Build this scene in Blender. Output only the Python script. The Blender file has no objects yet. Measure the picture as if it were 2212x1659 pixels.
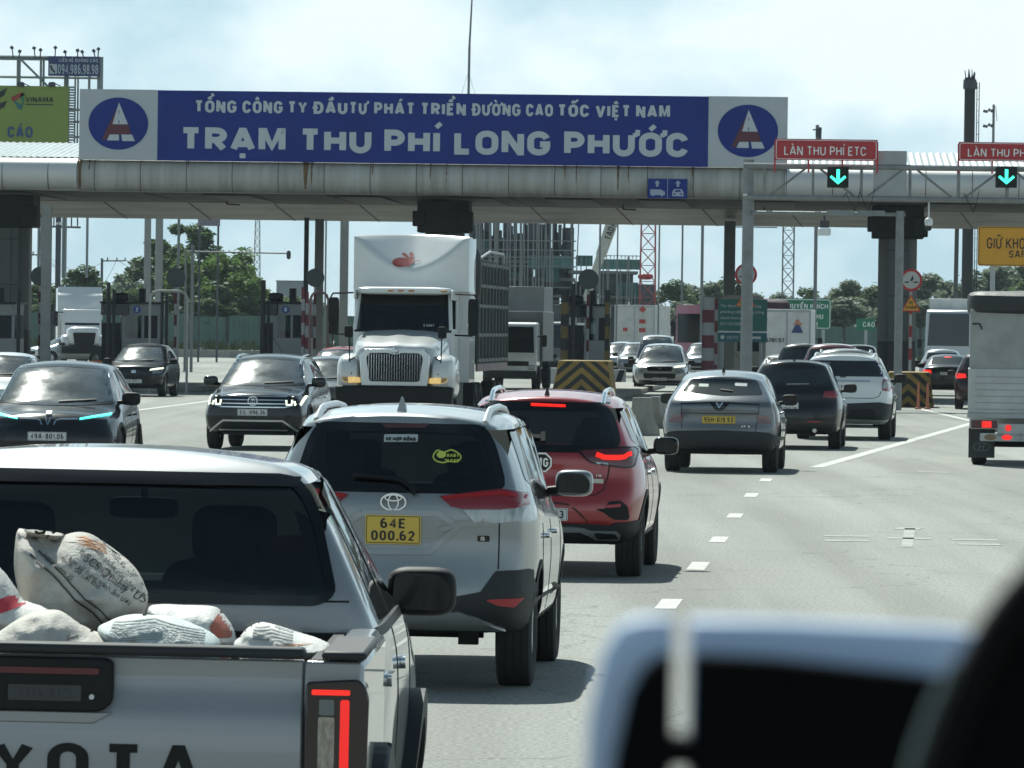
import bpy, bmesh, math, random
import numpy as np
from mathutils import Vector, Matrix
from mathutils.bvhtree import BVHTree
from mathutils import noise as mnoise
S = bpy.context.scene
COL = S.collection
R = math.radians
# ---------------------------------------------------------------- camera, sky, sun, exposure
F, CX, CY, HOR, ROLL, EYE = 12500.0, 1106.0, 829.5, 708.0, 0.0135, 2.2   # measured on a 2212 px wide copy of the photo
cam = bpy.data.cameras.new('camera'); cam.sensor_width = 36; cam.lens = 36 * F / 2212
cam.clip_start = 0.05; cam.clip_end = 20000
cam.dof.use_dof = True; cam.dof.focus_distance = 40; cam.dof.aperture_fstop = cam.lens / 4.6
cam_o = bpy.data.objects.new('camera', cam); COL.objects.link(cam_o); S.camera = cam_o
cam_o.matrix_world = Matrix.Translation((0, 0, EYE)) @ Matrix.Rotation(R(90) - (CY - HOR) / F, 4, 'X') @ Matrix.Rotation(ROLL, 4, 'Z')
SUN_EL, SUN_AZ = 50.0, -17.0            # azimuth from +Y, negative towards -X
w = bpy.data.worlds.new('World'); S.world = w; w.use_nodes = True
nt = w.node_tree; N = nt.nodes; N.clear(); LK = nt.links.new
out = N.new('ShaderNodeOutputWorld'); bg = N.new('ShaderNodeBackground'); bg.inputs[1].default_value = 0.075
sky = N.new('ShaderNodeTexSky'); sky.sky_type = 'NISHITA'; sky.sun_disc = False
sky.sun_elevation = R(SUN_EL); sky.sun_rotation = R(SUN_AZ); sky.air_density = 1.0; sky.dust_density = 0.6; sky.ozone_density = 2.5
tc = N.new('ShaderNodeTexCoord'); mp = N.new('ShaderNodeMapping'); mp.inputs['Scale'].default_value = (16, 16, 26); mp.inputs['Location'].default_value = (3.4, 0.2, 1.3)
nz = N.new('ShaderNodeTexNoise'); nz.inputs['Scale'].default_value = 1.0; nz.inputs['Detail'].default_value = 7; nz.inputs['Roughness'].default_value = 0.55
rp = N.new('ShaderNodeValToRGB'); rp.color_ramp.elements[0].position = 0.40; rp.color_ramp.elements[0].color = (0.0,)*3 + (1,); rp.color_ramp.elements[1].position = 0.62; rp.color_ramp.elements[1].color = (1, 1, 1, 1)
mx = N.new('ShaderNodeMix'); mx.data_type = 'RGBA'
sep = N.new('ShaderNodeSeparateXYZ'); low = N.new('ShaderNodeMapRange'); low.interpolation_type = 'SMOOTHSTEP'       # thick bright cloud low down, clearer sky overhead
low.inputs['From Min'].default_value = .05; low.inputs['From Max'].default_value = .55; low.inputs['To Min'].default_value = 1; low.inputs['To Max'].default_value = .03
base = N.new('ShaderNodeMix'); base.data_type = 'RGBA'; base.inputs[7].default_value = (4.8, 7.2, 8.7, 1)
f1 = N.new('ShaderNodeMath'); f1.operation = 'MULTIPLY'; f1.inputs[1].default_value = .9; f2 = N.new('ShaderNodeMath'); f2.operation = 'MULTIPLY'
mx.inputs[7].default_value = (9.1, 10.5, 10.8, 1)
LK(tc.outputs['Generated'], mp.inputs[0]); LK(mp.outputs[0], nz.inputs['Vector']); LK(nz.outputs[0], rp.inputs[0])
LK(tc.outputs['Generated'], sep.inputs[0]); LK(sep.outputs[2], low.inputs[0]); LK(low.outputs[0], f1.inputs[0]); LK(f1.outputs[0], base.inputs[0])
LK(rp.outputs[0], f2.inputs[0]); LK(low.outputs[0], f2.inputs[1]); LK(f2.outputs[0], mx.inputs[0])
tint = N.new('ShaderNodeMix'); tint.data_type = 'RGBA'; tint.blend_type = 'MULTIPLY'; tint.inputs[0].default_value = 1; tint.inputs[7].default_value = (.95, 1.08, .87, 1); LK(sky.outputs[0], tint.inputs[6]); LK(tint.outputs[2], base.inputs[6]); LK(base.outputs[2], mx.inputs[6]); LK(mx.outputs[2], bg.inputs[0]); LK(bg.outputs[0], out.inputs[0])
sl = bpy.data.lights.new('sun', 'SUN'); sl.energy = 4.8; sl.angle = R(0.55); sl.color = (.97, 1.0, 0.92)
so = bpy.data.objects.new('sun', sl); COL.objects.link(so)
sd = Vector((math.sin(R(SUN_AZ)) * math.cos(R(SUN_EL)), math.cos(R(SUN_AZ)) * math.cos(R(SUN_EL)), math.sin(R(SUN_EL))))
so.rotation_euler = sd.to_track_quat('Z', 'Y').to_euler(); so.location = (0, 0, 60)
S.view_settings.view_transform = 'Standard'; S.view_settings.look = 'None'; S.view_settings.exposure = 0.43; S.view_settings.gamma = 1
S.cycles.max_bounces = 7; S.cycles.transparent_max_bounces = 12; S.cycles.caustics_reflective = False; S.cycles.caustics_refractive = False
S.cycles.use_denoising = True; S.cycles.volume_bounces = 0
# ---------------------------------------------------------------- photo measure -> world
def hor(x): return HOR + (x - CX) * ROLL
def WX(x, d): return (x - CX) * d / F
def WZ(x, y, d): return EYE - (y - hor(x)) * d / F
def WP(x, y, d): return Vector((WX(x, d), d, WZ(x, y, d)))
# ---------------------------------------------------------------- materials
MATS = {}
def mat(name, col=(.5, .5, .5), rough=.5, metal=0.0, var=0.0, vscale=3.0, bump=0.0, bscale=40.0, emit=0, ecol=None, coat=0, alpha=1, spec=.5, stretch=None, col2=None):
    if name in MATS: return MATS[name]
    m = bpy.data.materials.new(name); m.use_nodes = True; t = m.node_tree; n = t.nodes; L = t.links.new
    b = n['Principled BSDF']; c4 = tuple(col) + (1,)
    b.inputs['Base Color'].default_value = c4; b.inputs['Roughness'].default_value = rough; b.inputs['Metallic'].default_value = metal
    b.inputs['Specular IOR Level'].default_value = spec
    if coat: b.inputs['Coat Weight'].default_value = coat; b.inputs['Coat Roughness'].default_value = .03
    if emit: b.inputs['Emission Color'].default_value = tuple(ecol or col) + (1,); b.inputs['Emission Strength'].default_value = emit
    if var or bump:
        tcn = n.new('ShaderNodeTexCoord'); mpn = n.new('ShaderNodeMapping')
        if stretch: mpn.inputs['Scale'].default_value = stretch
        L(tcn.outputs['Object'], mpn.inputs[0])
    if var:
        z = n.new('ShaderNodeTexNoise'); z.inputs['Scale'].default_value = vscale; z.inputs['Detail'].default_value = 8; z.inputs['Roughness'].default_value = .6
        L(mpn.outputs[0], z.inputs['Vector'])
        r = n.new('ShaderNodeValToRGB'); e = r.color_ramp.elements; e[0].position = .3; e[1].position = .7
        lo = col2 if col2 else tuple(v * (1 - var) for v in col)
        hi = col if col2 else tuple(min(1, v * (1 + var * .6)) for v in col)
        e[0].color = tuple(lo) + (1,); e[1].color = tuple(hi) + (1,)
        L(z.outputs[0], r.inputs[0]); L(r.outputs[0], b.inputs['Base Color'])
        mr = n.new('ShaderNodeMapRange'); mr.inputs['To Min'].default_value = max(0.02, rough - .12 * min(1, var * 3)); mr.inputs['To Max'].default_value = min(1, rough + .12 * min(1, var * 3))
        L(z.outputs[0], mr.inputs[0]); L(mr.outputs[0], b.inputs['Roughness'])
    if bump:
        z2 = n.new('ShaderNodeTexNoise'); z2.inputs['Scale'].default_value = bscale; z2.inputs['Detail'].default_value = 5
        L(mpn.outputs[0], z2.inputs['Vector']); bp = n.new('ShaderNodeBump'); bp.inputs['Strength'].default_value = bump; bp.inputs['Distance'].default_value = .02
        L(z2.outputs[0], bp.inputs['Height']); L(bp.outputs[0], b.inputs['Normal'])
    MATS[name] = m; return m
def paint(name, col, metal=.0, rough=.32):
    d = max(col) < .06
    return mat(name, tuple(v * (.55 if d else 1) for v in col), rough, metal, var=.05, vscale=2.5, coat=.45 if d else .9, spec=.3 if d else .5)
def glass(name, tint, refl=1.0):
    if name in MATS: return MATS[name]
    m = bpy.data.materials.new(name); m.use_nodes = True; t = m.node_tree; n = t.nodes; n.clear(); L = t.links.new
    o = n.new('ShaderNodeOutputMaterial'); tr = n.new('ShaderNodeBsdfTransparent'); tr.inputs[0].default_value = tuple(tint) + (1,)
    g = n.new('ShaderNodeBsdfGlossy'); g.inputs['Roughness'].default_value = .03; g.inputs[0].default_value = (refl, refl, refl, 1)
    fr = n.new('ShaderNodeFresnel'); fr.inputs[0].default_value = 1.5; mi = n.new('ShaderNodeMixShader')
    L(fr.outputs[0], mi.inputs[0]); L(tr.outputs[0], mi.inputs[1]); L(g.outputs[0], mi.inputs[2]); L(mi.outputs[0], o.inputs[0])
    MATS[name] = m; return m
M = dict(
 tyre=mat('tyre_rubber', (.018, .018, .019), .85, var=.3, vscale=6, bump=.3, bscale=60),
 rim=mat('alloy', (.42, .43, .44), .35, .8), blk=mat('black_plastic', (.010, .0108, .0115), .6, var=.25, vscale=5, spec=.25),
 gblk=mat('gloss_black', (.004, .004, .0045), .15, coat=.25, spec=.3), dark=mat('dark_grey_plastic', (.028, .030, .033), .6, var=.2, vscale=4, spec=.3),
 gap=mat('panel_gap_dark', (.006, .006, .006), .8), chrome=mat('chrome', (.72, .73, .74), .12, 1.0), satin=mat('satin_silver', (.5, .51, .52), .3, .7),
 glass=mat('dark_tinted_glass', (.010, .013, .015), .04, spec=.75), wglass=mat('windscreen_glass', (.05, .065, .075), .09, spec=.9, var=.5, vscale=3.5),
 see=glass('clear_tinted_glass', (.38, .43, .42)), seedark=glass('dark_clear_tinted_glass', (.085, .10, .102)),
 intr=mat('cabin_trim', (.035, .036, .036), .8, var=.2, vscale=4), seat=mat('seat_cloth', (.05, .05, .052), .85, var=.3, vscale=8),
 redl=mat('red_lamp_lens', (.22, .008, .012), .12, coat=.8), redon=mat('lit_red_lamp', (.25, .006, .005), .3, emit=.75, ecol=(1, .022, .012)),
 clear=mat('clear_lamp_lens', (.34, .35, .35), .12, .5, var=.35, vscale=7, stretch=(6, 1, 1)), amber=mat('lit_amber_lamp', (.5, .38, .18), .25, emit=.42, ecol=(1, .66, .22), var=.6, vscale=14),
 whton=mat('lit_white_lamp', (.85, .9, .75), .2, emit=1.1, ecol=(.92, 1, .72)), cyan=mat('lit_cyan_strip', (.1, .8, .7), .3, emit=1.0, ecol=(.08, .85, .75)),
 green=mat('lit_green_arrow', (.05, .8, .5), .4, emit=1.25, ecol=(.06, 1.0, .62)),
 white=mat('white_paint', (.74, .75, .75), .5, var=.12, vscale=2), ink=mat('black_ink', (.012, .012, .013), .6), pl_w=mat('plate_white', (.62, .63, .62), .4), pl_y=mat('plate_yellow', (.62, .42, .06), .4),
 redp=mat('red_paint', (.42, .02, .03), .5, var=.2), steel=mat('galvanised_steel', (.36, .38, .39), .5, .35, var=.2, vscale=4), dsteel=mat('dark_steel', (.05, .055, .056), .6, .1, var=.3),
 conc=mat('concrete', (.30, .29, .26), .9, var=.3, vscale=1.6, bump=.3, bscale=12), orange=mat('orange_plastic', (.5, .12, .03), .5, var=.15),
)
# ---------------------------------------------------------------- mesh builder
def link(o): COL.objects.link(o); return o
class MB:
    def __init__(s): s.v = []; s.f = []; s.mi = []; s.ci = 0
    def add(s, vs, fs):
        b = len(s.v); s.v += [tuple(p) for p in vs]
        for f in fs: s.f.append([i + b for i in f]); s.mi.append(s.ci)
        return s
    def box(s, c, d, rot=None):
        h = [x / 2 for x in d]
        vs = [Vector((sx * h[0], sy * h[1], sz * h[2])) for sx in (-1, 1) for sy in (-1, 1) for sz in (-1, 1)]
        if rot is not None: vs = [rot @ p for p in vs]
        return s.add([p + Vector(c) for p in vs], [(0, 1, 3, 2), (4, 6, 7, 5), (0, 4, 5, 1), (2, 3, 7, 6), (0, 2, 6, 4), (1, 5, 7, 3)])
    def bx(s, x0, x1, y0, y1, z0, z1): return s.box(((x0+x1)/2, (y0+y1)/2, (z0+z1)/2), (x1-x0, y1-y0, z1-z0))
    def tube(s, p0, p1, r, r2=None, n=8):
        p0, p1 = Vector(p0), Vector(p1); r2 = r if r2 is None else r2
        d = (p1 - p0).normalized(); a = d.orthogonal().normalized(); b = d.cross(a)
        ring = lambda p, q: [p + (a * math.cos(2*math.pi*i/n) + b * math.sin(2*math.pi*i/n)) * q for i in range(n)]
        return s.add(ring(p0, r) + ring(p1, r2), [(i, (i+1) % n, n + (i+1) % n, n + i) for i in range(n)] + [list(range(n))[::-1], list(range(n, 2*n))])
    def path(s, pts, r, n=6):
        for a, b in zip(pts[:-1], pts[1:]): s.tube(a, b, r, n=n)
        return s
    def prism(s, pts, ax, d0, d1):
        n = len(pts)
        def P(p, d): return (d, p[0], p[1]) if ax == 'x' else (p[0], d, p[1]) if ax == 'y' else (p[0], p[1], d)
        return s.add([P(p, d0) for p in pts] + [P(p, d1) for p in pts], [list(range(n)), list(range(n, 2*n))[::-1]] + [(i, n + i, n + (i+1) % n, (i+1) % n) for i in range(n)])
    def lathe(s, prof, c, ax='x', n=28):       # prof: (axial, radius)
        c = Vector(c); vs = []
        for a, r in prof:
            for i in range(n):
                t = 2 * math.pi * i / n; u, v = r * math.cos(t), r * math.sin(t)
                vs.append(c + (Vector((a, u, v)) if ax == 'x' else Vector((u, a, v)) if ax == 'y' else Vector((u, v, a))))
        k = len(prof)
        return s.add(vs, [(j*n + i, j*n + (i+1) % n, (j+1)*n + (i+1) % n, (j+1)*n + i) for j in range(k-1) for i in range(n)])
    def sq(s, c, d, e1=.5, e2=.5, rot=None, nu=12, nv=20, fn=None):   # superquadric
        pw = lambda v, e: math.copysign(abs(v) ** e, v)
        vs = []; c = Vector(c)
        for i in range(nu + 1):
            u = -math.pi/2 + math.pi * i / nu
            for j in range(nv):
                v = 2 * math.pi * j / nv
                p = Vector((d[0]/2 * pw(math.cos(u), e1) * pw(math.cos(v), e2), d[1]/2 * pw(math.cos(u), e1) * pw(math.sin(v), e2), d[2]/2 * pw(math.sin(u), e1)))
                if fn: p = fn(p)
                if rot is not None: p = rot @ p
                vs.append(c + p)
        return s.add(vs, [(i*nv + j, i*nv + (j+1) % nv, (i+1)*nv + (j+1) % nv, (i+1)*nv + j) for i in range(nu) for j in range(nv)])
    def build(s, name, m, parent=None, smooth=False, ang=35, bevel=0, loc=None, rz=None):
        me = bpy.data.meshes.new(name); me.from_pydata(s.v, [], s.f); me.update()
        for x in (m if isinstance(m, (list, tuple)) else [m]): me.materials.append(x)
        if any(s.mi): me.polygons.foreach_set('material_index', s.mi)
        bm = bmesh.new(); bm.from_mesh(me); bmesh.ops.remove_doubles(bm, verts=bm.verts, dist=1e-6); bmesh.ops.recalc_face_normals(bm, faces=bm.faces); bm.to_mesh(me); bm.free()
        if smooth: me.shade_smooth(); me.set_sharp_from_angle(angle=R(ang))
        o = link(bpy.data.objects.new(name, me))
        if parent: o.parent = parent
        if bevel:
            b = o.modifiers.new('bevel', 'BEVEL'); b.width = bevel; b.segments = 2; b.limit_method = 'ANGLE'; b.angle_limit = R(40)
            me.shade_smooth(); me.set_sharp_from_angle(angle=R(50))
        if loc is not None: o.location = loc
        if rz is not None: o.rotation_euler.z = rz
        return o
def tag(o, label=None, cat=None, group=None, kind=None):
    if label: o['label'] = label
    if cat: o['category'] = cat
    if group: o['group'] = group
    if kind: o['kind'] = kind
    return o
def thing(name, label, cat, loc=(0, 0, 0), rz=0, group=None, lean=0):
    o = link(bpy.data.objects.new(name, None)); o.location = loc; o.rotation_euler = (0, lean, rz); o.empty_display_size = .3
    return tag(o, label, cat, group)
def dup(o, parent=None):
    c = o.copy(); COL.objects.link(c); c.parent = parent
    for ch in list(o.children):
        dup(ch, c)
    return c
def sm(pts, n=6, closed=True):          # Catmull-Rom through points
    P = [Vector((p[0], p[1])) for p in pts]; m = len(P); o = []
    for i in range(m if closed else m - 1):
        a, b, c, d = (P[(i-1) % m], P[i], P[(i+1) % m], P[(i+2) % m]) if closed else (P[max(0, i-1)], P[i], P[i+1], P[min(m-1, i+2)])
        for k in range(n):
            t = k / n
            o.append(tuple(.5 * ((2*b) + (c-a)*t + (2*a-5*b+4*c-d)*t*t + (3*b-a-3*c+d)*t**3)))
    if not closed: o.append(tuple(P[-1]))
    return o
def rr(x0, z0, x1, z1, r=.02, n=4):      # rounded rectangle
    o = []
    for cx, cz, a in ((x1-r, z1-r, 0), (x0+r, z1-r, 90), (x0+r, z0+r, 180), (x1-r, z0+r, 270)):
        for i in range(n + 1): t = R(a + 90 * i / n); o.append((cx + r*math.cos(t), cz + r*math.sin(t)))
    return o
def rc(pts, r=.03, n=3):                # polygon with rounded corners
    o = []; m = len(pts)
    for i in range(m):
        p, a, b = Vector(pts[i]), Vector(pts[i-1]), Vector(pts[(i+1) % m])
        u, v = a - p, b - p; q = min(r, u.length * .45, v.length * .45); u.normalize(); v.normalize()
        A, B = p + u*q, p + v*q
        for k in range(n + 1):
            t = k / n; o.append(tuple((1-t)**2 * A + 2*t*(1-t) * p + t*t * B))
    return o
def ell(cx, cz, rx, rz, n=28, a0=0, a1=360):
    full = abs(a1 - a0) >= 360
    return [(cx + rx*math.cos(R(a0 + (a1-a0)*i/n)), cz + rz*math.sin(R(a0 + (a1-a0)*i/n))) for i in range(n if full else n + 1)]
def mir(pts): return [(-x, z) for x, z in pts][::-1]
# ---------------------------------------------------------------- stroke lettering
def _g():
    a = lambda cx, cy, rx, ry, d0, d1, n=10: [(cx + rx*math.cos(R(d0+(d1-d0)*i/n)), cy + ry*math.sin(R(d0+(d1-d0)*i/n))) for i in range(n+1)]
    O = a(.5, .68, .5, .32, 0, 180) + a(.5, .32, .5, .32, 180, 360) + [(1, .68)]
    G = {
    'A': (.92, [(0, 0), (.44, 1), (.56, 1), (1, 0)], [(.2, .27), (.8, .27)]),
    'B': (.8, [(0, 0), (0, 1), (.5, 1)] + a(.5, .765, .45, .235, 90, -90)[1:] + [(0, .53)], [(.5, .53)] + a(.5, .265, .5, .265, 90, -90) + [(0, 0)]),
    'C': (.82, a(.5, .68, .5, .32, 10, 180) + a(.5, .32, .5, .32, 180, 350)),
    'D': (.85, [(0, 0), (0, 1), (.4, 1)] + a(.4, .6, .6, .4, 90, 0) + a(.4, .4, .6, .4, 0, -90) + [(0, 0)]),
    'E': (.7, [(1, 0), (0, 0), (0, 1), (1, 1)], [(0, .52), (.85, .52)]), 'F': (.68, [(0, 0), (0, 1), (1, 1)], [(0, .52), (.8, .52)]),
    'G': (.86, a(.5, .68, .5, .32, 15, 180) + a(.5, .32, .5, .32, 180, 360) + [(1, .45), (.58, .45)]),
    'H': (.82, [(0, 0), (0, 1)], [(1, 0), (1, 1)], [(0, .52), (1, .52)]), 'I': (.0, [(.5, 0), (.5, 1)]),
    'J': (.6, [(1, 1), (1, .3)] + a(.5, .3, .5, .3, 0, -180)), 'K': (.84, [(0, 0), (0, 1)], [(1, 1), (.1, .45)], [(.35, .6), (1, 0)]),
    'L': (.66, [(0, 1), (0, 0), (1, 0)]), 'M': (1.0, [(0, 0), (0, 1), (.12, 1), (.5, .15), (.88, 1), (1, 1), (1, 0)]), 'N': (.84, [(0, 0), (0, 1), (.08, 1), (.92, 0), (1, 0), (1, 1)]),
    'O': (.86, O), 'Q': (.86, O, [(.6, .25), (1, 0)]), 'P': (.76, [(0, 0), (0, 1), (.5, 1)] + a(.5, .72, .5, .28, 90, -90) + [(0, .44)]),
    'R': (.8, [(0, 0), (0, 1), (.5, 1)] + a(.5, .74, .5, .26, 90, -90) + [(0, .48)], [(.45, .48), (1, 0)]),
    'S': (.78, a(.5, .755, .5, .245, 15, 250) + a(.5, .265, .5, .265, 80, -165)), 'T': (.8, [(0, 1), (1, 1)], [(.5, 1), (.5, 0)]),
    'U': (.82, [(0, 1), (0, .35)] + a(.5, .35, .5, .35, 180, 360) + [(1, 1)]), 'V': (.9, [(0, 1), (.45, 0), (.55, 0), (1, 1)]),
    'W': (1.2, [(0, 1), (.25, 0), (.5, .8), (.75, 0), (1, 1)]), 'X': (.86, [(0, 0), (1, 1)], [(0, 1), (1, 0)]), 'Y': (.86, [(0, 1), (.5, .42), (1, 1)], [(.5, .45), (.5, 0)]),
    'Z': (.75, [(0, 1), (1, 1), (0, 0), (1, 0)]), '0': (.7, O), '1': (.35, [(0, .75), (1, 1), (1, 0)]),
    '2': (.7, a(.5, .72, .5, .28, 170, -30) + [(0, 0), (1, 0)]), '3': (.7, a(.5, .76, .48, .24, 160, -80) + a(.5, .27, .5, .27, 80, -165)),
    '4': (.75, [(.75, 0), (.75, 1), (0, .3), (1, .3)]), '5': (.7, [(.95, 1), (.1, 1), (.05, .5)] + a(.48, .32, .52, .32, 130, -160)),
    '6': (.7, a(.5, .3, .5, .3, 90, 450, 16), a(.55, .55, .55, .45, 70, 190)), '7': (.68, [(0, 1), (1, 1), (.35, 0)]),
    '8': (.7, a(.5, .76, .45, .24, 0, 360, 16), a(.5, .27, .5, .27, 0, 360, 16)), '9': (.7, a(.5, .7, .5, .3, 0, 360, 16), a(.45, .45, .55, .45, 0, -110)),
    '.': (.0, [(.5, 0), (.5, .03)]), '-': (.4, [(0, .45), (1, .45)]), '/': (.5, [(0, 0), (1, 1)]), ' ': (.35,), '(': (.3, a(1, .5, 1, .5, 110, 250)), ')': (.3, a(0, .5, 1, .5, 70, -70)),
    }
    return G
GL = _g()
import unicodedata
def ribbon2(pts, w):
    P = [Vector(p) for p in pts]; P = [p for i, p in enumerate(P) if i == 0 or (p - P[i-1]).length > 1e-5]
    closed = (P[0] - P[-1]).length < 1e-4 and len(P) > 3
    if closed: P = P[:-1]
    n = len(P); L = []; Rr = []
    for i in range(n):
        a = P[i-1] if (i > 0 or closed) else None; b = P[(i+1) % n] if (i < n-1 or closed) else None
        d1 = (P[i] - a).normalized() if a is not None else None; d2 = (b - P[i]).normalized() if b is not None else None
        if d1 is None: d1 = d2
        if d2 is None: d2 = d1
        n1, n2 = Vector((-d1.y, d1.x)), Vector((-d2.y, d2.x)); m = n1 + n2
        m = n1 if m.length < 1e-3 else m.normalized(); k = min(1 / max(.3, m.dot(n1)), 1.5)
        L.append(P[i] + m * (w/2*k)); Rr.append(P[i] - m * (w/2*k))
    q = [[L[i], Rr[i], Rr[(i+1) % n], L[(i+1) % n]] for i in range(n if closed else n-1)]
    return q
def letters(text, h, sw=.16, ws=.72, gap=.16, fit=None, jit=0):
    """-> list of strokes (each a list of quads) in x,z; height h"""
    strokes = []; x = 0.0
    for ch in text:
        dec = unicodedata.normalize('NFD', ch); b = dec[0]; marks = dec[1:]
        bar = b == 'Đ'
        if bar: b = 'D'
        g = GL.get(b)
        if g is None: continue
        wd = max(sw, g[0] * ws + (sw * .25 if g[0] else 0))
        if b == ' ': x += .34 * ws + .1; continue
        I = lambda p: (x + sw/2 + p[0] * (wd - sw), sw/2 + p[1] * (1 - sw))
        if g[0] == 0: I = lambda p: (x + sw/2, sw/2 + p[1] * (1 - sw))
        for st in g[1:]: strokes.append(ribbon2([I(p) for p in st] if b != '.' else [(x, sw/2), (x + sw, sw/2)], sw))
        if bar: strokes.append(ribbon2([(x - .1*ws, .5), (x + wd*.45, .5)], sw*.8))
        c = x + wd/2; top = 1.08; t = sw * .72
        def add(p): strokes.append(ribbon2(p, t))
        circ = '\u0302' in marks
        for mk in marks:
            o = .16 if circ and mk != '\u0302' else 0
            if mk == '\u0302': add([(c-.17*ws, top+.02), (c, top+.16), (c+.17*ws, top+.02)])
            elif mk == '\u0301': add([(c-.02+o, top+.02+o*.6), (c+.16+o, top+.2+o*.6)])
            elif mk == '\u0300': add([(c+.04+o, top+.02+o*.6), (c-.14+o, top+.2+o*.6)])
            elif mk == '\u0309': add([(c-.06+o, top+.2+o), (c+.02+o, top+.26+o), (c+.08+o, top+.18+o), (c+o, top+.1+o), (c+o, top+.04+o)])
            elif mk == '\u0303': add([(c-.2, top+.06), (c-.08, top+.16), (c+.06, top+.08), (c+.18, top+.18)])
            elif mk == '\u0323': strokes.append(ribbon2([(c - sw*.42, -.155), (c + sw*.42, -.155)], sw*.78))
            elif mk == '\u031b': add([(x + wd - t*.3, .86), (x + wd + .1, .93), (x + wd + .11, 1.1)])
        x += wd + gap * (1 if b != '.' else .6) + (.04 if '\u031b' in marks else 0)
    total = x - gap; k = h; kx = h if fit is None else fit / total
    return [[[Vector((p.x * kx, p.y * k)) for p in q] for q in st] for st in strokes], total * kx
def put_text(mb, text, org, ux, nrm, h, t=.006, up=(0, 0, 1), center=False, **kw):
    """raised lettering; org is the lower left corner (or the middle of the base line)"""
    st, wd = letters(text, h, **kw); org, ux, nrm, up = Vector(org), Vector(ux), Vector(nrm), Vector(up)
    if center: org = org - ux * (wd/2)
    for i, s_ in enumerate(st):
        for k, q in enumerate(s_):
            e = t * (1 + .055 * ((4*i + k) % 11))
            lo = [org + ux*p.x + up*p.y - nrm*.002 for p in q]; hi = [org + ux*p.x + up*p.y + nrm*e for p in q]
            mb.add(lo + hi, [(4, 5, 6, 7), (0, 1, 5, 4), (1, 2, 6, 5), (2, 3, 7, 6), (3, 0, 4, 7)])
    return mb
def font_text(name, text, size, m, loc, rot, parent=None, fitw=None, ext=.002):
    c = bpy.data.curves.new(name, 'FONT'); c.body = text; c.size = size; c.extrude = ext; c.resolution_u = 3
    o = bpy.data.objects.new(name, c); COL.objects.link(o)
    dg = bpy.context.evaluated_depsgraph_get(); me = bpy.data.meshes.new_from_object(o.evaluated_get(dg)); bpy.data.objects.remove(o)
    me.materials.clear(); me.materials.append(m)
    if fitw:
        xs = [v.co.x for v in me.vertices]; k = fitw / max(1e-6, max(xs) - min(xs)); x0 = min(xs)
        for v in me.vertices: v.co.x = (v.co.x - x0) * k
    o = link(bpy.data.objects.new(name, me)); o.location = loc; o.rotation_euler = rot
    if parent: o.parent = parent
    return o
# ---------------------------------------------------------------- vehicle body tools
def I1(x, pts): return float(np.interp(x, [p[0] for p in pts], [p[1] for p in pts]))
def lattice(sp, Ns=30, K=12, N1=9, N2=6):
    L, hw0 = sp['L'], sp['W'] / 2
    rear, front, top, belt = sp['rear'], sp['front'], sp['top'], sp['belt']
    zb0 = sp.get('zb', .22); cr, cf = sp.get('cr', .16), sp.get('cf', .24); crown = sp.get('crown', .07)
    roofw = sp['roofw']; low = sp.get('low', [(0, .88), (.08, .95), (.35, .985), (.55, 1.0), (.72, .99), (.86, .97), (1, sp.get('bw', .93))])
    pr, pf = sp.get('pr', .10), sp.get('pf', .13)
    def YS(s, z): return I1(z, rear) * (1 - s) + (L - I1(z, front)) * s
    st = []
    for i in range(Ns + 1):
        t = i / Ns; st.append(t - .075 * math.sin(2*math.pi*t))
    def P(i, k, j):
        s = st[i]; c = -1 + 2*k/K
        ym = YS(s, .7); zb = zb0 + .10 * max(0, 1 - s/.08) + .06 * max(0, (s-.92)/.08)
        zbelt = I1(ym, belt); zt = I1(ym, top)
        for _ in range(6): zt = I1(YS(s, zt), top)
        zbelt = min(zbelt, zt - .03); ze = zt - crown * min(1, (zt - zbelt) / .15 + .25)
        ze = max(ze, zbelt + .012)
        taper = 1 - pr * max(0, 1 - s/.16) ** 2 - pf * max(0, (s - .80)/.20) ** 2
        if j <= N1:
            u = j / N1; z = zb + (zbelt - zb) * u; hw = hw0 * I1(u, low) * taper
        else:
            v = (j - N1) / N2; z = zbelt + (ze - zbelt) * v
            a = hw0 * low[-1][1] * taper; b = min(I1(YS(s, ze), roofw), a)
            hw = a + (b - a) * (v * .85 + .15 * v * v)
        if j == N1 + N2: z = ze + (zt - ze) * (1 - abs(c) ** 2.4)
        elif j > N1: z += (zt - ze) * (1 - abs(c) ** 2.4) * ((j - N1) / N2) ** 3
        zz = min(z, zt)
        y = YS(s, zz) + cr * abs(c) ** 3 * (1 - s) ** 5 - cf * abs(c) ** 2.6 * s ** 5
        return (c * hw, y, z)
    NZ = N1 + N2; idx = {}; vs = []; fs = []
    def vid(i, k, j):
        if (i, k, j) not in idx: idx[(i, k, j)] = len(vs); vs.append(P(i, k, j))
        return idx[(i, k, j)]
    for i in range(Ns):
        for k in range(K):
            fs.append([vid(i, k, 0), vid(i+1, k, 0), vid(i+1, k+1, 0), vid(i, k+1, 0)]); fs.append([vid(i, k, NZ), vid(i, k+1, NZ), vid(i+1, k+1, NZ), vid(i+1, k, NZ)])
        for j in range(NZ):
            fs.append([vid(i, 0, j), vid(i, 0, j+1), vid(i+1, 0, j+1), vid(i+1, 0, j)]); fs.append([vid(i, K, j), vid(i+1, K, j), vid(i+1, K, j+1), vid(i, K, j+1)])
    for k in range(K):
        for j in range(NZ):
            fs.append([vid(0, k, j), vid(0, k+1, j), vid(0, k+1, j+1), vid(0, k, j+1)]); fs.append([vid(Ns, k, j), vid(Ns, k, j+1), vid(Ns, k+1, j+1), vid(Ns, k+1, j)])
    return vs, fs
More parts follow.
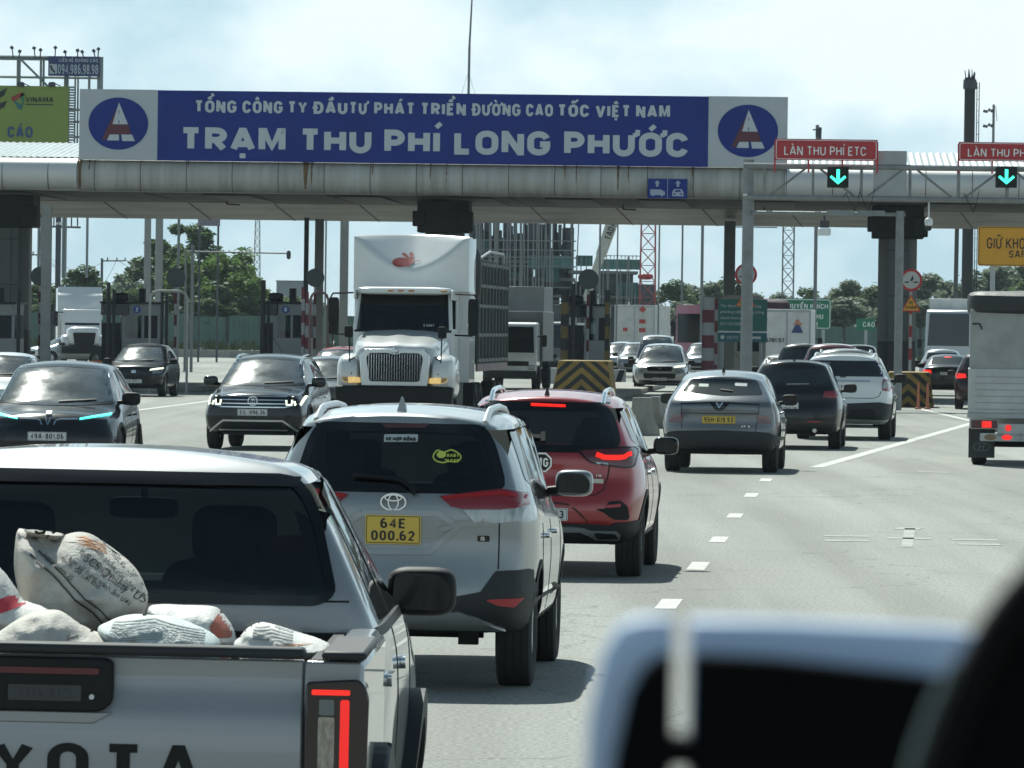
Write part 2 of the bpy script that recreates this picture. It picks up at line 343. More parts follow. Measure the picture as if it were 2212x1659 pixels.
def evalmesh(o):
    bpy.context.view_layer.update()
    dg = bpy.context.evaluated_depsgraph_get(); return bpy.data.meshes.new_from_object(o.evaluated_get(dg))
class Car:
    def __init__(c, sp, name, label, cat, pm, loc, rz, group=None, hi=True, lean=0, clad=None):
        c.sp = sp; c.L = sp['L']; c.W = sp['W']; c.root = thing(name, label, cat, loc, rz, group, lean)
        vs, fs = lattice(sp) if hi else lattice(sp, 20, 8, 7, 4)
        mb = MB(); mb.add(vs, fs); o = mb.build('body', [pm, M['intr']], None, smooth=True, ang=60)
        m = o.modifiers.new('sub', 'SUBSURF'); m.levels = 1; m.render_levels = 1
        base = evalmesh(o); c.bvh = BVHTree.FromPolygons([v.co.copy() for v in base.vertices], [list(p.vertices) for p in base.polygons])
        cut = MB(); r = sp['wr'] * 1.13
        for y in (sp['yr'], sp['yf']):
            for s in (-1, 1): cut.tube((s * (c.W/2 - .30), y, sp['wr'] + .01), (s * (c.W/2 + .3), y, sp['wr'] + .01), r, n=36)
        cuts = [cut]; cuts += sp.get('cuts', [])
        tmp = []
        for cm in cuts:
            k = cm.build('cutter', M['intr'] if cm is not cut else M['blk']); k.data.materials.clear(); k.data.materials.append(M['intr']); tmp.append(k)
            b = o.modifiers.new('cut', 'BOOLEAN'); b.object = k; b.operation = 'DIFFERENCE'; b.solver = 'EXACT'
            try: b.material_mode = 'TRANSFER'
            except Exception: pass
        me = evalmesh(o); bpy.data.objects.remove(o)
        for k in tmp: bpy.data.objects.remove(k)
        me.shade_smooth(); me.set_sharp_from_angle(angle=R(40))
        # lower cladding becomes a part of its own
        c.body = link(bpy.data.objects.new('body', me)); c.body.parent = c.root
        c.wheels()
    def hit(c, a, b, ax, dflt=None):
        if ax == 'rear': o, d = Vector((a, -50, b)), Vector((0, 1, 0))
        elif ax == 'front': o, d = Vector((a, 50, b)), Vector((0, -1, 0))
        elif ax == 'right': o, d = Vector((50, a, b)), Vector((-1, 0, 0))
        elif ax == 'left': o, d = Vector((-50, a, b)), Vector((1, 0, 0))
        else: o, d = Vector((a, b, 50)), Vector((0, 0, -1))
        h = c.bvh.ray_cast(o, d)
        if h[0] is None:
            q = dflt if dflt is not None else (o + d * 50); n = c.bvh.find_nearest(q); h = n
        c.nrm = h[1] if h[1].dot(d) < 0 else -h[1]
        return h[0], d
    def patch(c, pts, ax, m, name, off=.004, res=.05, sink=.012, parent=None):
        bm = bmesh.new(); vs = [bm.verts.new((p[0], p[1], 0)) for p in pts]
        try: bm.faces.new(vs)
        except ValueError: bm.free(); return None
        bmesh.ops.triangulate(bm, faces=bm.faces[:], ngon_method='EAR_CLIP')
        for axis in (0, 1):
            lo = min(p[axis] for p in pts); hi = max(p[axis] for p in pts); n = min(40, int((hi - lo) / res))
            for i in range(1, n + 1):
                co = [0, 0, 0]; co[axis] = lo + (hi - lo) * i / (n + 1); no = [0, 0, 0]; no[axis] = 1
                bmesh.ops.bisect_plane(bm, geom=bm.verts[:] + bm.edges[:] + bm.faces[:], dist=1e-5, plane_co=co, plane_no=no)
        bmesh.ops.remove_doubles(bm, verts=bm.verts, dist=1e-4)
        last = None; pos = {}; nrm = {}
        for v in bm.verts:
            h, d = c.hit(v.co.x, v.co.y, ax, last); pos[v] = h + c.nrm * off; last = h; nrm[v] = c.nrm.copy()
        for v in bm.verts: v.co = pos[v]
        dd = c.hit(0, .5, ax)[1]
        ed = [e for e in bm.edges if e.is_boundary]
        bv = {v: nrm[v] for e in ed for v in e.verts}; kd = {tuple(round(x, 6) for x in v.co): n for v, n in bv.items()}
        ex = bmesh.ops.extrude_edge_only(bm, edges=ed)
        for g in ex['geom']:
            if isinstance(g, bmesh.types.BMVert): g.co = g.co - kd.get(tuple(round(x, 6) for x in g.co), -dd) * (off + sink)
        bmesh.ops.recalc_face_normals(bm, faces=bm.faces)
        me = bpy.data.meshes.new(name); bm.to_mesh(me); bm.free()
        if me.polygons:
            ref = sum((p.normal * p.area for p in me.polygons), Vector())
            if ref.dot(dd) > 0: me.flip_normals()
        me.materials.append(m); me.shade_smooth(); me.set_sharp_from_angle(angle=R(50))
        o = link(bpy.data.objects.new(name, me)); o.parent = parent or c.root
        return o
    def line(c, pts, ax, wd=.008, m=None, name='panel_gap', off=.0025, closed=False, parent=None, t=.006):
        P = [Vector(p) for p in pts]; Q = []
        if closed: P.append(P[0])
        for a, b in zip(P[:-1], P[1:]):
            n = max(1, int((b - a).length / .05))
            Q += [a + (b - a) * (i / n) for i in range(n)]
        Q.append(P[-1]); mb = MB(); last = None; last2 = None
        for i, q in enumerate(Q):
            d = (Q[min(i+1, len(Q)-1)] - Q[max(i-1, 0)]).normalized(); nn = Vector((-d.y, d.x)) * wd/2
            h1, dd = c.hit(q.x + nn.x, q.y + nn.y, ax, last); n1 = c.nrm.copy(); h2, _ = c.hit(q.x - nn.x, q.y - nn.y, ax, last2); n2 = c.nrm.copy(); last, last2 = h1, h2
            mb.v += [tuple(h1 + n1*off), tuple(h2 + n2*off), tuple(h1 - n1*t), tuple(h2 - n2*t)]
        for i in range(len(Q) - 1):
            a, b = 4*i, 4*i + 4
            for f in ((a, a+1, b+1, b), (a, b, b+2, a+2), (a+1, a+3, b+3, b+1)): mb.f.append(list(f)); mb.mi.append(0)
        return mb.build(name, m or M['gap'], parent or c.root, smooth=True, ang=50)
    def wheels(c):
        sp = c.sp; r, wd = sp['wr'], sp.get('ww', .225)
        for y in (sp['yr'], sp['yf']):
            for s in (-1, 1):
                x = s * (c.W/2 - wd/2 - sp.get('wi', .035))
                t = MB(); h = wd/2
                t.lathe([(-h*.82, r*.62), (-h, r*.74), (-h, r*.9), (-h*.86, r*.985), (-h*.5, r), (-h*.44, r*.975), (-h*.38, r), (-h*.06, r), (-h*.02, r*.975), (h*.02, r*.975), (h*.06, r), (h*.38, r), (h*.44, r*.975), (h*.5, r), (h*.86, r*.985), (h, r*.9), (h, r*.74), (h*.82, r*.62)], (0, 0, 0), 'x', 36)
                o = t.build('tyre', M['tyre'], c.root, smooth=True, ang=30); o.location = (x, y, r)
                g = MB(); k = s
                g.lathe([(-k*h*.7, r*.3), (-k*h*.6, r*.6), (k*h*.78, r*.63), (k*h*.82, r*.58), (k*h*.35, r*.55), (k*h*.3, .01)], (0, 0, 0), 'x', 30)
                for i in range(5):
                    a = 2*math.pi*i/5 + .3; rot = Matrix.Rotation(a, 3, 'X')
                    g.box(rot @ Vector((k*h*.62, 0, r*.32)), (.05, r*.17, r*.5), rot)
                g.lathe([(k*h*.5, r*.16), (k*h*.82, r*.14), (k*h*.84, .005)], (0, 0, 0), 'x', 16)
                q = g.build('rim', sp.get('rimm', M['rim']), o, smooth=True, ang=30)
    def windows_side(c, dlo=None, pill=(), m=None):
        m = m or M['glass']
        for ax in ('right', 'left'):
            for poly in dlo: c.patch(poly, ax, m, 'side_window', off=.003, res=.08)
    def mirrors(c, y, z, pm, sc=1.0, out=.10):
        for s in (-1, 1):
            x0 = c.hit(y, z, 'right' if s > 0 else 'left')[0].x
            x = x0 + s * (out + .105 * sc)
            g = MB(); g.sq((x, y, z + .03), (.235*sc, .14*sc, .165*sc), .55, .6)
            o = g.build('wing_mirror', pm, c.root, smooth=True)
            g = MB(); g.prism(rc([(x - .098*sc, z - .03), (x + .09*sc, z - .035), (x + .105*sc, z + .04), (x + .06*sc, z + .095), (x - .09*sc, z + .095)], .03), 'y', y - .0745*sc, y - .06*sc)
            g.build('mirror_glass', M['gblk'], o)
            g = MB(); g.tube((x0 - s*.04, y + .02, z - .03), (x, y + .01, z - .005), .03, n=8); g.build('mirror_arm', M['blk'], o, smooth=True)
    def rails(c, m, z=.035, y0=.75, y1=None, xw=None):
        y1 = y1 or c.L * .58
        for s in (-1, 1):
            pts = []
            for i in range(13):
                t = i / 12; y = y0 + (y1 - y0) * t; x = xw or (I1(y, c.sp['roofw']) - .035)
                h = c.hit(s * x, y, 'top')[0]; pts.append((h.x, h.y, h.z + z * min(1, math.sin(math.pi * t) * 2.2) - .006))
            g = MB(); g.path(pts, .022, 8); g.build('roof_rail', m, c.root, smooth=True)
    def fin(c, y, m, sc=1.0):
        h = c.hit(0, y, 'top')[0]; g = MB()
        g.add([(-.028*sc, h.y - .06*sc, h.z - .01), (.028*sc, h.y - .06*sc, h.z - .01), (.028*sc, h.y + .11*sc, h.z - .015), (-.028*sc, h.y + .11*sc, h.z - .015), (-.006*sc, h.y - .05*sc, h.z + .072*sc), (.006*sc, h.y - .05*sc, h.z + .072*sc), (0, h.y + .0, h.z + .06*sc)],
              [(0, 1, 2, 3), (0, 1, 5, 4), (1, 2, 6, 5), (2, 3, 6), (3, 0, 4, 6), (4, 5, 6)])
        g.build('shark_fin_antenna', m, c.root, smooth=True, bevel=.004)
    def plate(c, x, z, ax, text, m, w=.52, h=.11, off=.012, lines=None, tilt=0):
        p, d = c.hit(x, z, ax); n = -d; sgn = 1 if ax == 'rear' else -1
        y = p.y + n.y * off
        g = MB(); g.prism([(x + a, z + b) for a, b in rr(-w/2, -h/2, w/2, h/2, .012)], 'y', y, y - n.y * .05); o = g.build('number_plate', m, c.root)
        g = MB(); y2 = y + n.y * .001
        fr = ribbon2(rr(-w/2 + .008, -h/2 + .008, w/2 - .008, h/2 - .008, .01) + [rr(-w/2 + .008, -h/2 + .008, w/2 - .008, h/2 - .008, .01)[0]], .004)
        for q in fr: g.prism([(x + v.x, z + v.y) for v in q], 'y', y, y2)
        for i, tx in enumerate(lines or [text]):
            k = len(lines) if lines else 1; lh = (h - .03) / k * (.82 if k > 1 else .86)
            zz = z - lh/2 if k == 1 else (z + .008 if i == 0 else z - lh - .006)
            put_text(g, tx, (x, y, zz), (sgn, 0, 0), n, lh, t=.002, center=True, sw=.17, fit=w * (.86 if k == 1 else (.46 if i == 0 else .78)))
        g.build('plate_lettering', M['ink'], o); return o
    def bar(c, pts, ax, r, m, name, off=0, parent=None):
        Q = []
        for p in pts:
            h, d = c.hit(p[0], p[1], ax); Q.append(h - d * off)
        g = MB(); g.path(Q, r, 7); return g.build(name, m, parent or c.root, smooth=True)
def at_rear(xD, d, th): return (WX(xD, d), d, 0), -R(th)
def at_front(xD, d, th, L):
    t = R(th); return (WX(xD, d) + L * math.sin(t), d + L * math.cos(t), 0), math.pi - t
def suv(L=4.4, W=1.82, H=1.65, **k):
    s = dict(L=L, W=W, yr=L*.225, yf=L*.805, wr=.345, zb=.24,
        rear=[(.25, .10), (.42, .02), (.60, .0), (.75, .03), (.92, .09), (1.06, .11), (.70*H, .16), (H-.08, .52), (H, .55)],
        front=[(.25, .12), (.42, .02), (.6, .0), (.78, .03), (.92, .10), (1.0, .22)],
        top=[(0, H-.05), (L*.16, H-.02), (L*.33, H), (L*.50, H-.02), (L*.575, H-.07), (L*.62, H-.15), (L*.765, 1.08), (L*.80, 1.05), (L*.93, .97), (L, .88)],
        belt=[(0, .68*H), (L*.3, 1.06), (L*.75, .99), (L, .80)],
        roofw=[(0, W*.30), (L*.15, W*.325), (L*.4, W*.335), (L*.58, W*.335), (L*.76, W*.42), (L, W*.40)])
    s.update(k); return s
def sedan(L=4.6, W=1.82, H=1.46, **k):
    s = suv(L, W, H); s.update(wr=.325, rear=[(.25, .1), (.42, .02), (.6, 0), (.85, .02), (1.0, .06), (1.06, .12)],
        top=[(0, 1.02), (.15, 1.07), (.55, 1.10), (L*.28, H-.06), (L*.36, H-.01), (L*.45, H), (L*.54, H-.03), (L*.59, H-.08), (L*.76, 1.0), (L*.80, .97), (L*.93, .88), (L, .78)],
        belt=[(0, .95), (L*.3, .97), (L*.75, .91), (L, .72)],
        roofw=[(0, W*.41), (L*.12, W*.41), (L*.28, W*.33), (L*.45, W*.335), (L*.58, W*.335), (L*.76, W*.42), (L, W*.40)])
    s.update(k); return s
def dlo_suv(L, H, zb=1.06):
    a = .70 * H
    return [rc([(L*.10, a + .06), (L*.24, zb + .05), (L*.25, H - .14), (L*.17, H - .16)], .04),
            rc([(L*.262, zb + .03), (L*.44, zb + .01), (L*.44, H - .125), (L*.262, H - .135)], .03),
            rc([(L*.455, zb + .01), (L*.70, zb - .01), (L*.705, zb + .06), (L*.60, H - .17), (L*.57, H - .14), (L*.455, H - .125)], .03)]
def dlo_sedan(L, H):
    return [rc([(L*.22, 1.03), (L*.44, 1.02), (L*.44, H - .12), (L*.33, H - .13)], .04), rc([(L*.455, 1.02), (L*.70, 1.0), (L*.71, 1.02), (L*.60, H - .15), (L*.455, H - .11)], .04)]
def side_details(c, mh=None, doors=True):
    L, H = c.L, I1(c.L*.4, c.sp['top']); sp = c.sp
    for ax in ('right', 'left'):
        if doors:
            for x in (.455, .70): c.line([(L*x, .34), (L*x, 1.0)], ax)
            c.line([(L*.262, .75), (L*.262, 1.0)], ax); c.line([(L*.30, .36), (L*.68, .36)], ax)
            for x in (.30, .49): c.patch(rr(L*x, .90, L*x + .2, .93, .012), ax, mh or M['chrome'], 'door_handle', off=.03, sink=.03)
        for y in (sp['yr'], sp['yf']):           # wheel arch trims
            q = [(y + sp['wr']*1.17*math.cos(R(a)), sp['wr'] + .01 + sp['wr']*1.17*math.sin(R(a))) for a in range(5, 176, 8)]
            c.line(q, ax, .05, sp.get('arch', M['blk']), 'wheel_arch_trim', off=.008)
# ---------------------------------------------------------------- ground (first: the cars stand on it)
def cv(crop, ppm, xc, sgn=1, sl=ROLL):
    """a reader of crop coordinates of the photo -> metres on a car's end face"""
    x0, y0, k = crop; k /= 1.1573; x0 /= 1.1573; y0 /= 1.1573
    return lambda pts: [(sgn * (x0 + a*k - xc) / ppm, EYE - (y0 + b*k - hor(xc) - (x0 + a*k - xc)*sl) / ppm) for a, b in pts]
CARS = {}
# ---- silver seven-seat SUV
def silver_suv():
    ppm, xc = 360, 849; d = F / ppm; th = 3.6; L, W, H = 4.43, 1.695, 1.70
    loc, rz = at_rear(xc, d, th); q = cv((700, 960, .4701), ppm, xc, sl=.02)
    sp = suv(L, W, H, yr=.93, yf=3.62, wr=.345, ww=.22, zb=.34, cr=.15, pr=.11,
        rear=[(.34, .16), (.42, .05), (.52, .0), (.62, .0), (.74, .04), (.9, .08), (1.05, .06), (1.18, .08), (1.24, .13), (1.58, .36), (1.66, .34), (1.70, .40)],
        top=[(0, 1.66), (.35, 1.67), (1.0, 1.715), (1.8, 1.72), (2.5, 1.69), (2.75, 1.62), (3.4, 1.12), (3.6, 1.07), (4.1, .99), (4.43, .88)],
        belt=[(0, 1.20), (1.5, 1.10), (3.4, 1.03), (4.43, .82)], roofw=[(0, .575), (.35, .59), (1.0, .63), (2.4, .63), (3.4, .73), (4.43, .68)], bw=.955,
        low=[(0, .90), (.08, .96), (.3, .985), (.55, 1.0), (.8, .995), (.93, .985), (1, .955)])
    c1 = MB(); c1.bx(-.66, .66, .45, 2.7, .75, 1.58)
    win = rc([(-.60, 1.225), (-.53, 1.50), (-.48, 1.585), (.50, 1.585), (.56, 1.48), (.645, 1.225)], .07)
    c2 = MB(); c2.prism(rc([(-.56, 1.25), (-.47, 1.55), (.47, 1.55), (.585, 1.25)], .06), 'y', -.2, .9)
    c3 = MB(); c3.prism([(-.6, 1.17), (.6, 1.17), (.5, 1.56), (-.5, 1.56)], 'y', 2.4, 4.2)
    c4 = MB(); c4.prism([(1.0, 1.17), (2.9, 1.12), (2.45, 1.55), (1.0, 1.55)], 'x', -2, 2)
    sp['cuts'] = [c1, c2, c3, c4]
    pm = paint('silver_metallic_paint', (.24, .255, .262), .4, .36)
    c = Car(sp, 'suv', 'silver seven-seat SUV with yellow two-line plate and a round car sticker on its rear window', 'SUV', pm, loc, rz, lean=R(.35))
    c.patch(win, 'rear', M['seedark'], 'rear_window', off=.003)
    c.line([tuple(p) for p in win], 'rear', .055, M['gblk'], 'window_border', off=.005, closed=True)
    c.patch(q([(500, 215), (770, 215), (740, 238), (530, 238)]), 'rear', mat('dim_red_lens', (.06, .01, .012), .2), 'high_brake_lamp', off=.008)
    c.patch([(-.5, 1.575), (.5, 1.575), (.52, 1.60), (-.52, 1.60)], 'rear', M['gblk'], 'spoiler_painted_shadow', off=.004)  # gloss black strip painted as the shadow below the spoiler
    c.patch(rc([(-.66, 1.12), (.66, 1.12), (.56, 1.57), (-.56, 1.57)], .06), 'front', M['see'], 'windscreen', off=.004)
    # tail lamps, both sides
    red = q([(843, 602), (1000, 585), (1165, 568), (1288, 590), (1302, 655), (1240, 668), (1160, 672), (965, 668), (905, 655)])
    clr = q([(965, 672), (1160, 674), (1285, 662), (1262, 735), (1160, 742), (1035, 744)])
    for f in (lambda p: p, mir):
        o = c.patch(f(red), 'rear', M['redl'], 'tail_lamp', off=.016)
        c.patch(f(clr), 'rear', M['clear'], 'reversing_lens', off=.013, parent=o)
        c.line(f(q([(862, 612), (1000, 600), (1160, 590), (1280, 612)])), 'rear', .02, mat('bright_red_lens', (.38, .012, .012), .15), 'lamp_strip', off=.022, parent=o)
    c.patch(q([(1160, 570), (1166, 570), (1166, 990), (1160, 990)]), 'rear', M['gap'], 'panel_gap', off=.003); c.line(mir(q([(1157, 745), (1157, 990)])), 'rear')
    # number plate recess, emblem, badge
    rec = q([(430, 690), (840, 690), (945, 760), (800, 895), (470, 895), (330, 760)])
    c.line(rec, 'rear', .035, pm, 'plate_recess_edge', off=.016, closed=True); c.line(q([(845, 780), (960, 745), (1155, 742)]), 'rear', .03, pm, 'tailgate_crease', off=.012)
    px, pz = q([(602, 776)])[0]
    c.plate(px, pz, 'rear', '', M['pl_y'], .335, .175, lines=['64E', '000.62'], off=.02)
    ex, ez = q([(600, 630)])[0]
    g = MB(); p, dd = c.hit(ex, ez, 'rear'); y = p.y - .012
    def ring(rx, rz, x, z, w): 
        e = ell(x, z, rx, rz, 26); e.append(e[0])
        for k in ribbon2(e, w): g.prism([tuple(v) for v in k], 'y', y - .008, y + .012)
    ring(.075, .05, ex, ez, .010); ring(.03, .046, ex, ez, .008); y -= .003; ring(.05, .018, ex, ez + .026, .008)
    g.build('emblem', M['chrome'], c.root)
    bx_, bz_ = q([(1081, 826)])[0]; c.patch(rr(bx_ - .035, bz_ - .018, bx_ + .035, bz_ + .018, .006), 'rear', M['gblk'], 'trim_badge', off=.005)
    g = MB(); put_text(g, 'S', (bx_ - .02, c.hit(bx_, bz_, 'rear')[0].y - .006, bz_ - .012), (1, 0, 0), (0, -1, 0), .024, t=.003, sw=.24, ws=1.5); g.build('badge_letter', M['chrome'], c.root)
    # dark bumper with skid plate
    half = q([(602, 1135), (960, 1128), (1075, 1108), (1150, 1000), (1312, 995), (1372, 1210), (1340, 1330), (1310, 1352), (1190, 1318), (602, 1340)])
    half[0] = (0, half[0][1]); half[-1] = (0, half[-1][1])
    o = c.patch(half, 'rear', M['dark'], 'bumper', off=.012, res=.04); c.patch(mir(half), 'rear', M['dark'], 'bumper', off=.012, res=.04)
    for f in ('right', 'left'): c.patch(rc([(.12, .36), (.16, .74), (.50, .74), (.52, .50), (.56, .36)], .03), f, M['dark'], 'bumper', off=.010)
    sk = q([(602, 1212), (960, 1208), (1060, 1240), (1190, 1308), (1080, 1300), (602, 1285)]); sk[0] = (0, sk[0][1]); sk[-1] = (0, sk[-1][1])
    for f in (lambda p: p, mir): c.patch(f(sk), 'rear', M['satin'], 'skid_plate', off=.03)
    rf = rc(q([(1100, 1150), (1285, 1143), (1240, 1190), (1160, 1180)]), .01)
    for f in (lambda p: p, mir): c.patch(f(rf), 'rear', mat('reflector_red', (.40, .03, .04), .3), 'reflector', off=.02)
    # wiper, stickers
    wp = q([(380, 500), (500, 508), (620, 520), (690, 560), (722, 590)]); c.line(wp, 'rear', .022, M['blk'], 'rear_wiper', off=.03, t=-.01); c.line(wp[3:], 'rear', .04, M['blk'], 'wiper_arm', off=.04, t=-.01)
    s1 = q([(525, 275), (707, 275), (707, 315), (525, 315)]); o = c.patch(rc(s1, .008), 'rear', mat('sticker_grey', (.42, .45, .45), .6), 'window_sticker', off=.008)
    x0, z0 = min(p[0] for p in s1), min(p[1] for p in s1); hh = s1[0][1] - s1[2][1]; p = c.hit((s1[0][0] + s1[1][0])/2, z0 + hh/2, 'rear')[0]
    g = MB(); put_text(g, 'XE HỢP ĐỒNG', (x0 + .012, c.hit(x0 + .05, z0 + .012, 'rear')[0].y - .012, z0 + .013), (1, 0, 0), Vector((0, -.42, .22)).normalized(), hh*.50, t=.003, up=(0, .40, .9), sw=.2, fit=s1[1][0] - s1[0][0] - .024); g.build('sticker_lettering', M['ink'], o)
    yel = mat('sticker_yellow', (.55, .6, .1), .6)
    cl = sm(q([(795, 390), (815, 360), (850, 370), (890, 358), (930, 378), (942, 398), (925, 420), (880, 418), (850, 425), (812, 415)]), 4)
    o = c.line(cl, 'rear', .007, yel, 'round_sticker', off=.007, closed=True)
    sx, sz = q([(838, 383)])[0]; c.patch(ell(sx, sz, .028, .02, 16), 'rear', yel, 'sticker_face', off=.007, parent=o)
    tx, tz = q([(868, 392)])[0]; g = MB(); yy = c.hit(tx + .03, tz, 'rear')[0].y - .012
    put_text(g, 'BABY', (tx, yy, tz), (1, 0, 0), (0, -1, .3), .02, t=.002, up=(0, .4, .9), sw=.18, fit=.075); put_text(g, 'IN CAR', (tx - .01, yy - .014, tz - .03), (1, 0, 0), (0, -1, .3), .02, t=.002, up=(0, .4, .9), sw=.18, fit=.085); g.build('sticker_text', yel, o)
    # sides
    c.windows_side([rc([(.62, 1.28), (1.18, 1.16), (1.22, 1.56), (.80, 1.565)], .04)], m=M['gblk'])
    c.windows_side([rc([(1.26, 1.14), (2.02, 1.12), (2.02, 1.575), (1.26, 1.57)], .03), rc([(2.09, 1.12), (3.16, 1.09), (3.14, 1.14), (2.55, 1.545), (2.09, 1.575)], .03)], m=M['seedark'])
    for ax in ('right', 'left'):
        for a in (1.24, 2.055): c.line([(a, 1.12), (a, 1.58)], ax, .05, M['gblk'], 'door_pillar_trim', off=.004)
    sp['arch'] = M['blk']; side_details(c, M['chrome'])
    c.mirrors(3.02, 1.17, pm, 1.05, .07); c.rails(M['satin'], .035, .50, 2.6, .515); c.fin(.62, pm, 1.15)
    for x in (-.36, .36): seat(c, x, 2.05, .45); seat(c, x, 1.2, .45)
    g = MB(); g.bx(-.62, .62, 2.85, 3.3, .8, 1.14); g.build('dashboard', M['intr'], c.root, bevel=.03)
    g = MB(); g.box((0, .85, .42), (1.1, .12, .12)); g.tube((-.5, .93, .34), (.5, .93, .34), .05); g.box((.42, .75, .34), (.12, .1, .16)); g.build('rear_axle', M['blk'], c.root)
    return c
def seat(c, x, y, w=.48, z=.72, h=.58, m=None):
    g = MB(); g.sq((x, y, z + h/2), (w, .16, h), .35, .5, Matrix.Rotation(R(-12), 3, 'X')); g.sq((x, y + .26, z + .02), (w, .5, .18), .4, .4); g.sq((x, y - .07, z + h + .08), (w*.55, .09, .2), .5, .6)
    g.build('front_seat', m or M['seat'], c.root, smooth=True)
# ---- red crossover
def red_crossover():
    ppm, xc = 246, 1168; d = F / ppm; L, W, H = 4.32, 1.81, 1.65
    loc, rz = at_rear(xc, d, 4.2); q = cv((1160, 940, .3255), ppm, xc, sl=.018)
    sp = suv(L, W, H, yr=.86, yf=3.45, wr=.345, ww=.23, zb=.30, cr=.2, pr=.12, bw=.935,
        rear=[(.30, .14), (.42, .04), (.52, .0), (.66, .0), (.78, .06), (.9, .12), (1.06, .11), (1.14, .14), (1.50, .50), (1.56, .52), (1.62, .50)],
        top=[(0, 1.575), (.5, 1.585), (1.1, 1.64), (1.8, 1.65), (2.3, 1.63), (2.6, 1.56), (3.3, 1.08), (3.5, 1.03), (4.0, .97), (4.32, .85)],
        belt=[(0, 1.12), (1.5, 1.05), (3.3, 1.0), (4.32, .80)], roofw=[(0, .56), (.4, .58), (1.0, .62), (2.3, .62), (3.3, .76), (4.32, .70)])
    c1 = MB(); c1.bx(-.66, .66, .60, 2.6, .75, 1.5); c2 = MB(); c2.prism(rc([(-.56, 1.17), (-.48, 1.47), (.48, 1.47), (.57, 1.17)], .06), 'y', -.2, 1.0); c3 = MB(); c3.prism([(-.6, 1.12), (.6, 1.12), (.5, 1.5), (-.5, 1.5)], 'y', 2.3, 4.2)
    sp['cuts'] = [c1, c2, c3]
    pm = paint('red_metallic_paint', (.31, .018, .02), .2, .3)
    c = Car(sp, 'suv', 'red crossover with lit tail lamps and silver roof rails', 'SUV', pm, loc, rz, lean=R(.3))
    win = rc([(-.655, 1.135), (-.60, 1.38), (-.52, 1.50), (.52, 1.50), (.60, 1.38), (.655, 1.20), (.60, 1.14)], .06)
    c.patch(win, 'rear', M['seedark'], 'rear_window'); c.line(win, 'rear', .06, M['gblk'], 'window_border', off=.006, closed=True)
    c.patch([(-.55, 1.50), (.55, 1.50), (.56, 1.545), (-.56, 1.545)], 'rear', M['gblk'], 'spoiler_underside', off=.008)
    c.patch(q([(480, 218), (748, 230), (748, 248), (480, 238)]), 'rear', M['redon'], 'high_brake_lamp', off=.02)
    c.patch(rc([(-.66, 1.08), (.66, 1.08), (.56, 1.52), (-.56, 1.52)], .06), 'front', M['see'], 'windscreen', off=.004)
    lens = rc(q([(872, 578), (1000, 568), (1112, 566), (1290, 560), (1305, 580), (1285, 700), (1240, 710), (1105, 690), (980, 670), (930, 640)]), .02)
    glow = q([(1003, 608), (1040, 622), (1060, 632), (1100, 634), (1115, 635), (1180, 636), (1215, 630), (1240, 610), (1258, 608)])
    for f in (lambda p: p, mir):
        o = c.patch(f(lens), 'rear', mat('deep_red_lens', (.10, .006, .01), .1, coat=.8), 'tail_lamp', off=.018)
        c.line(f(glow), 'rear', .038, M['redon'], 'lit_lamp_strip', off=.026, parent=o); c.line(f(lens), 'rear', .012, M['gblk'], 'lamp_bezel', off=.022, closed=True, parent=o)
        c.patch(f(q([(1005, 662), (1095, 672), (1095, 690), (1010, 678)])), 'rear', M['clear'], 'reversing_lens', off=.022, parent=o)
    c.line(q([(1112, 500), (1112, 690), (1100, 780), (1070, 880), (1010, 915), (597, 918)]), 'rear', .010); c.line(mir(q([(1112, 500), (1112, 690), (1100, 780), (1070, 880), (1010, 915), (597, 918)])), 'rear', .01)
    ex, ez = q([(597, 665)])[0]; y = c.hit(ex, ez, 'rear')[0].y
    g = MB(); e = ell(ex, ez, .085, .085, 8, 22.5, 382.5); g.prism(e[:8], 'y', y - .012, y + .02); o = g.build('emblem', M['gblk'], c.root)
    g = MB(); e.append(e[0])
    for k in ribbon2(e[:8] + [e[0]], .014): g.prism([tuple(v) for v in k], 'y', y - .018, y)
    put_text(g, 'MG', (ex, y - .012, ez - .04), (1, 0, 0), (0, -1, 0), .08, t=.005, center=True, sw=.2, fit=.11); g.build('emblem_letters', M['chrome'], o)
    g = MB(); p0 = q([(968, 778)])[0]; yy = c.hit(p0[0], p0[1], 'rear')[0].y; put_text(g, 'Z TR', (p0[0], yy, p0[1]), (1, 0, 0), (0, -1, 0), .022, t=.008, fit=.10); g.build('badge_letters', M['chrome'], c.root)
    c.patch(q([(948, 790), (1068, 795), (1068, 828), (948, 822)]), 'rear', mat('cream_label', (.55, .55, .45), .6), 'paper_label', off=.004)
    pk = q([(470, 975), (700, 975), (800, 985), (870, 1030), (960, 1120)]); c.line(pk, 'rear', .02, mat('recess_shade_red', (.06, .006, .008), .5), 'bumper_crease', off=.002)  # the crease is a dark red strip; its shade is in the colour
    vent = rc(q([(1015, 1025), (1100, 1018), (1110, 965), (1200, 960), (1255, 1000), (1270, 1090), (1255, 1112), (1150, 1105), (1080, 1050)]), .02)
    for f in (lambda p: p, mir):
        o = c.patch(f(vent), 'rear', M['blk'], 'bumper_vent', off=.006); c.patch(f(rc(q([(1098, 995), (1205, 985), (1200, 1008), (1095, 1015)]), .006)), 'rear', mat('reflector_red', (.40, .03, .04), .3), 'reflector', off=.014, parent=o)
    half = q([(597, 1128), (960, 1135), (1230, 1160), (1345, 1165), (1330, 1250), (1290, 1310), (1190, 1300), (597, 1320)]); half[0] = (0, half[0][1]); half[-1] = (0, half[-1][1])
    for f in (lambda p: p, mir): c.patch(f(half), 'rear', M['dark'], 'bumper_cladding', off=.012, res=.04)
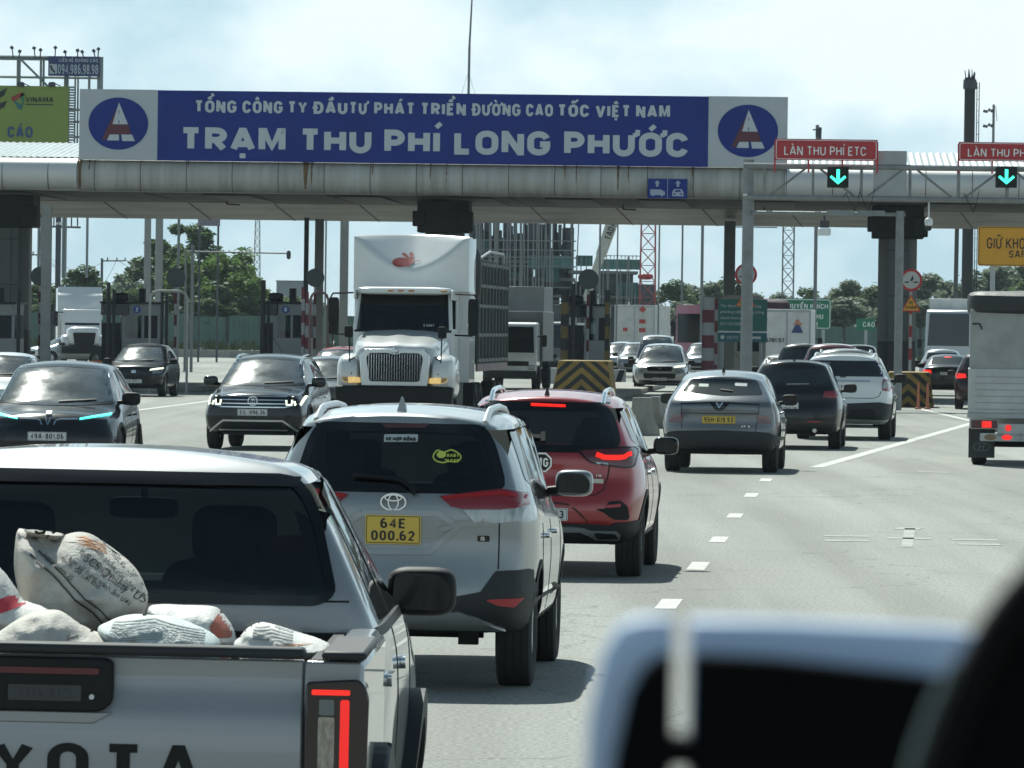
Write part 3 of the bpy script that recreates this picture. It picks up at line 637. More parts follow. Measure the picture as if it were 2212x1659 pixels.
    sk = q([(597, 1155), (850, 1155), (930, 1165), (985, 1185), (1170, 1190), (1195, 1215), (1190, 1250), (1170, 1258), (1010, 1250), (960, 1215), (900, 1190), (597, 1190)]); sk[0] = (0, sk[0][1]); sk[-1] = (0, sk[-1][1])
    ho = rc(q([(1000, 1195), (1160, 1205), (1182, 1240), (1030, 1236)]), .02)
    for f in (lambda p: p, mir): o = c.patch(f(sk), 'rear', M['satin'], 'skid_plate', off=.024); c.patch(f(ho), 'rear', M['blk'], 'exhaust_trim', off=.030, parent=o)
    for f in ('right', 'left'): c.patch(rc([(.12, .34), (.14, .50), (.46, .52), (.50, .36)], .03), f, M['dark'], 'bumper_cladding', off=.01)
    c.plate(-.0, q([(597, 1060)])[0][1], 'rear', '51K-248.13', M['pl_w'], .5, .11, off=.02)
    c.line(q([(488, 478), (560, 482), (600, 485)]), 'rear', .03, M['blk'], 'rear_wiper', off=.03, t=-.01); c.line(q([(592, 450), (598, 520)]), 'rear', .04, M['blk'], 'wiper_pivot', off=.035, t=-.01)
    c.windows_side([rc([(.62, 1.22), (1.15, 1.09), (1.18, 1.47), (.85, 1.47)], .04), rc([(1.22, 1.09), (1.95, 1.07), (1.95, 1.50), (1.22, 1.48)], .03), rc([(2.02, 1.07), (3.02, 1.05), (3.0, 1.10), (2.42, 1.48), (2.02, 1.50)], .03)])
    sp['arch'] = M['dark']; side_details(c, M['chrome']); c.mirrors(2.92, 1.10, M['gblk'], 1.0, .07); c.rails(M['chrome'], .055, .66, 2.4, .50); c.fin(.78, M['gblk'], .9)
    for x in (-.36, .36): seat(c, x, 1.95, .46, .66, .56); seat(c, x, 1.1, .46, .66, .5)
    return c
# ---- grey electric crossover
def grey_crossover():
    ppm, xc = 140, 1555; d = F / ppm; L, W, H = 4.24, 1.82, 1.59
    loc, rz = at_rear(xc, d, 5.0); q = cv((1560, 640, .3616), ppm, xc)
    sp = suv(L, W, H, yr=.85, yf=3.4, wr=.35, ww=.235, zb=.28, cr=.2, pr=.09, bw=.93,
        rear=[(.28, .12), (.40, .03), (.5, .0), (.68, .01), (.78, .05), (.98, .05), (1.06, .02), (1.12, .10), (1.40, .62), (1.46, .66), (1.55, .62)],
        top=[(0, 1.47), (.62, 1.485), (1.2, 1.57), (1.8, 1.59), (2.3, 1.57), (2.55, 1.50), (3.25, 1.06), (3.4, 1.02), (3.95, .95), (4.24, .85)],
        belt=[(0, 1.09), (1.5, 1.05), (3.2, .99), (4.24, .78)], roofw=[(0, .60), (.5, .60), (1.2, .62), (2.3, .62), (3.2, .76), (4.24, .70)])
    pm = paint('grey_metallic_paint', (.12, .128, .138), .4, .32); c = Car(sp, 'suv', 'grey electric crossover with a chrome V badge, yellow number plate and dark lower bumper', 'SUV', pm, loc, rz)
    win = rc(q([(388, 940), (450, 850), (900, 858), (955, 962), (680, 968)]), .05)
    c.patch(win, 'rear', M['glass'], 'rear_window'); c.patch(q([(660, 925), (745, 938), (745, 942), (660, 932)]), 'rear', M['blk'], 'rear_wiper', off=.02)
    c.patch(rc(q([(755, 880), (840, 884), (838, 905), (755, 900)]), .01), 'rear', mat('sticker_grey', (.42, .45, .45), .6), 'window_sticker', off=.006)
    c.patch(q([(505, 886), (572, 888), (572, 908), (505, 906)]), 'rear', mat('pale_green_sticker', (.12, .2, .17), .6), 'window_sticker', off=.006)
    # V crease and badge
    for f in (lambda p: p, mir): c.line(f(q([(660, 1015), (720, 1015), (800, 1022), (935, 1028)])), 'rear', .018, M['gblk'], 'tailgate_strip', off=.004)
    vb = q([(590, 1015), (625, 1018), (658, 1052), (690, 1020), (730, 1018), (700, 1055), (680, 1068), (640, 1068), (620, 1050)])
    c.patch(vb, 'rear', M['gblk'], 'badge_panel', off=.008); c.line(q([(640, 1018), (659, 1050), (682, 1018)]), 'rear', .018, M['chrome'], 'emblem', off=.018)
    lens = rc(q([(918, 1105), (975, 1108), (1000, 1120), (1020, 1160), (920, 1158)]), .015)
    for f in (lambda p: p, mir):
        o = c.patch(f(lens), 'rear', mat('smoked_red_lens', (.10, .03, .03), .15, coat=.8), 'tail_lamp', off=.01); c.line(f(q([(928, 1112), (975, 1116), (1000, 1140)])), 'rear', .02, mat('lens_pink', (.32, .16, .15), .3), 'lamp_strip', off=.014, parent=o)
    c.line(q([(395, 1025), (400, 1190)]), 'rear', .01); c.line(q([(935, 1030), (912, 1215)]), 'rear', .01); c.line(q([(395, 1085), (660, 1090), (930, 1092)]), 'rear', .012)
    px, pz = q([(656, 1132)])[0]; c.plate(px, pz, 'rear', '95H-019.93', M['pl_y'], .52, .12, off=.02)
    p0 = q([(812, 1185)])[0]; g = MB(); put_text(g, 'VF 6', (p0[0], c.hit(p0[0], p0[1], 'rear')[0].y, p0[1]), (1, 0, 0), (0, -1, 0), .03, t=.008, fit=.14); g.build('badge_letters', M['chrome'], c.root)
    half = q([(660, 1205), (912, 1215), (1000, 1222), (1060, 1250), (1072, 1330), (1050, 1400), (960, 1415), (660, 1405)]); half[0] = (0, half[0][1]); half[-1] = (0, half[-1][1])
    for f in (lambda p: p, mir): c.patch(f(half), 'rear', M['dark'], 'lower_bumper', off=.01); c.line(f(q([(660, 1330), (1000, 1345)])), 'rear', .03, M['blk'], 'bumper_crease', off=.016)
    c.windows_side([rc([(.75, 1.18), (1.1, 1.09), (1.15, 1.42), (.95, 1.42)], .03), rc([(1.2, 1.09), (1.9, 1.06), (1.9, 1.46), (1.2, 1.44)], .03), rc([(1.97, 1.06), (2.95, 1.03), (2.4, 1.43), (1.97, 1.46)], .03)])
    sp['arch'] = M['dark']; side_details(c, pm); c.mirrors(2.9, 1.08, M['blk'], 1.05, .08); c.fin(1.15, M['blk'], 1.0); return c
# ---- black crossover ahead of the grey one
def black_crossover():
    ppm, xc = 116, 1712; d = F / ppm; L, W, H = 4.55, 1.84, 1.67
    loc, rz = at_rear(xc, d, 5.0); q = cv((1560, 640, .3616), ppm, xc)
    sp = suv(L, W, H, wr=.36, ww=.235, zb=.28)
    pm = paint('black_paint', (.012, .013, .016), .0, .22); c = Car(sp, 'suv', 'glossy black crossover between the grey electric car and the white SUV', 'SUV', pm, loc, rz)
    win = rc(q([(905, 795), (1320, 790), (1350, 900), (1330, 912), (930, 900)]), .05); win = rc([(-.66, 1.18), (-.58, 1.50), (.58, 1.50), (.66, 1.18)], .06)
    c.patch(win, 'rear', M['glass'], 'rear_window'); c.patch([(-.12, 1.20), (.3, 1.215), (.3, 1.225), (-.12, 1.215)], 'rear', M['satin'], 'rear_wiper', off=.02)
    lens = rc(q([(1340, 930), (1388, 925), (1410, 950), (1400, 995), (1345, 985)]), .02); lens = rc([(.56, .98), (.78, .96), (.86, 1.02), (.84, 1.10), (.58, 1.09)], .02)
    for f in (lambda p: p, mir): c.patch(f(lens), 'rear', M['redl'], 'tail_lamp', off=.01); c.patch(f(rc([(.28, .515), (.52, .515), (.52, .535), (.28, .535)], .005)), 'rear', mat('reflector_red', (.4, .03, .04), .3), 'reflector', off=.01)
    c.patch([(-.8, .30), (.8, .30), (.82, .48), (-.82, .48)], 'rear', M['dark'], 'lower_bumper', off=.008)
    g = MB(); y = c.hit(.4, .42, 'rear')[0].y; g.tube((.42, y + .1, .36), (.42, y - .03, .36), .04, n=12); g.build('exhaust_pipe', M['chrome'], c.root)
    c.plate(-.05, .80, 'rear', '51G-760.18', M['pl_w'], .33, .16, lines=['51G', '760.18'])
    c.windows_side(dlo_suv(L, H)); side_details(c, M['chrome']); c.mirrors(L*.665, 1.1, M['blk'], 1.05, .08); c.fin(.78, M['gblk'], 1.0); return c
# ---- white large SUV
def white_suv():
    ppm, xc = 106, 1820; d = F / ppm; L, W, H = 5.0, 2.0, 1.78
    loc, rz = at_rear(xc, d, 5.5); q = cv((1860, 540, .3857), ppm, xc)
    sp = suv(L, W, H, wr=.39, ww=.26, zb=.32, yr=1.1, yf=4.12, rear=[(.3, .12), (.45, .02), (.62, .0), (.72, .02), (.85, .06), (1.2, .09), (1.28, .13), (1.68, .36), (1.74, .36)], roofw=[(0, .66), (.5, .67), (2, .68), (3, .68), (3.8, .84), (5, .8)], belt=[(0, 1.28), (1.5, 1.18), (3.8, 1.1), (5, .9)],
        top=[(0, 1.72), (.4, 1.74), (1.6, 1.78), (2.6, 1.76), (2.95, 1.68), (3.8, 1.2), (4.0, 1.15), (4.7, 1.08), (5, .98)])
    pm = paint('white_car_paint', (.66, .67, .67), .0, .3); c = Car(sp, 'suv', 'white large SUV with dark lower bumper and pale stickers on its rear window', 'SUV', pm, loc, rz)
    win = rc([(-.84, 1.30), (-.76, 1.62), (.76, 1.62), (.86, 1.30)], .05); c.patch(win, 'rear', M['glass'], 'rear_window')
    g = MB()
    for i in range(4): 
        p = c.hit(-.2, 1.58 - i*.055, 'rear')[0]; put_text(g, ['GIA DINH', 'CHO BE', 'TREN XE', 'XIN CAM ON'][i][:8 - (i % 2)*2], (-.2, p.y - .012, p.z - .035), (1, 0, 0), (0, -1, .4), .042, t=.002, up=(0, .4, .9), center=True, sw=.22, fit=.42 - .05*i)
    g.build('window_sticker', mat('lilac_sticker', (.42, .36, .5), .6), c.root)
    lens = rc([(.80, 1.02), (.94, 1.0), (1.0, 1.1), (.97, 1.24), (.82, 1.25), (.80, 1.2)], .02)
    for f in (lambda p: p, mir):
        o = c.patch(f(lens), 'rear', M['redl'], 'tail_lamp', off=.014); c.patch(f(rc([(.805, 1.06), (.88, 1.06), (.88, 1.2), (.805, 1.2)], .02)), 'rear', M['clear'], 'reversing_lens', off=.018, parent=o)
        c.patch(f([(.0, .44), (.9, .42), (.97, .5), (.98, .74), (.75, .78), (.55, .72), (.0, .74)]), 'rear', M['dark'], 'lower_bumper', off=.012)
    c.patch(rc([(.1, .44), (.62, .44), (.68, .56), (.62, .64), (.16, .62)], .04), 'rear', M['blk'], 'tow_bracket', off=.03)
    c.patch(rr(-.3, 1.19, .55, 1.225, .01), 'rear', M['satin'], 'tailgate_strip', off=.012); c.patch(rr(-.06, 1.275, .06, 1.295, .005), 'rear', M['ink'], 'emblem', off=.006)
    c.plate(.0, 1.07, 'rear', '51H-733.02', M['pl_w'], .52, .12, off=.015); c.line([(-.78, .86), (.62, .86), (.74, .90), (.78, 1.0)], 'rear', .012)
    c.windows_side(dlo_suv(L, H, 1.16)); side_details(c, pm); c.mirrors(L*.665, 1.22, M['blk'], 1.15, .1); c.rails(pm, .05, .6, 3.0, .6); return c
# ---- plain distant cars: one builder, seen from behind or from the front
def distant_car(kind, label, xD, d, th, face, col, metal=.3, W=1.8, L=4.4, H=1.6, lit=False, cat='car', group=None, name=None, plate='', rail=False):
    sp = (sedan if kind == 'sedan' else suv)(L, W, H); loc, rz = at_rear(xD, d, th) if face == 'rear' else at_front(xD, d, th, L)
    pm = paint('paint_%02x%02x%02x' % tuple(int(255*v) for v in col), col, metal, .28)
    c = Car(sp, name or ('sedan' if kind == 'sedan' else 'suv'), label, cat, pm, loc, rz, group, hi=False)
    h = H if kind != 'sedan' else H
    if face == 'rear':
        if kind == 'sedan': c.patch(rc([(-.60, 1.12), (-.52, H-.10), (.52, H-.10), (.60, 1.12)], .05), 'rear', M['glass'], 'rear_window', res=.1)
        else: c.patch(rc([(-W*.35, .74*H), (-W*.31, H-.16), (W*.31, H-.16), (W*.35, .74*H)], .05), 'rear', M['glass'], 'rear_window', res=.1)
        z = .86 if kind == 'sedan' else .98
        for f in (lambda p: p, mir): c.patch(f(rc([(W*.30, z - .06), (W*.45, z - .08), (W*.47, z + .07), (W*.31, z + .06)], .02)), 'rear', M['redon'] if lit else M['redl'], 'tail_lamp', off=.01, res=.1)
        c.patch([(-W*.42, .28), (W*.42, .28), (W*.44, .46), (-W*.44, .46)], 'rear', M['dark'], 'lower_bumper', off=.008, res=.15)
        if lit: c.patch([(-.14, H - .12), (.14, H - .12), (.14, H - .09), (-.14, H - .09)] if kind != 'sedan' else [(-.12, H-.13), (.12, H-.13), (.12, H-.10), (-.12, H-.10)], 'rear', M['redon'], 'high_brake_lamp', off=.012)
    else:
        front_windscreen(c); z = .74
        c.patch(rc([(-W*.28, .48), (W*.28, .48), (W*.30, .66), (-W*.30, .66)], .03), 'front', M['blk'], 'grille', off=.006, res=.12)
        for f in (lambda p: p, mir): c.patch(f(rc([(W*.29, z - .05), (W*.44, z - .03), (W*.45, z + .06), (W*.32, z + .05)], .02)), 'front', M['whton'] if lit else M['clear'], 'headlamp', off=.01, res=.1)
        c.patch([(-W*.42, .26), (W*.42, .26), (W*.44, .42), (-W*.44, .42)], 'front', M['dark'], 'lower_bumper', off=.008, res=.15)
    if plate: c.plate(0, .80 if face == 'rear' else .46, face, plate, M['pl_w'], .5, .11)
    c.windows_side(dlo_sedan(L, H) if kind == 'sedan' else dlo_suv(L, H)); c.mirrors(L*.665, 1.02, M['blk'], 1.0, .08)
    if rail: c.rails(M['satin'], .05, L*.2, L*.58)
    return c
def front_windscreen(c, m=None, wb=.80, wt=.64, z0=None, z1=None):
    L, W, sp = c.L, c.W, c.sp; H = max(p[1] for p in sp['top'])
    z0 = z0 or (1.06 if H > 1.52 else 1.0); z1 = z1 or H - .10
    pts = rc([(-W/2*wb, z0 + .01), (-W/2*wb*.6, z0 - .012), (0, z0 - .02), (W/2*wb*.6, z0 - .012), (W/2*wb, z0 + .01), (W/2*wt, z1 - .02), (0, z1 + .015), (-W/2*wt, z1 - .02)], .04)
    o = c.patch(pts, 'front', m or M['wglass'], 'windscreen', off=.004, res=.06); c.line(pts, 'front', .035, M['gblk'], 'windscreen_border', off=.006, closed=True)
    c.line([(-.55, z0 + .04), (-.05, z0 + .01)], 'front', .015, M['blk'], 'wiper', off=.02, t=-.01); return o
# ---- oncoming black electric SUV with a cyan light strip
def black_electric_suv():
    ppm, xc = 160, 103; d = F / ppm; L, W, H = 4.75, 1.93, 1.66
    loc, rz = at_front(xc, d, .6, L); q = cv((0, 840, .39783), ppm, xc, sgn=-1)
    sp = suv(L, W, H, wr=.37, zb=.26, front=[(.26, .12), (.42, .02), (.6, .0), (.76, .04), (.88, .12), (.94, .22)], cf=.3, top=[(0, H-.05), (L*.16, H-.02), (L*.33, H), (L*.48, H-.015), (L*.545, H-.07), (L*.59, H-.15), (L*.745, 1.10), (L*.78, 1.06), (L*.93, .98), (L, .88)])
    pm = paint('black_blue_paint', (.014, .016, .02), .1, .2); c = Car(sp, 'suv', 'oncoming black electric SUV with a cyan light strip across its nose', 'SUV', pm, loc, rz)
    front_windscreen(c, wb=.83, wt=.66, z0=1.09, z1=1.58)
    g = [(.11, .87), (.30, .885), (.83, .955)]
    for f in (lambda p: p, mir):
        c.line(f([(.08, .80), (.11, .865), (.16, .88), (.40, .885)]), 'front', .016, M['chrome'], 'nose_strip', off=.008); c.patch(f([(.42, .872), (.80, .935), (.80, .960), (.42, .895)]), 'front', M['cyan'], 'light_strip', off=.012)
        c.patch(f(rc([(.58, .56), (.86, .60), (.84, .72), (.60, .70)], .03)), 'front', M['gblk'], 'headlamp', off=.008)
    c.line([(-.04, .90), (0, .80), (.04, .90)], 'front', .016, M['chrome'], 'emblem', off=.014); c.patch(rr(-.04, .935, .04, .975, .008), 'front', M['white'], 'front_camera', off=.02)
    c.patch([(-.75, .30), (.75, .30), (.80, .46), (-.80, .46)], 'front', M['blk'], 'lower_grille', off=.006)
    c.plate(0, .65, 'front', '49A-801.06', M['pl_w'], .52, .115, off=.02); side_details(c, M['blk']); c.windows_side(dlo_suv(L, H)); c.mirrors(L*.655, 1.12, M['blk'], 1.1, .08); return c
# ---- oncoming black SUV with split grille bars
def dark_tiguan():
    ppm, xc = 124, 546; d = F / ppm; L, W, H = 4.7, 1.84, 1.68
    loc, rz = at_front(xc, d, 5.0, L); q = cv((0, 840, .39783), ppm, xc, sgn=-1)
    sp = suv(L, W, H, wr=.36, zb=.26, cf=.22, pf=.09, front=[(.26, .12), (.42, .02), (.6, .0), (.82, .02), (.95, .05), (1.0, .12)], top=[(0, H-.05), (L*.16, H-.02), (L*.33, H), (L*.50, H-.02), (L*.56, H-.07), (L*.60, H-.15), (L*.755, 1.14), (L*.79, 1.10), (L*.93, 1.04), (L, .96)])
    pm = paint('black_grey_paint', (.018, .02, .024), .15, .2); c = Car(sp, 'suv', 'oncoming black SUV with chrome grille bars and lit hook shaped headlamps', 'SUV', pm, loc, rz)
    front_windscreen(c, wb=.82, wt=.67, z0=1.15, z1=1.59)
    c.patch(rc([(-.60, .76), (.60, .76), (.58, .955), (-.58, .955)], .03), 'front', M['gblk'], 'grille', off=.006)
    for z in (.94, .88, .815): c.line([(-.58, z), (.58, z)], 'front', .016, M['chrome'], 'grille_bar', off=.014)
    c.line([(-.72, .80), (-.55, .755), (.55, .755), (.72, .80)], 'front', .018, M['chrome'], 'grille_bar', off=.012)
    ex = 0; ez = .865; y = c.hit(0, ez, 'front')[0].y; g = MB(); e = ell(0, ez, .08, .08, 24); e.append(e[0])
    for k in ribbon2(e, .014): g.prism([tuple(v) for v in k], 'y', y, y + .022)
    put_text(g, 'V', (0, y + .012, ez), (-1, 0, 0), (0, 1, 0), .06, t=.008, center=True, sw=.18, ws=.9); put_text(g, 'W', (0, y + .012, ez - .065), (-1, 0, 0), (0, 1, 0), .06, t=.008, center=True, sw=.16, ws=1.1); g.build('emblem', M['chrome'], c.root)
    for f in (lambda p: p, mir):
        o = c.patch(f(rc([(.57, .79), (.80, .78), (.86, .86), (.84, .965), (.58, .95)], .02)), 'front', M['gblk'], 'headlamp', off=.010)
        c.line(f([(.83, .95), (.80, .80), (.72, .80), (.70, .86)]), 'front', .035, M['whton'], 'daytime_lamp', off=.016, parent=o); c.line(f([(.67, .94), (.66, .80), (.58, .80), (.57, .88)]), 'front', .03, M['whton'], 'daytime_lamp', off=.016, parent=o)
    c.line([(-.80, .32), (-.52, .52), (.52, .52), (.80, .32)], 'front', .03, M['satin'], 'bumper_trim', off=.014); c.line([(-.60, .36), (.60, .36)], 'front', .02, M['satin'], 'bumper_trim', off=.012)
    c.patch([(-.6, .36), (.6, .36), (.48, .50), (-.48, .50)], 'front', M['blk'], 'lower_grille', off=.006)
    c.plate(0, .665, 'front', '51L-096.36', M['pl_w'], .52, .115, off=.02); side_details(c, M['chrome']); c.windows_side(dlo_suv(L, H)); c.mirrors(L*.655, 1.16, pm, 1.1, .08); c.rails(M['chrome'], .05, .8, 2.7); return c
def oncoming_detail(c, top=.78, w=.30):
    """narrow lit lamps and a wide dark grille for a smaller oncoming car"""
    W = c.W
    for f in (lambda p: p, mir): c.patch(f([(W*.26, top), (W*.45, top + .05), (W*.45, top + .09), (W*.27, top + .045)]), 'front', M['whton'], 'daytime_lamp', off=.02)
    c.patch(rc([(-.07, top - .07), (.07, top - .07), (.07, top + .01), (-.07, top + .01)], .02), 'front', M['chrome'], 'emblem', off=.016)
# ---- silver pickup nearest to the viewer
def pickup():
    d = 16.58; xc = 92; L, W, H = 5.32, 1.855, 1.815; th = 1.0
    loc, rz = at_rear(xc, d, th)
    pm = paint('silver_pickup_paint', (.255, .265, .278), .3, .40)
    sp = suv(L, W, H, yr=.98, yf=4.05, wr=.385, ww=.265, zb=.42, cr=.05, pr=.02, pf=.10, crown=.06, wi=.0,
        rear=[(.4, 1.62), (1.34, 1.62), (1.70, 1.74), (1.79, 1.90), (1.83, 2.0)], front=[(.4, .1), (.6, 0), (.9, .02), (1.05, .1)],
        top=[(1.6, 1.78), (1.95, 1.80), (2.6, 1.80), (3.1, 1.78), (3.4, 1.71), (4.05, 1.30), (4.2, 1.26), (5.0, 1.15), (5.32, 1.05)],
        belt=[(1.6, 1.25), (4.0, 1.20), (5.3, .98)], roofw=[(1.6, .635), (2.1, .64), (3.3, .64), (4.1, .80), (5.3, .78)], bw=.965,
        low=[(0, .90), (.1, .96), (.4, .99), (.7, 1.0), (.9, .99), (1, .965)])
    c1 = MB(); c1.bx(-.72, .72, 1.75, 3.55, .7, 1.70); c2 = MB(); c2.prism(rc([(-.70, 1.36), (-.60, 1.675), (.60, 1.675), (.70, 1.36)], .07), 'y', 1.2, 2.2)
    c3 = MB(); c3.prism([(-.68, 1.30), (.68, 1.30), (.56, 1.68), (-.56, 1.68)], 'y', 3.3, 4.6); c4 = MB(); c4.prism([(2.15, 1.30), (3.70, 1.27), (3.25, 1.63), (2.2, 1.63)], 'x', -2, 2)
    sp['cuts'] = [c1, c2, c3, c4]
    c = Car(sp, 'pickup_truck', 'silver double cab pickup loaded with white sacks, nearest to the viewer', 'pickup', pm, loc, rz, lean=R(.45))
    win = rc([(-.74, 1.335), (-.70, 1.58), (-.62, 1.71), (.62, 1.71), (.685, 1.60), (.745, 1.36), (.70, 1.335)], .08)
    c.patch(win, 'rear', glass('pickup_rear_glass', (.10, .12, .122)), 'rear_window', off=.004); c.line(win, 'rear', .03, M['gblk'], 'window_border', off=.008, closed=True); c.patch([(-.62, 1.685), (.62, 1.685), (.63, 1.715), (-.63, 1.715)], 'rear', M['gblk'], 'window_border', off=.010)
    c.patch(rc([(-.72, 1.29), (.72, 1.29), (.58, 1.69), (-.58, 1.69)], .06), 'front', M['see'], 'windscreen', off=.004)
    for s in (-1, 1): c.line([(s*.63, 1.72), (s*.622, 1.80)], 'rear', .016, M['blk'], 'roof_moulding', off=.01)
    c.line([(-.85, 1.335), (.85, 1.335)], 'rear', .006)
    for polys in ([rc([(2.02, 1.26), (2.10, 1.66), (2.62, 1.69), (2.64, 1.25)], .03), rc([(2.72, 1.25), (2.72, 1.69), (3.25, 1.68), (3.78, 1.28), (3.78, 1.24)], .03)],): c.windows_side(polys, m=M['seedark'])
    for ax in ('right', 'left'):
        c.line([(2.68, 1.25), (2.68, 1.70)], ax, .08, M['gblk'], 'door_pillar_trim', off=.006); c.line([(2.68, .5), (2.68, 1.24)], ax); c.line([(3.8, .55), (3.8, 1.22)], ax); c.line([(1.72, .6), (1.72, 1.22)], ax)
        c.line([(1.75, 1.235), (3.9, 1.215)], ax, .03, M['blk'], 'window_seal', off=.008)
        for y in (1.82, 2.80): c.patch(rc([(y, 1.06), (y + .22, 1.06), (y + .22, 1.10), (y, 1.10)], .015), ax, M['chrome'], 'door_handle', off=.022, sink=.02)
        q = [(4.05 + .47*math.cos(R(a)), .40 + .47*math.sin(R(a))) for a in range(0, 181, 9)]; c.line(q, ax, .10, M['dark'], 'wheel_arch_flare', off=.05, t=.02)
    c.mirrors(3.72, 1.25, M['blk'], 1.04, -.01)
    for x in (-.37, .37): seat(c, x, 2.75, .52, .80, .62)
    seat(c, -.37, 1.95, .5, .75, .42); seat(c, .37, 1.95, .5, .75, .42); g = MB(); g.bx(-.7, .7, 3.45, 3.9, .8, 1.22); g.build('dashboard', M['intr'], c.root, bevel=.03)
    g = MB(); g.sq((.0, 3.5, 1.56), (.24, .05, .075), .4, .4); g.tube((0, 3.5, 1.6), (0, 3.52, 1.72), .012); g.build('rear_view_mirror', M['blk'], c.root, smooth=True)
    g = MB(); g.lathe([(-.0, .19), (.03, .175), (.0, .16), (-.03, .175), (-.0, .19)], (-.37, 3.42, 1.18), 'y', 24); g.box((-.37, 3.44, 1.18), (.32, .02, .03)); g.build('steering_wheel', M['blk'], c.root, smooth=True)
    g = MB(); g.sq((.60, 1.98, 1.40), (.24, .16, .26), .5, .5); g.build('red_shape', mat('interior_red', (.30, .012, .02), .8, var=.3), c.root, smooth=True)  # red rounded shape inside the cab, low at the right
    # ---- load bed
    arch = [(.98 + .46*math.cos(R(a)), .40 + .46*math.sin(R(a))) for a in range(170, 9, -10)]
    side = [(.03, 1.243), (.03, .55), (.10, .50), (.45, .48)] + arch + [(1.50, .48), (1.60, .48), (1.60, 1.243)]
    for s in (-1, 1):
        g = MB(); g.prism(side, 'x', s*.80, s*.922); g.build('bed_side', pm, c.root, bevel=.022); g = MB(); g.prism([(s*.81, .86), (s*.90, .86), (s*.90, 1.60), (s*.81, 1.60)][::s], 'z', 1.235, 1.256); g.build('rail_top', pm, c.root, bevel=.01)
        g = MB(); g.prism([(s*.80, 0), (s*.93, 0), (s*.93, .85), (s*.80, .85)][::s], 'z', 1.247, 1.272); g.build('rail_cap', M['dark'], c.root, bevel=.012)
        g = MB(); q = [(.98 + .50*math.cos(R(a)), .40 + .50*math.sin(R(a))) for a in range(-5, 186, 8)]
        for k in ribbon2(q, .09): g.prism([tuple(v) for v in k], 'x', s*.90, s*.972)
        g.build('wheel_arch_flare', M['dark'], c.root, bevel=.012)
        g = MB(); g.prism([(s*.752, .62), (s*.915, .62), (s*.915, 1.242), (s*.752, 1.242)], 'y', .022, .10); g.build('corner_panel', pm, c.root, bevel=.008)
        lz = rc([(s*.757, .80), (s*.915, .80), (s*.935, .86), (s*.94, 1.15), (s*.915, 1.195), (s*.757, 1.185)], .02)
        g = MB(); g.prism(lz, 'y', -.012, .16); o = g.build('tail_lamp', mat('lamp_black_red', (.010, .003, .004), .12, coat=.5), c.root, bevel=.006)
        g = MB(); g.prism(rr(min(s*.775, s*.885), 1.148, max(s*.775, s*.885), 1.163, .004), 'y', -.020, 0); g.build('lit_strip', M['redon'], o)
        g = MB(); g.prism(rr(min(s*.858, s*.884), .82, max(s*.858, s*.884), 1.135, .006), 'y', -.022, 0); g.build('lit_strip', mat('lit_red_bar', (.3, .008, .008), .25, emit=.55, ecol=(1, .02, .015)), o)
        g = MB(); g.prism(rr(min(s*.797, s*.84), 1.09, max(s*.797, s*.84), 1.135, .005), 'y', -.018, 0); g.build('reversing_lens', mat('grey_lens', (.14, .16, .16), .2), o)
        g = MB(); g.prism(rr(min(s*.795, s*.842), .83, max(s*.795, s*.842), 1.085, .006), 'y', -.017, 0); g.build('indicator_lens', mat('indicator_lens', (.38, .33, .27), .2, var=.55, vscale=60, stretch=(1, 1, .4)), o)
    g = MB(); g.prism([(.05, .60), (.012, .64), (0, .70), (0, 1.02), (.004, 1.06), (.014, 1.10), (.034, 1.14), (.040, 1.19), (.036, 1.243), (.09, 1.243), (.09, .60)], 'x', -.749, .749)
    tg = g.build('tailgate', pm, c.root, bevel=.006)
    g = MB(); g.prism([(-.752, -.004), (.752, -.004), (.752, .105), (-.752, .105)], 'z', 1.247, 1.279); g.build('tailgate_cap', M['dark'], c.root, bevel=.012)
    g = MB(); g.prism(rc([(-.19, 1.085), (.17, 1.085), (.204, 1.11), (.204, 1.225), (.185, 1.238), (-.185, 1.238), (-.204, 1.225), (-.204, 1.11)], .02), 'y', -.016, .04); hz = g.build('tailgate_handle', M['blk'], tg, bevel=.006)
    g = MB(); g.prism(rr(-.165, 1.192, .165, 1.210, .005), 'y', -.021, 0); g.build('high_brake_lamp', mat('dim_red_bar', (.10, .008, .012), .2), tg)
    g = MB(); g.prism(rr(-.095, 1.115, .115, 1.16, .005), 'y', -.019, 0); put_text(g, 'HILUX', (.01, -.019, 1.122), (1, 0, 0), (0, -1, 0), .03, t=.003, center=True, fit=.16, sw=.2); g.build('handle_lettering', mat('dark_letters', (.03, .032, .034), .4), tg)
    g = MB(); g.lathe([(-.0215, .001), (-.0215, .0075), (-.016, .009)], (.145, 0, 1.128), 'y', 12); g.build('key_barrel', M['satin'], tg)
    g = MB(); g.prism([(-.21, 1.05), (.15, 1.05), (.205, 1.083), (-.24, 1.083)], 'y', -.002, .02); g.build('handle_recess', pm, tg, bevel=.004)
    for k, ch in enumerate('TOYOTA'):
        g = MB(); put_text(g, ch, ((k - 2.5)*.1585, -.001, .872), (1, 0, 0), (0, -1, 0), .122, t=.004, center=True, fit=.118, sw=.2); g.build('tailgate_letter', M['blk'], tg)
    g = MB(); g.bx(-.76, .76, .09, 1.60, .78, .82); g.bx(-.79, .79, 1.56, 1.60, .5, 1.24); g.build('bed_floor', M['blk'], c.root)
    for s in (-1, 1): g = MB(); g.bx(min(s*.765, s*.798), max(s*.765, s*.798), .1, 1.58, .8, 1.243); g.build('bed_liner', M['blk'], c.root)
    g = MB(); g.bx(-.88, .88, -.06, .16, .44, .60); g.build('rear_bumper', M['satin'], c.root, bevel=.03)
    g = MB(); g.prism(rr(-.19, .50, .19, .585, .01), 'y', -.07, -.06); o = g.build('number_plate', M['pl_w'], c.root)
    return c
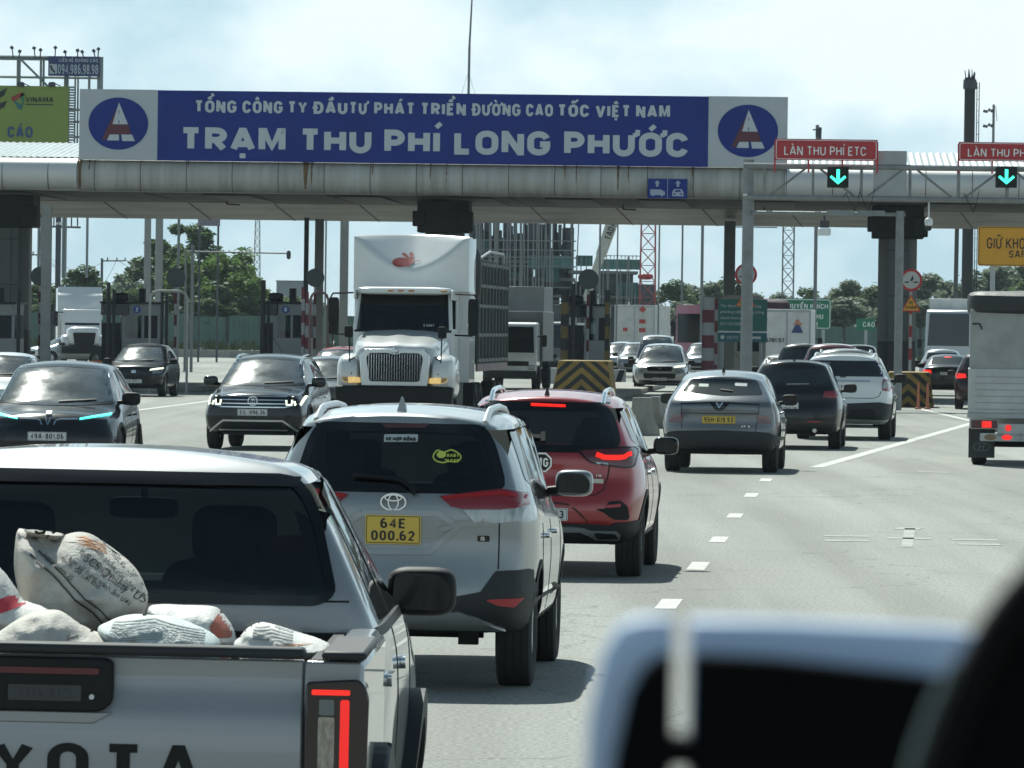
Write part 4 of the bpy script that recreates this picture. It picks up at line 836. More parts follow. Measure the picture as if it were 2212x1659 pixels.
# ---- sacks: cloth bags filled out from an outline
def sack(label, pts, d, T, m, seed, bands=(), text=(), yb=0):
    """pts: outline in (x, z) metres; T: half thickness"""
    o2 = sm(pts, 5); cx = sum(p[0] for p in o2)/len(o2); cz = sum(p[1] for p in o2)/len(o2)
    bm = bmesh.new(); bm.faces.new([bm.verts.new((p[0], 0, p[1])) for p in o2]); bmesh.ops.triangulate(bm, faces=bm.faces[:], ngon_method='EAR_CLIP')
    for ax in (0, 2):
        lo = min(p[0 if ax == 0 else 1] for p in o2); hi = max(p[0 if ax == 0 else 1] for p in o2)
        for i in range(1, 26):
            co = [0, 0, 0]; co[ax] = lo + (hi - lo)*i/26; no = [0, 0, 0]; no[ax] = 1
            bmesh.ops.bisect_plane(bm, geom=bm.verts[:] + bm.edges[:] + bm.faces[:], dist=1e-5, plane_co=co, plane_no=no)
    P = np.array(o2); Q = np.roll(P, -1, 0); D = Q - P; LL = (D**2).sum(1)
    def dist(x, z):
        t = np.clip(((np.array((x, z)) - P) * D).sum(1) / LL, 0, 1); e = P + D * t[:, None] - np.array((x, z)); return math.sqrt((e**2).sum(1).min())
    R0 = max(dist(v.co.x, v.co.z) for v in bm.verts)
    def Y(x, z, dd=None):
        dd = dist(x, z) if dd is None else dd; q = min(1, dd / R0); k = T * math.sqrt(max(0, 1 - (1-q)**2)) ** 1.0
        n = mnoise.noise(Vector((x*7 + seed, z*7, seed))) * .035 + mnoise.noise(Vector((x*18 + z*9, z*6 + seed, seed*2))) * .016 + mnoise.noise(Vector((x*40, z*24 - x*20, seed))) * .005 - abs(mnoise.noise(Vector((x*9 + z*6, z*13 - x*5, seed*3)))) * .05 - abs(mnoise.noise(Vector((x*22 - z*15, z*20 + x*9, seed*5)))) * .016 + .018
        return -max(k + n * min(1, q*3), .35 * k)
    fr = [v for v in bm.verts]; nf = {}
    vs = []; fs = []
    for v in bm.verts: nf[v] = dist(v.co.x, v.co.z); v.index = len(vs); vs.append((v.co.x, Y(v.co.x, v.co.z, nf[v]), v.co.z))
    bm.verts.index_update()
    fs = [[v.index for v in f.verts] for f in bm.faces]; n = len(vs); back = {}
    for v in bm.verts:
        if nf[v] < 1e-4: back[v.index] = v.index
        else: back[v.index] = len(vs); vs.append((v.co.x, -Y(v.co.x, v.co.z, nf[v]) * .8, v.co.z))
    fs += [[back[i] for i in f][::-1] for f in fs]; bm.free()
    o = MB().add(vs, fs).build('sack', m, None, smooth=True, ang=80); o.location = (0, d, 0); tag(o, label, 'sack', 'sacks in the pickup bed')
    bv = BVHTree.FromPolygons([Vector(v) for v in vs], fs)
    def on(x, z, off): 
        h = bv.ray_cast(Vector((x, -3, z)), Vector((0, 1, 0))); 
        miss[0] = h[0] is None
        if miss[0]: h = bv.find_nearest(Vector((x, -.1, z)))
        return h[0] - Vector((0, off, 0))
    miss = [False]
    for bpts, bmat in bands:
        b2 = bmesh.new(); b2.faces.new([b2.verts.new((p[0], 0, p[1])) for p in bpts]); bmesh.ops.triangulate(b2, faces=b2.faces[:], ngon_method='EAR_CLIP')
        for ax in (0, 2):
            lo = min(p[0 if ax == 0 else 1] for p in bpts); hi = max(p[0 if ax == 0 else 1] for p in bpts); k = max(2, int((hi-lo)/.007))
            for i in range(1, k):
                co = [0, 0, 0]; co[ax] = lo + (hi-lo)*i/k; no = [0, 0, 0]; no[ax] = 1
                bmesh.ops.bisect_plane(b2, geom=b2.verts[:] + b2.edges[:] + b2.faces[:], dist=1e-5, plane_co=co, plane_no=no)
        bad = []
        for v in b2.verts:
            v.co = on(v.co.x, v.co.z, .007)
            if miss[0]: bad.append(v)
        bmesh.ops.delete(b2, geom=bad, context='VERTS')
        me = bpy.data.meshes.new('printed_band'); b2.to_mesh(me); b2.free(); me.materials.append(bmat); me.shade_smooth(); p = link(bpy.data.objects.new('printed_band', me)); p.parent = o
    for tx, x, z, ang, size, tm in text:
        t = font_text('printed_lettering', tx, size, tm, (0, 0, 0), (0, 0, 0), None, None, 0); ca, sa = math.cos(R(ang)), math.sin(R(ang))
        b2 = bmesh.new(); b2.from_mesh(t.data); bad = []
        for v in b2.verts:
            a, b = v.co.x, v.co.y; v.co = on(x + a*ca - b*sa, z + a*sa + b*ca, .004)
            if miss[0]: bad.append(v)
        bmesh.ops.delete(b2, geom=bad, context='VERTS'); b2.to_mesh(t.data); b2.free()
        t.parent = o
    return o
def sacks():
    weave = mat('woven_sack_white', (.62, .61, .58), .75, var=.22, vscale=5, bump=.25, bscale=90); dirty = mat('woven_sack_dirty', (.52, .49, .44), .8, var=.35, vscale=6, bump=.25, bscale=90); bluish = mat('woven_sack_bluish', (.54, .60, .59), .7, var=.2, vscale=7, bump=.3, bscale=80, stretch=(1, 1, 4))
    def Q(pts, d): return [(lambda X, Y_: (WX(X, d), WZ(X, Y_, d)))(a*.33594, 1088.7 + b*.33594) for a, b in pts]
    ink = mat('sack_ink', (.06, .06, .06), .8); red = mat('sack_red', (.42, .03, .045), .7, var=.2); org = mat('sack_orange', (.52, .22, .09), .7, var=.3); brn = mat('sack_brown', (.36, .10, .06), .7, var=.3)
    d = 17.7
    main = [(128, 165), (170, 165), (200, 200), (290, 228), (385, 236), (440, 196), (530, 180), (620, 205), (720, 280), (830, 355), (905, 440), (955, 540), (970, 600), (955, 690), (900, 790), (760, 860), (500, 900), (250, 870), (150, 720), (128, 540), (108, 400), (112, 260)]
    tl = [('Thành phần cấu tạo', 365, 255), ('giá trị dinh dưỡng', 425, 330), ('ngày sản xuất và hạn', 480, 345), ('Bảo quản nơi khô mát', 430, 340), ('tránh ẩm ướt', 330, 260)]
    T = []
    for i, (s, a, b) in enumerate([('ingredients 25', 310, 320), ('quản: để nơi khô', 432, 338), ('hạn sử dụng tránh ẩm ướt', 482, 340), ('SCS Quality  USP8D', 575, 345), ('khối lượng tịnh 25 kg', 545, 300), ('Sản phẩm của nông trại', 640, 290), ('Xuất xứ Việt Nam', 720, 300)]):
        p = Q([(a, b)], d - .03)[0]; T.append((s, p[0], p[1], -37 if i < 5 else -45, .021 if i != 3 else .034, ink))
    stripes = [(Q([(500 + 8*k, 205 + 17*k), (560 + 8*k, 200 + 17*k), (690 + 6*k, 262 + 14*k), (700 + 6*k, 270 + 14*k), (560 + 8*k, 209 + 17*k)], d - .03), org) for k in range(4)]
    seam = Q([(235, 310), (330, 390), (440, 490), (545, 600), (650, 680), (720, 760)], d - .03)
    sb = [tuple(v) for v in ribbon2(seam, .006)[0]]
    bands = stripes + [([tuple(v) for v in k], ink) for k in ribbon2(seam, .006)] + [([(v.x + .022, v.y + .01) for v in k], ink) for k in ribbon2(seam, .005)]
    sack('large upright white sack with black print and a diagonal stitched seam', Q(main, d), d, .26, dirty, 1.3, bands, T)
    left = [(-260, 380), (-60, 330), (0, 395), (60, 460), (130, 560), (165, 620), (240, 640), (350, 700), (330, 860), (0, 900), (-260, 880)]
    sack('white sack with a red printed band, at the left end of the load', Q(left, 17.4), 17.4, .22, weave, 4.1, [(Q([(-60, 640), (60, 598), (160, 605), (218, 632), (120, 672), (0, 712), (-60, 730)], 17.2), red)], [('R', *Q([(-5, 690)], 17.2)[0], 20, .10, mat('sack_white_ink', (.6, .58, .55), .7))])
    front = [(-80, 860), (0, 830), (120, 750), (230, 700), (360, 680), (440, 705), (560, 790), (640, 822), (740, 860), (760, 910), (600, 1000), (200, 1010), (-80, 980)]
    sack('dirty low sack at the tailgate, in front of the large upright sack', Q(front, 16.95), 16.95, .17, dirty, 7.7, [], [('Z L', *Q([(440, 880)], 16.8)[0], 15, .06, ink)])
    mid = [(650, 800), (720, 755), (800, 722), (900, 708), (1010, 715), (1120, 722), (1260, 770), (1380, 830), (1440, 900), (1400, 1000), (1000, 1020), (760, 1000), (690, 900)]
    fine = Q([(760, 760), (1000, 735), (1250, 790)], 16.8)
    sack('pale bluish sack with thin printed lines in the middle of the load', Q(mid, 17.0), 17.0, .2, bluish, 2.2, [([tuple(v) for v in k], mat('faint_ink', (.25, .27, .27), .8)) for r_ in range(9) for k in ribbon2(Q([(735 - 4*r_, 770 + 14*r_), (1000, 750 + 15*r_), (1330, 835 + 11*r_)], 16.8), .0022)])
    brown = [(975, 665), (1060, 645), (1200, 650), (1385, 658), (1450, 700), (1510, 780), (1535, 850), (1530, 900), (1400, 980), (1100, 960), (985, 760)]
    sack('white sack with a brown printed end panel, right of the bluish sack', Q(brown, 17.5), 17.5, .2, weave, 9.4, [(Q([(1425, 690), (1475, 740), (1515, 800), (1533, 855), (1490, 872), (1400, 862), (1370, 790)], 17.3), brn), (Q([(980, 662), (1070, 648), (1190, 652), (1100, 664)], 17.3), org)], [('NUM', *Q([(1395, 830)], 17.3)[0], 35, .085, mat('sack_white_ink', (.6, .58, .55), .7)), ('P4', *Q([(1455, 860)], 17.3)[0], 60, .075, mat('sack_white_ink', (.6, .58, .55), .7))])
    rgt = [(1525, 900), (1570, 850), (1610, 800), (1690, 762), (1780, 775), (1940, 825), (2080, 870), (2150, 920), (2100, 1000), (1800, 1020), (1560, 1000)]
    sack('small white sack alone at the right end of the load', Q(rgt, 17.2), 17.2, .2, weave, 5.5, [([tuple(v) for v in k], mat('faint_ink', (.25, .27, .27), .8)) for r_ in range(6) for k in ribbon2(Q([(1640, 805 + 13*r_), (1760, 800 + 16*r_), (1900, 845 + 12*r_)], 17.0), .003)] + [(Q([(1760, 915), (1900, 905), (2040, 905), (1900, 915)], 17.0), org)])
# ---- big truck with a roof fairing
def big_truck():
    d0 = 117.0; xc = 852; r = thing('semi_truck', 'oncoming white bonneted truck with tall roof fairing and amber headlamps lit', 'truck', (WX(xc, d0), d0, 0), -R(4.0))
    pm = paint('white_truck_paint', (.60, .61, .60), 0, .3); blk = M['blk']
    secs = [(0.0, [(-.74, 1.02), (-.76, 1.5), (-.70, 1.70), (-.52, 1.765), (-.25, 1.76), (0, 1.80)]), (.25, [(-.86, 1.05), (-.88, 1.55), (-.80, 1.80), (-.55, 1.87), (-.25, 1.85), (0, 1.90)]),
            (.9, [(-.92, 1.1), (-.95, 1.65), (-.86, 1.92), (-.55, 2.00), (-.22, 1.95), (0, 2.03)]), (1.75, [(-.98, 1.2), (-1.0, 1.85), (-.92, 2.06), (-.6, 2.12), (-.22, 2.12), (0, 2.14)])]
    vs = []; fs = []; n = 11
    for y, s in secs: vs += [(x, y + .10*(abs(x)/.8)**2 * (1 if y < .1 else .3), z) for x, z in s] + [(-x, y + .10*(abs(x)/.8)**2 * (1 if y < .1 else .3), z) for x, z in s[-2::-1]]
    for a in range(3): fs += [(a*n + i, a*n + i + 1, (a+1)*n + i + 1, (a+1)*n + i) for i in range(n - 1)]
    fs.append(list(range(n))); o = MB().add(vs, fs).build('bonnet', pm, r, smooth=True, ang=50); b = o.modifiers.new('s', 'SUBSURF'); b.levels = b.render_levels = 2
    for s in (-1, 1):
        g = MB(); g.sq((s*.93, 1.0, 1.17), (.58, 1.95, .95), .55, .5); g.build('front_wing', pm, r, smooth=True)
        hl = [(s*.70, 1.05), (s*.71, 1.155), (s*.85, 1.17), (s*1.08, 1.155), (s*1.03, 1.07), (s*.90, 1.04)]
        g = MB(); g.prism(hl, 'y', -.0, .35); q = g.build('headlamp', M['amber'], r, bevel=.01)
        g = MB(); g.prism([(s*.94, 1.06), (s*.95, 1.165), (s*1.08, 1.16), (s*1.03, 1.08)], 'y', -.012, .02); g.build('indicator_lens', mat('amber_dim', (.45, .28, .1), .3, var=.4, vscale=20), q)
        g = MB(); g.path([(s*.80, .2, 1.58), (s*.93, .1, 1.50), (s*.94, .12, 1.98)], .014); g.tube((s*.93, .1, 1.52), (s*.90, .06, 1.25), .012); g.sq((s*.90, .06, 1.22), (.09, .05, .1), .7, .7); g.sq((s*.95, .1, 2.08), (.18, .08, .24), .4, .4); g.build('bonnet_mirror', blk, r, smooth=True)
        g = MB(); g.path([(s*1.05, 2.0, 2.88), (s*1.46, 1.85, 2.86), (s*1.52, 1.85, 2.75), (s*1.52, 1.85, 2.1), (s*1.40, 1.9, 2.02), (s*1.05, 2.0, 2.03)], .018); g.sq((s*1.44, 1.86, 2.50), (.22, .12, .56), .3, .3); g.sq((s*1.44, 1.86, 2.14), (.21, .12, .24), .4, .4); g.build('door_mirror', blk, r, smooth=True)
    gr = rc([(-.50, 1.08), (-.575, 1.56), (-.52, 1.655), (-.12, 1.66), (0, 1.60), (.12, 1.66), (.52, 1.655), (.575, 1.56), (.50, 1.08)], .05)
    g = MB(); g.prism(gr, 'y', -.055, .02); o = g.build('grille', M['blk'], r)
    sur = [(x*1.2, 1.36 + (z-1.36)*1.2) for x, z in gr]; g = MB(); g.prism([(-.68, .98), (-.72, 1.60), (-.62, 1.74), (.62, 1.74), (.72, 1.60), (.68, .98)], 'y', -.03, .3); g.build('grille_surround', mat('truck_chrome', (.62, .63, .63), .22, .9), r, bevel=.02)
    g = MB()
    for i in range(21):
        x = -.52 + 1.04*i/20; g.bx(x - .006, x + .006, -.07, -.05, 1.10 + .0*abs(x), 1.64 - (.04 if abs(x) < .08 else 0))
    g.build('grille_slats', M['chrome'], o)
    g = MB(); g.lathe([(-.09, .001), (-.09, .085), (-.05, .1), (0, .1)], (0, -.02, 1.70), 'y', 4); g.lathe([(-.105, .001), (-.105, .04), (-.09, .05)], (0, -.02, 1.70), 'y', 16); g.build('emblem', M['chrome'], r)
    g = MB(); g.prism([(-1.17, .60), (1.17, .60), (1.2, .98), (.72, 1.0), (-.72, 1.0), (-1.2, .98)], 'y', -.16, .3); g.build('bumper', M['blk'], r, bevel=.05)
    # hollow cab
    g = MB()
    for s in (-1, 1):
        g.bx(min(s*1.02, s*.98), max(s*1.02, s*.98), 1.75, 3.4, 1.1, 2.15); g.bx(min(s*1.02, s*.98), max(s*1.02, s*.98), 1.75, 3.4, 2.75, 2.95); g.bx(min(s*1.02, s*.98), max(s*1.02, s*.98), 2.9, 3.4, 2.15, 2.75)
        g.tube((s*.99, 1.74, 2.12), (s*.93, 2.12, 2.86), .045, n=6)
    g.bx(-1.0, 1.0, 3.3, 3.4, 1.1, 2.95); g.bx(-1.0, 1.0, 2.1, 3.4, 2.86, 2.95); g.bx(-1.0, 1.0, 1.75, 1.8, 1.1, 2.11); g.build('cab', pm, r, bevel=.015)
    g = MB(); g.add([(-.99, 1.735, 2.11), (.99, 1.735, 2.11), (.92, 2.11, 2.85), (-.92, 2.11, 2.85)], [(0, 1, 2, 3)]); g.build('windscreen', M['seedark'], r)
    g = MB(); g.add([(-1.0, 1.725, 2.08), (1.0, 1.725, 2.08), (1.0, 1.74, 2.135), (-1.0, 1.74, 2.135)], [(0, 1, 2, 3)]); g.add([(-.93, 2.085, 2.82), (.93, 2.085, 2.82), (.93, 2.10, 2.875), (-.93, 2.10, 2.875)], [(0, 1, 2, 3)]); g.build('windscreen_seal', M['gblk'], r)
    g = MB(); put_text(g, 'S 0367', (.42, 1.765, 2.20), (1, 0, 0), (0, -1, .4), .06, t=.003, up=(0, .4, .8), fit=.22); g.build('window_sticker', mat('pale_sticker', (.5, .52, .5), .6), r)
    c = type('X', (), {})(); c.root = r
    for x in (-.48, .48): seat(c, x, 2.75, .52, 1.75, .7)
    g = MB(); g.bx(-.95, .95, 1.8, 2.15, 1.7, 2.12); g.build('dashboard', M['intr'], r, bevel=.04)
    g = MB(); g.bx(-1.0, 1.0, 3.28, 3.295, 1.2, 2.86); g.build('cab_lining', M['intr'], r)
    g = MB(); g.sq((0, 2.16, 2.93), (2.02, .7, .17), .5, .35); vz = g.build('sun_visor', pm, r, smooth=True)
    for x in (-.27, -.06, .16, .83): g = MB(); g.sq((x, 1.83, 2.93), (.13, .08, .05), .6, .6); g.build('marker_lamp', mat('amber_marker', (.42, .2, .08), .4), r, smooth=True)
    # fairing and sleeper
    X0 = .10
    def FY(x, z): zu = 3.36 + .66*(abs(x - .0)/1.12)**1.7; t = z - zu; return 2.95 + .0*(z - 2.95) + 1.05*(.5*(t + math.sqrt(t*t + .0012))) + .10*abs(x)**3
    vs = []; fs = []; nx, nz = 36, 30
    for j in range(nz + 1):
        z = 2.93 + 1.19*j/nz
        for i in range(nx + 1): x = -1.2 + 2.4*i/nx; vs.append((x + X0*.4, FY(x, z), z - .06*max(0, (j/nz - .9)*10)*abs(x)**2*.6))
    for j in range(nz):
        for i in range(nx): a = j*(nx+1) + i; fs.append((a, a+1, a+nx+2, a+nx+1))
    w1 = nx + 1; top = [nz*w1 + i for i in range(w1)]; q0 = len(vs); vs += [(vs[i][0], 4.05, vs[i][2]) for i in top]; fs += [(top[i], top[i+1], q0+i+1, q0+i) for i in range(nx)]
    for sd in (0, nx):
        col = [j*w1 + sd for j in range(nz+1)]; q1 = len(vs); vs += [(vs[i][0], 4.05, vs[i][2]) for i in col]; fs += [(col[j], col[j+1], q1+j+1, q1+j) for j in range(nz)]
    g = MB().add(vs, fs); o = g.build('roof_fairing', pm, r, smooth=True, ang=50)
    g = MB(); e = X0*.4; g.prism([(3.42, 2.93), (4.03, 2.94), (4.03, 4.03), (5.0, 4.06), (5.0, 1.05), (3.42, 1.05)], 'x', -1.2 + e, 1.2 + e); g.build('sleeper_body', pm, r)
    g = MB(); rd = mat('rabbit_red', (.28, .03, .03), .5)
    def emb(pts):
        bm = bmesh.new(); bm.faces.new([bm.verts.new((p[0], 0, p[1])) for p in pts]); bmesh.ops.triangulate(bm, faces=bm.faces[:])
        for i in range(1, 30): bmesh.ops.bisect_plane(bm, geom=bm.verts[:] + bm.edges[:] + bm.faces[:], plane_co=(0, 0, 3.3 + i*.016), plane_no=(0, 0, 1)); bmesh.ops.bisect_plane(bm, geom=bm.verts[:] + bm.edges[:] + bm.faces[:], plane_co=(-.4 + i*.025, 0, 0), plane_no=(1, 0, 0))
        bm.verts.index_update(); g.add([(v.co.x + e, FY(v.co.x, v.co.z) - .02, v.co.z) for v in bm.verts], [[v.index for v in f.verts] for f in bm.faces]); bm.free()
    emb(ell(-.22, 3.53, .17, .10, 16)); emb(ell(-.03, 3.56, .09, .07, 12)); emb([(-.09, 3.60), (-.21, 3.70), (-.20, 3.735), (-.13, 3.71), (-.04, 3.62)]); emb([(-.03, 3.61), (-.06, 3.72), (-.02, 3.755), (.03, 3.71), (.04, 3.60)]); emb([(.06, 3.555), (.18, 3.585), (.18, 3.57), (.06, 3.54)]); emb([(-.36, 3.48), (-.02, 3.44), (.0, 3.47), (-.3, 3.50)])
    g.build('rabbit_emblem', rd, r)
    # chassis, cargo body
    g = MB(); g.bx(-.5, .5, .5, 14.4, .75, 1.02); g.bx(-1.0, 1.0, 3.0, 5.0, .55, 1.05); g.build('chassis', M['blk'], r)
    g = MB(); g.bx(-1.2, 1.22, 5.7, 14.6, 1.42, 3.50); body = g.build('cargo_body', mat('tarp_green_grey', (.026, .033, .031), .8, var=.3, vscale=3), r)
    g = MB()
    for i in range(10): y = 5.8 + i*.96; g.bx(1.22, 1.27, y, y + .06, 1.45, 3.62); g.bx(-1.25, -1.2, y, y + .06, 1.45, 3.62)
    for z in (1.46, 2.0, 2.62, 3.05, 3.52): g.bx(1.22, 1.26, 5.7, 14.6, z, z + .07); g.bx(-1.24, -1.2, 5.7, 14.6, z, z + .07)
    g.build('stake_rails', mat('stake_grey', (.085, .092, .09), .6, .1), body)
    g = MB(); g.bx(1.20, 1.25, 5.7, 14.6, 1.26, 1.42); g.build('side_board', mat('pinkish_board', (.24, .17, .17), .7, var=.4), body)
    g = MB(); g.path([(1.2, 5.8, 3.62), (1.2, 9.5, 3.85), (1.2, 13.6, 3.85), (1.2, 13.7, 3.62)], .03); g.path([(-1.2, 5.8, 3.62), (-1.2, 9.5, 3.85), (-1.2, 13.6, 3.85), (-1.2, 13.7, 3.62)], .03); g.build('roof_hoops', M['steel'], body)
    g = MB(); g.sq((.95, 5.6, 3.3), (.75, .5, 1.3), .6, .6); g.sq((-.95, 5.6, 3.2), (.7, .5, 1.1), .6, .6); g.build('rolled_tarpaulin', mat('tarp_black', (.02, .022, .025), .6, bump=.5, bscale=6), body, smooth=True)
    for y in (1.0, 6.6, 7.9, 12.2, 13.5):
        for s in (-1, 1):
            x = s*1.0; g = MB(); g.lathe([(-.14, .3), (-.16, .36), (-.16, .48), (-.12, .51), (.12, .51), (.16, .48), (.16, .36), (.14, .3)], (x, y, .51), 'x', 28); o = g.build('tyre', M['tyre'], r, smooth=True)
            g = MB(); g.lathe([(s*.10, .31), (s*.12, .25), (s*.02, .2), (s*.02, .02)], (x, y, .51), 'x', 20); g.build('rim', M['rim'], o, smooth=True)
    return r
# ---- light lorries and box trucks
def box_truck(label, xD, d, th, face, bw=2.3, bh=2.3, z0=1.0, bl=6, cabc=(.6, .61, .6), boxc=(.55, .56, .55), cabh=2.4, group=None, name='box_truck', cabw=None, off=0):
    loc = (WX(xD, d), d, 0); r = thing(name, label, 'truck', loc, -R(th), group)
    bm_ = mat('box_%02x%02x%02x' % tuple(int(255*v) for v in boxc), boxc, .6, var=.2, vscale=1.5); cm = paint('cab_%02x%02x%02x' % tuple(int(255*v) for v in cabc), cabc, 0, .35)
    cw = (cabw or bw*.9)/2; f = -1 if face == 'front' else 1       # local y grows away from the viewer
    yc0, yc1, yb0, yb1 = (0, 1.7, 1.85, 1.85 + bl) if face == 'front' else (bl + .15, bl + 1.85, 0, bl)
    g = MB(); g.bx(-bw/2, bw/2, yb0, yb1, z0, z0 + bh); b = g.build('cargo_box', bm_, r, bevel=.03)
    g = MB()
    for x in (-bw/2 + .04, 0, bw/2 - .04): g.bx(x - .035, x + .035, yb0 - .02, yb0, z0 + .05, z0 + bh - .05)
    for z in (z0 + .06, z0 + bh - .06): g.bx(-bw/2 + .02, bw/2 - .02, yb0 - .016, yb0, z - .05, z + .05)
    g.build('door_frame', M['steel'] if face == 'rear' else bm_, b)
    ys = (yc0, yc1); fr = yc0 if face == 'front' else yc1
    g = MB(); t = .35; y_ = lambda a: yc0 + a if face == 'front' else yc1 - a
    g.prism([(y_(0), .55), (y_(0), 1.25), (y_(t), cabh - .1), (y_(t + .15), cabh), (y_(1.7), cabh), (y_(1.7), .55)], 'x', -cw, cw); o = g.build('cab', cm, r, bevel=.05)
    g = MB(); s = (cabh - .1 - 1.25); n = Vector((0, -(cabh - 1.35), t)).normalized() * .012; n = Vector((0, n.y if face == 'front' else -n.y, n.z))
    g.add([Vector(p) + n for p in ((-cw*.9, y_(.03), 1.32), (cw*.9, y_(.03), 1.32), (cw*.84, y_(t - .02), cabh - .16), (-cw*.84, y_(t - .02), cabh - .16))], [(0, 1, 2, 3)]); g.build('windscreen', M['glass'], r)
    if face == 'front':
        g = MB(); g.bx(-cw*.7, cw*.7, yc0 - .015, yc0, .85, 1.02); g.build('grille', M['blk'], r); g = MB(); g.bx(-cw, cw, yc0 - .08, yc0 + .1, .42, .68); g.build('bumper', M['dark'], r, bevel=.03)
        for sx in (-1, 1): g = MB(); g.sq((sx*cw*.8, yc0 - .0, .8), (.28, .1, .17), .5, .5); g.build('headlamp', M['clear'], r, smooth=True)
    else:
        for sx in (-1, 1): g = MB(); g.bx(sx*bw*.42 - .15, sx*bw*.42 + .15, yb0 - .04, yb0, z0 - .2, z0 - .06); g.build('tail_lamp', M['redl'], r)
    for sx in (-1, 1):
        g = MB(); g.tube((sx*cw, y_(.3), 1.9), (sx*(cw + .22), y_(.2), 1.9), .02); g.sq((sx*(cw + .25), y_(.2), 1.75), (.2, .1, .42), .4, .4); g.build('door_mirror', M['blk'], r, smooth=True)
        for y in (y_(.8), (yb1 - 1.4) if face == 'front' else yb0 + 1.4):
            g = MB(); g.lathe([(-.12, .2), (-.14, .4), (-.1, .44), (.1, .44), (.14, .4), (.12, .2)], (sx*(bw/2 - .16), y, .44), 'x', 22); g.build('wheel', M['tyre'], r, smooth=True)
    g = MB(); g.bx(-.45, .45, min(yc0, yb0) + .4, max(yc1, yb1) - .2, .55, max(.7, z0)); g.build('chassis', M['blk'], r)
    return r, b
# ---------------------------------------------------------------- toll plaza roof, sign, columns
GD, GA = 185.0, 3.0; PPM = F / GD
def gu(x): return (x - CX) / PPM
def gz(x, y): return EYE + (hor(x) - y) / PPM
def gantry():
    loc = (0, GD, 0); rz = -R(GA)
    r = thing('toll_plaza_roof', 'long toll plaza roof with a streaked rounded aluminium fascia over all lanes', 'toll plaza', loc, rz)
    def alu(name, col, st, col2, mt=.35):
        return mat(name, col, .45, mt, var=.3, vscale=1.2, stretch=st, col2=col2)
    dirty = alu('streaked_aluminium', (.46, .46, .43), (2.6, 1, .2), (.27, .26, .23), .1); clean = alu('clean_aluminium', (.60, .60, .58), (.4, 1, .4), (.50, .50, .49), .15)
    def barrel(u0, u1, m, zt, zb, bul, y0=0):
        g = MB(); n = 14; prof = []
        for i in range(n + 1):
            t = math.pi * i / n; prof.append((y0 - bul * math.sin(t) ** .8, (zt+zb)/2 + (zt-zb)/2 * math.cos(t)))
        prof += [(y0 + .5, zb), (y0 + .5, zt)]
        g.prism(prof, 'x', u0, u1); return g.build('fascia', m, r, smooth=True, ang=40)
    sl = .0
    u_a, u_b = gu(160), gu(1690)
    barrel(u_a, u_b, dirty, 7.42, 6.40, .42); barrel(gu(-700), u_a - .01, clean, 7.44, 6.42, .62); barrel(u_b + .01, gu(3000), clean, 7.42, 6.40, .62)
    g = MB(); u = gu(-700)
    while u < gu(3000):
        n = 12; bul = (.42 if u_a < u < u_b else .62) + .006; pts = [(u, -bul*math.sin(math.pi*i/n)**.8, 6.91 + .512*math.cos(math.pi*i/n)) for i in range(1, n)]
        g.path(pts, .012, 5); u += 1.475
    g.build('panel_joints', mat('joint_dark', (.08, .075, .07), .8), r)
    rust = mat('rust_stain', (.17, .10, .05), .85, var=.4, vscale=3, stretch=(3, 1, .4)); g = MB(); rnd = random.Random(4)
    for xx, wd, ln in [(165, .16, .9), (185, .06, .4), (655, .20, .85), (668, .08, .7), (1215, .05, .5), (1240, .06, .6), (1330, .10, .75), (1352, .07, .55), (800, .05, .45), (925, .05, .6), (1490, .05, .7), (400, .04, .5), (960, .04, .6)]:
        u0 = gu(xx); n = 8; a0 = math.pi*.08; a1 = a0 + math.pi*.8*ln; P = []
        for i in range(n + 1):
            t = a0 + (a1-a0)*i/n; w_ = wd/2*(1 - .7*i/n) + rnd.uniform(-.01, .01); y = -(.42)*math.sin(t)**.8 - .004; z = 6.91 + .513*math.cos(t); P.append(((u0 - w_, y, z), (u0 + w_, y, z)))
        g.add([p for q in P for p in q], [(2*i, 2*i+1, 2*i+3, 2*i+2) for i in range(n)])
    g.build('rust_streaks', rust, r)
    # soffit: flat panels, then the slanted far fascia
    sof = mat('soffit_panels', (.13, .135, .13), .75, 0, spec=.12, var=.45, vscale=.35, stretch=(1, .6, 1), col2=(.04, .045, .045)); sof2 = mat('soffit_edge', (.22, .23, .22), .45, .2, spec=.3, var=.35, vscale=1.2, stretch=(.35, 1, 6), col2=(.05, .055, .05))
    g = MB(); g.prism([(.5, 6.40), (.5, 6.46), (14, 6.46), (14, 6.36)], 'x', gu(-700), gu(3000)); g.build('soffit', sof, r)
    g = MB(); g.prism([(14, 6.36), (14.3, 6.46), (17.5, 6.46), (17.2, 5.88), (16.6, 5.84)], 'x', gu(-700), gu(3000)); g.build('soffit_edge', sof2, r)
    g = MB(); u = gu(-700)
    while u < gu(3000): g.box((u, 7.2, 6.375), (.03, 13.4, .03)); g.path([(u, 14, 6.35), (u + .5, 16.6, 5.83)], .015, 4); u += 2.95
    g.build('soffit_joints', mat('joint_dark', (.08, .075, .07), .8), r)
    dk = mat('louvre_dark', (.05, .055, .055), .7); g = MB()
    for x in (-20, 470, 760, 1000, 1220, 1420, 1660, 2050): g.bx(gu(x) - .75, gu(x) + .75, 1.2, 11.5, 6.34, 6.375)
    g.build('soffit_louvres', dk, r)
    roof = mat('corrugated_roof', (.46, .5, .5), .45, .3, var=.15, vscale=2); g = MB(); u = gu(-700); P = []
    n = 0
    while u < gu(3000):
        P.append((u, .45, 7.47)); P.append((u, 7.5, 8.15)); P.append((u, 16, 7.6)); u += .11; n += 1
    for i in range(n): 
        if i % 2:
            for k in range(3): a = P[3*i + k]; P[3*i + k] = (a[0], a[1], a[2] + .045)
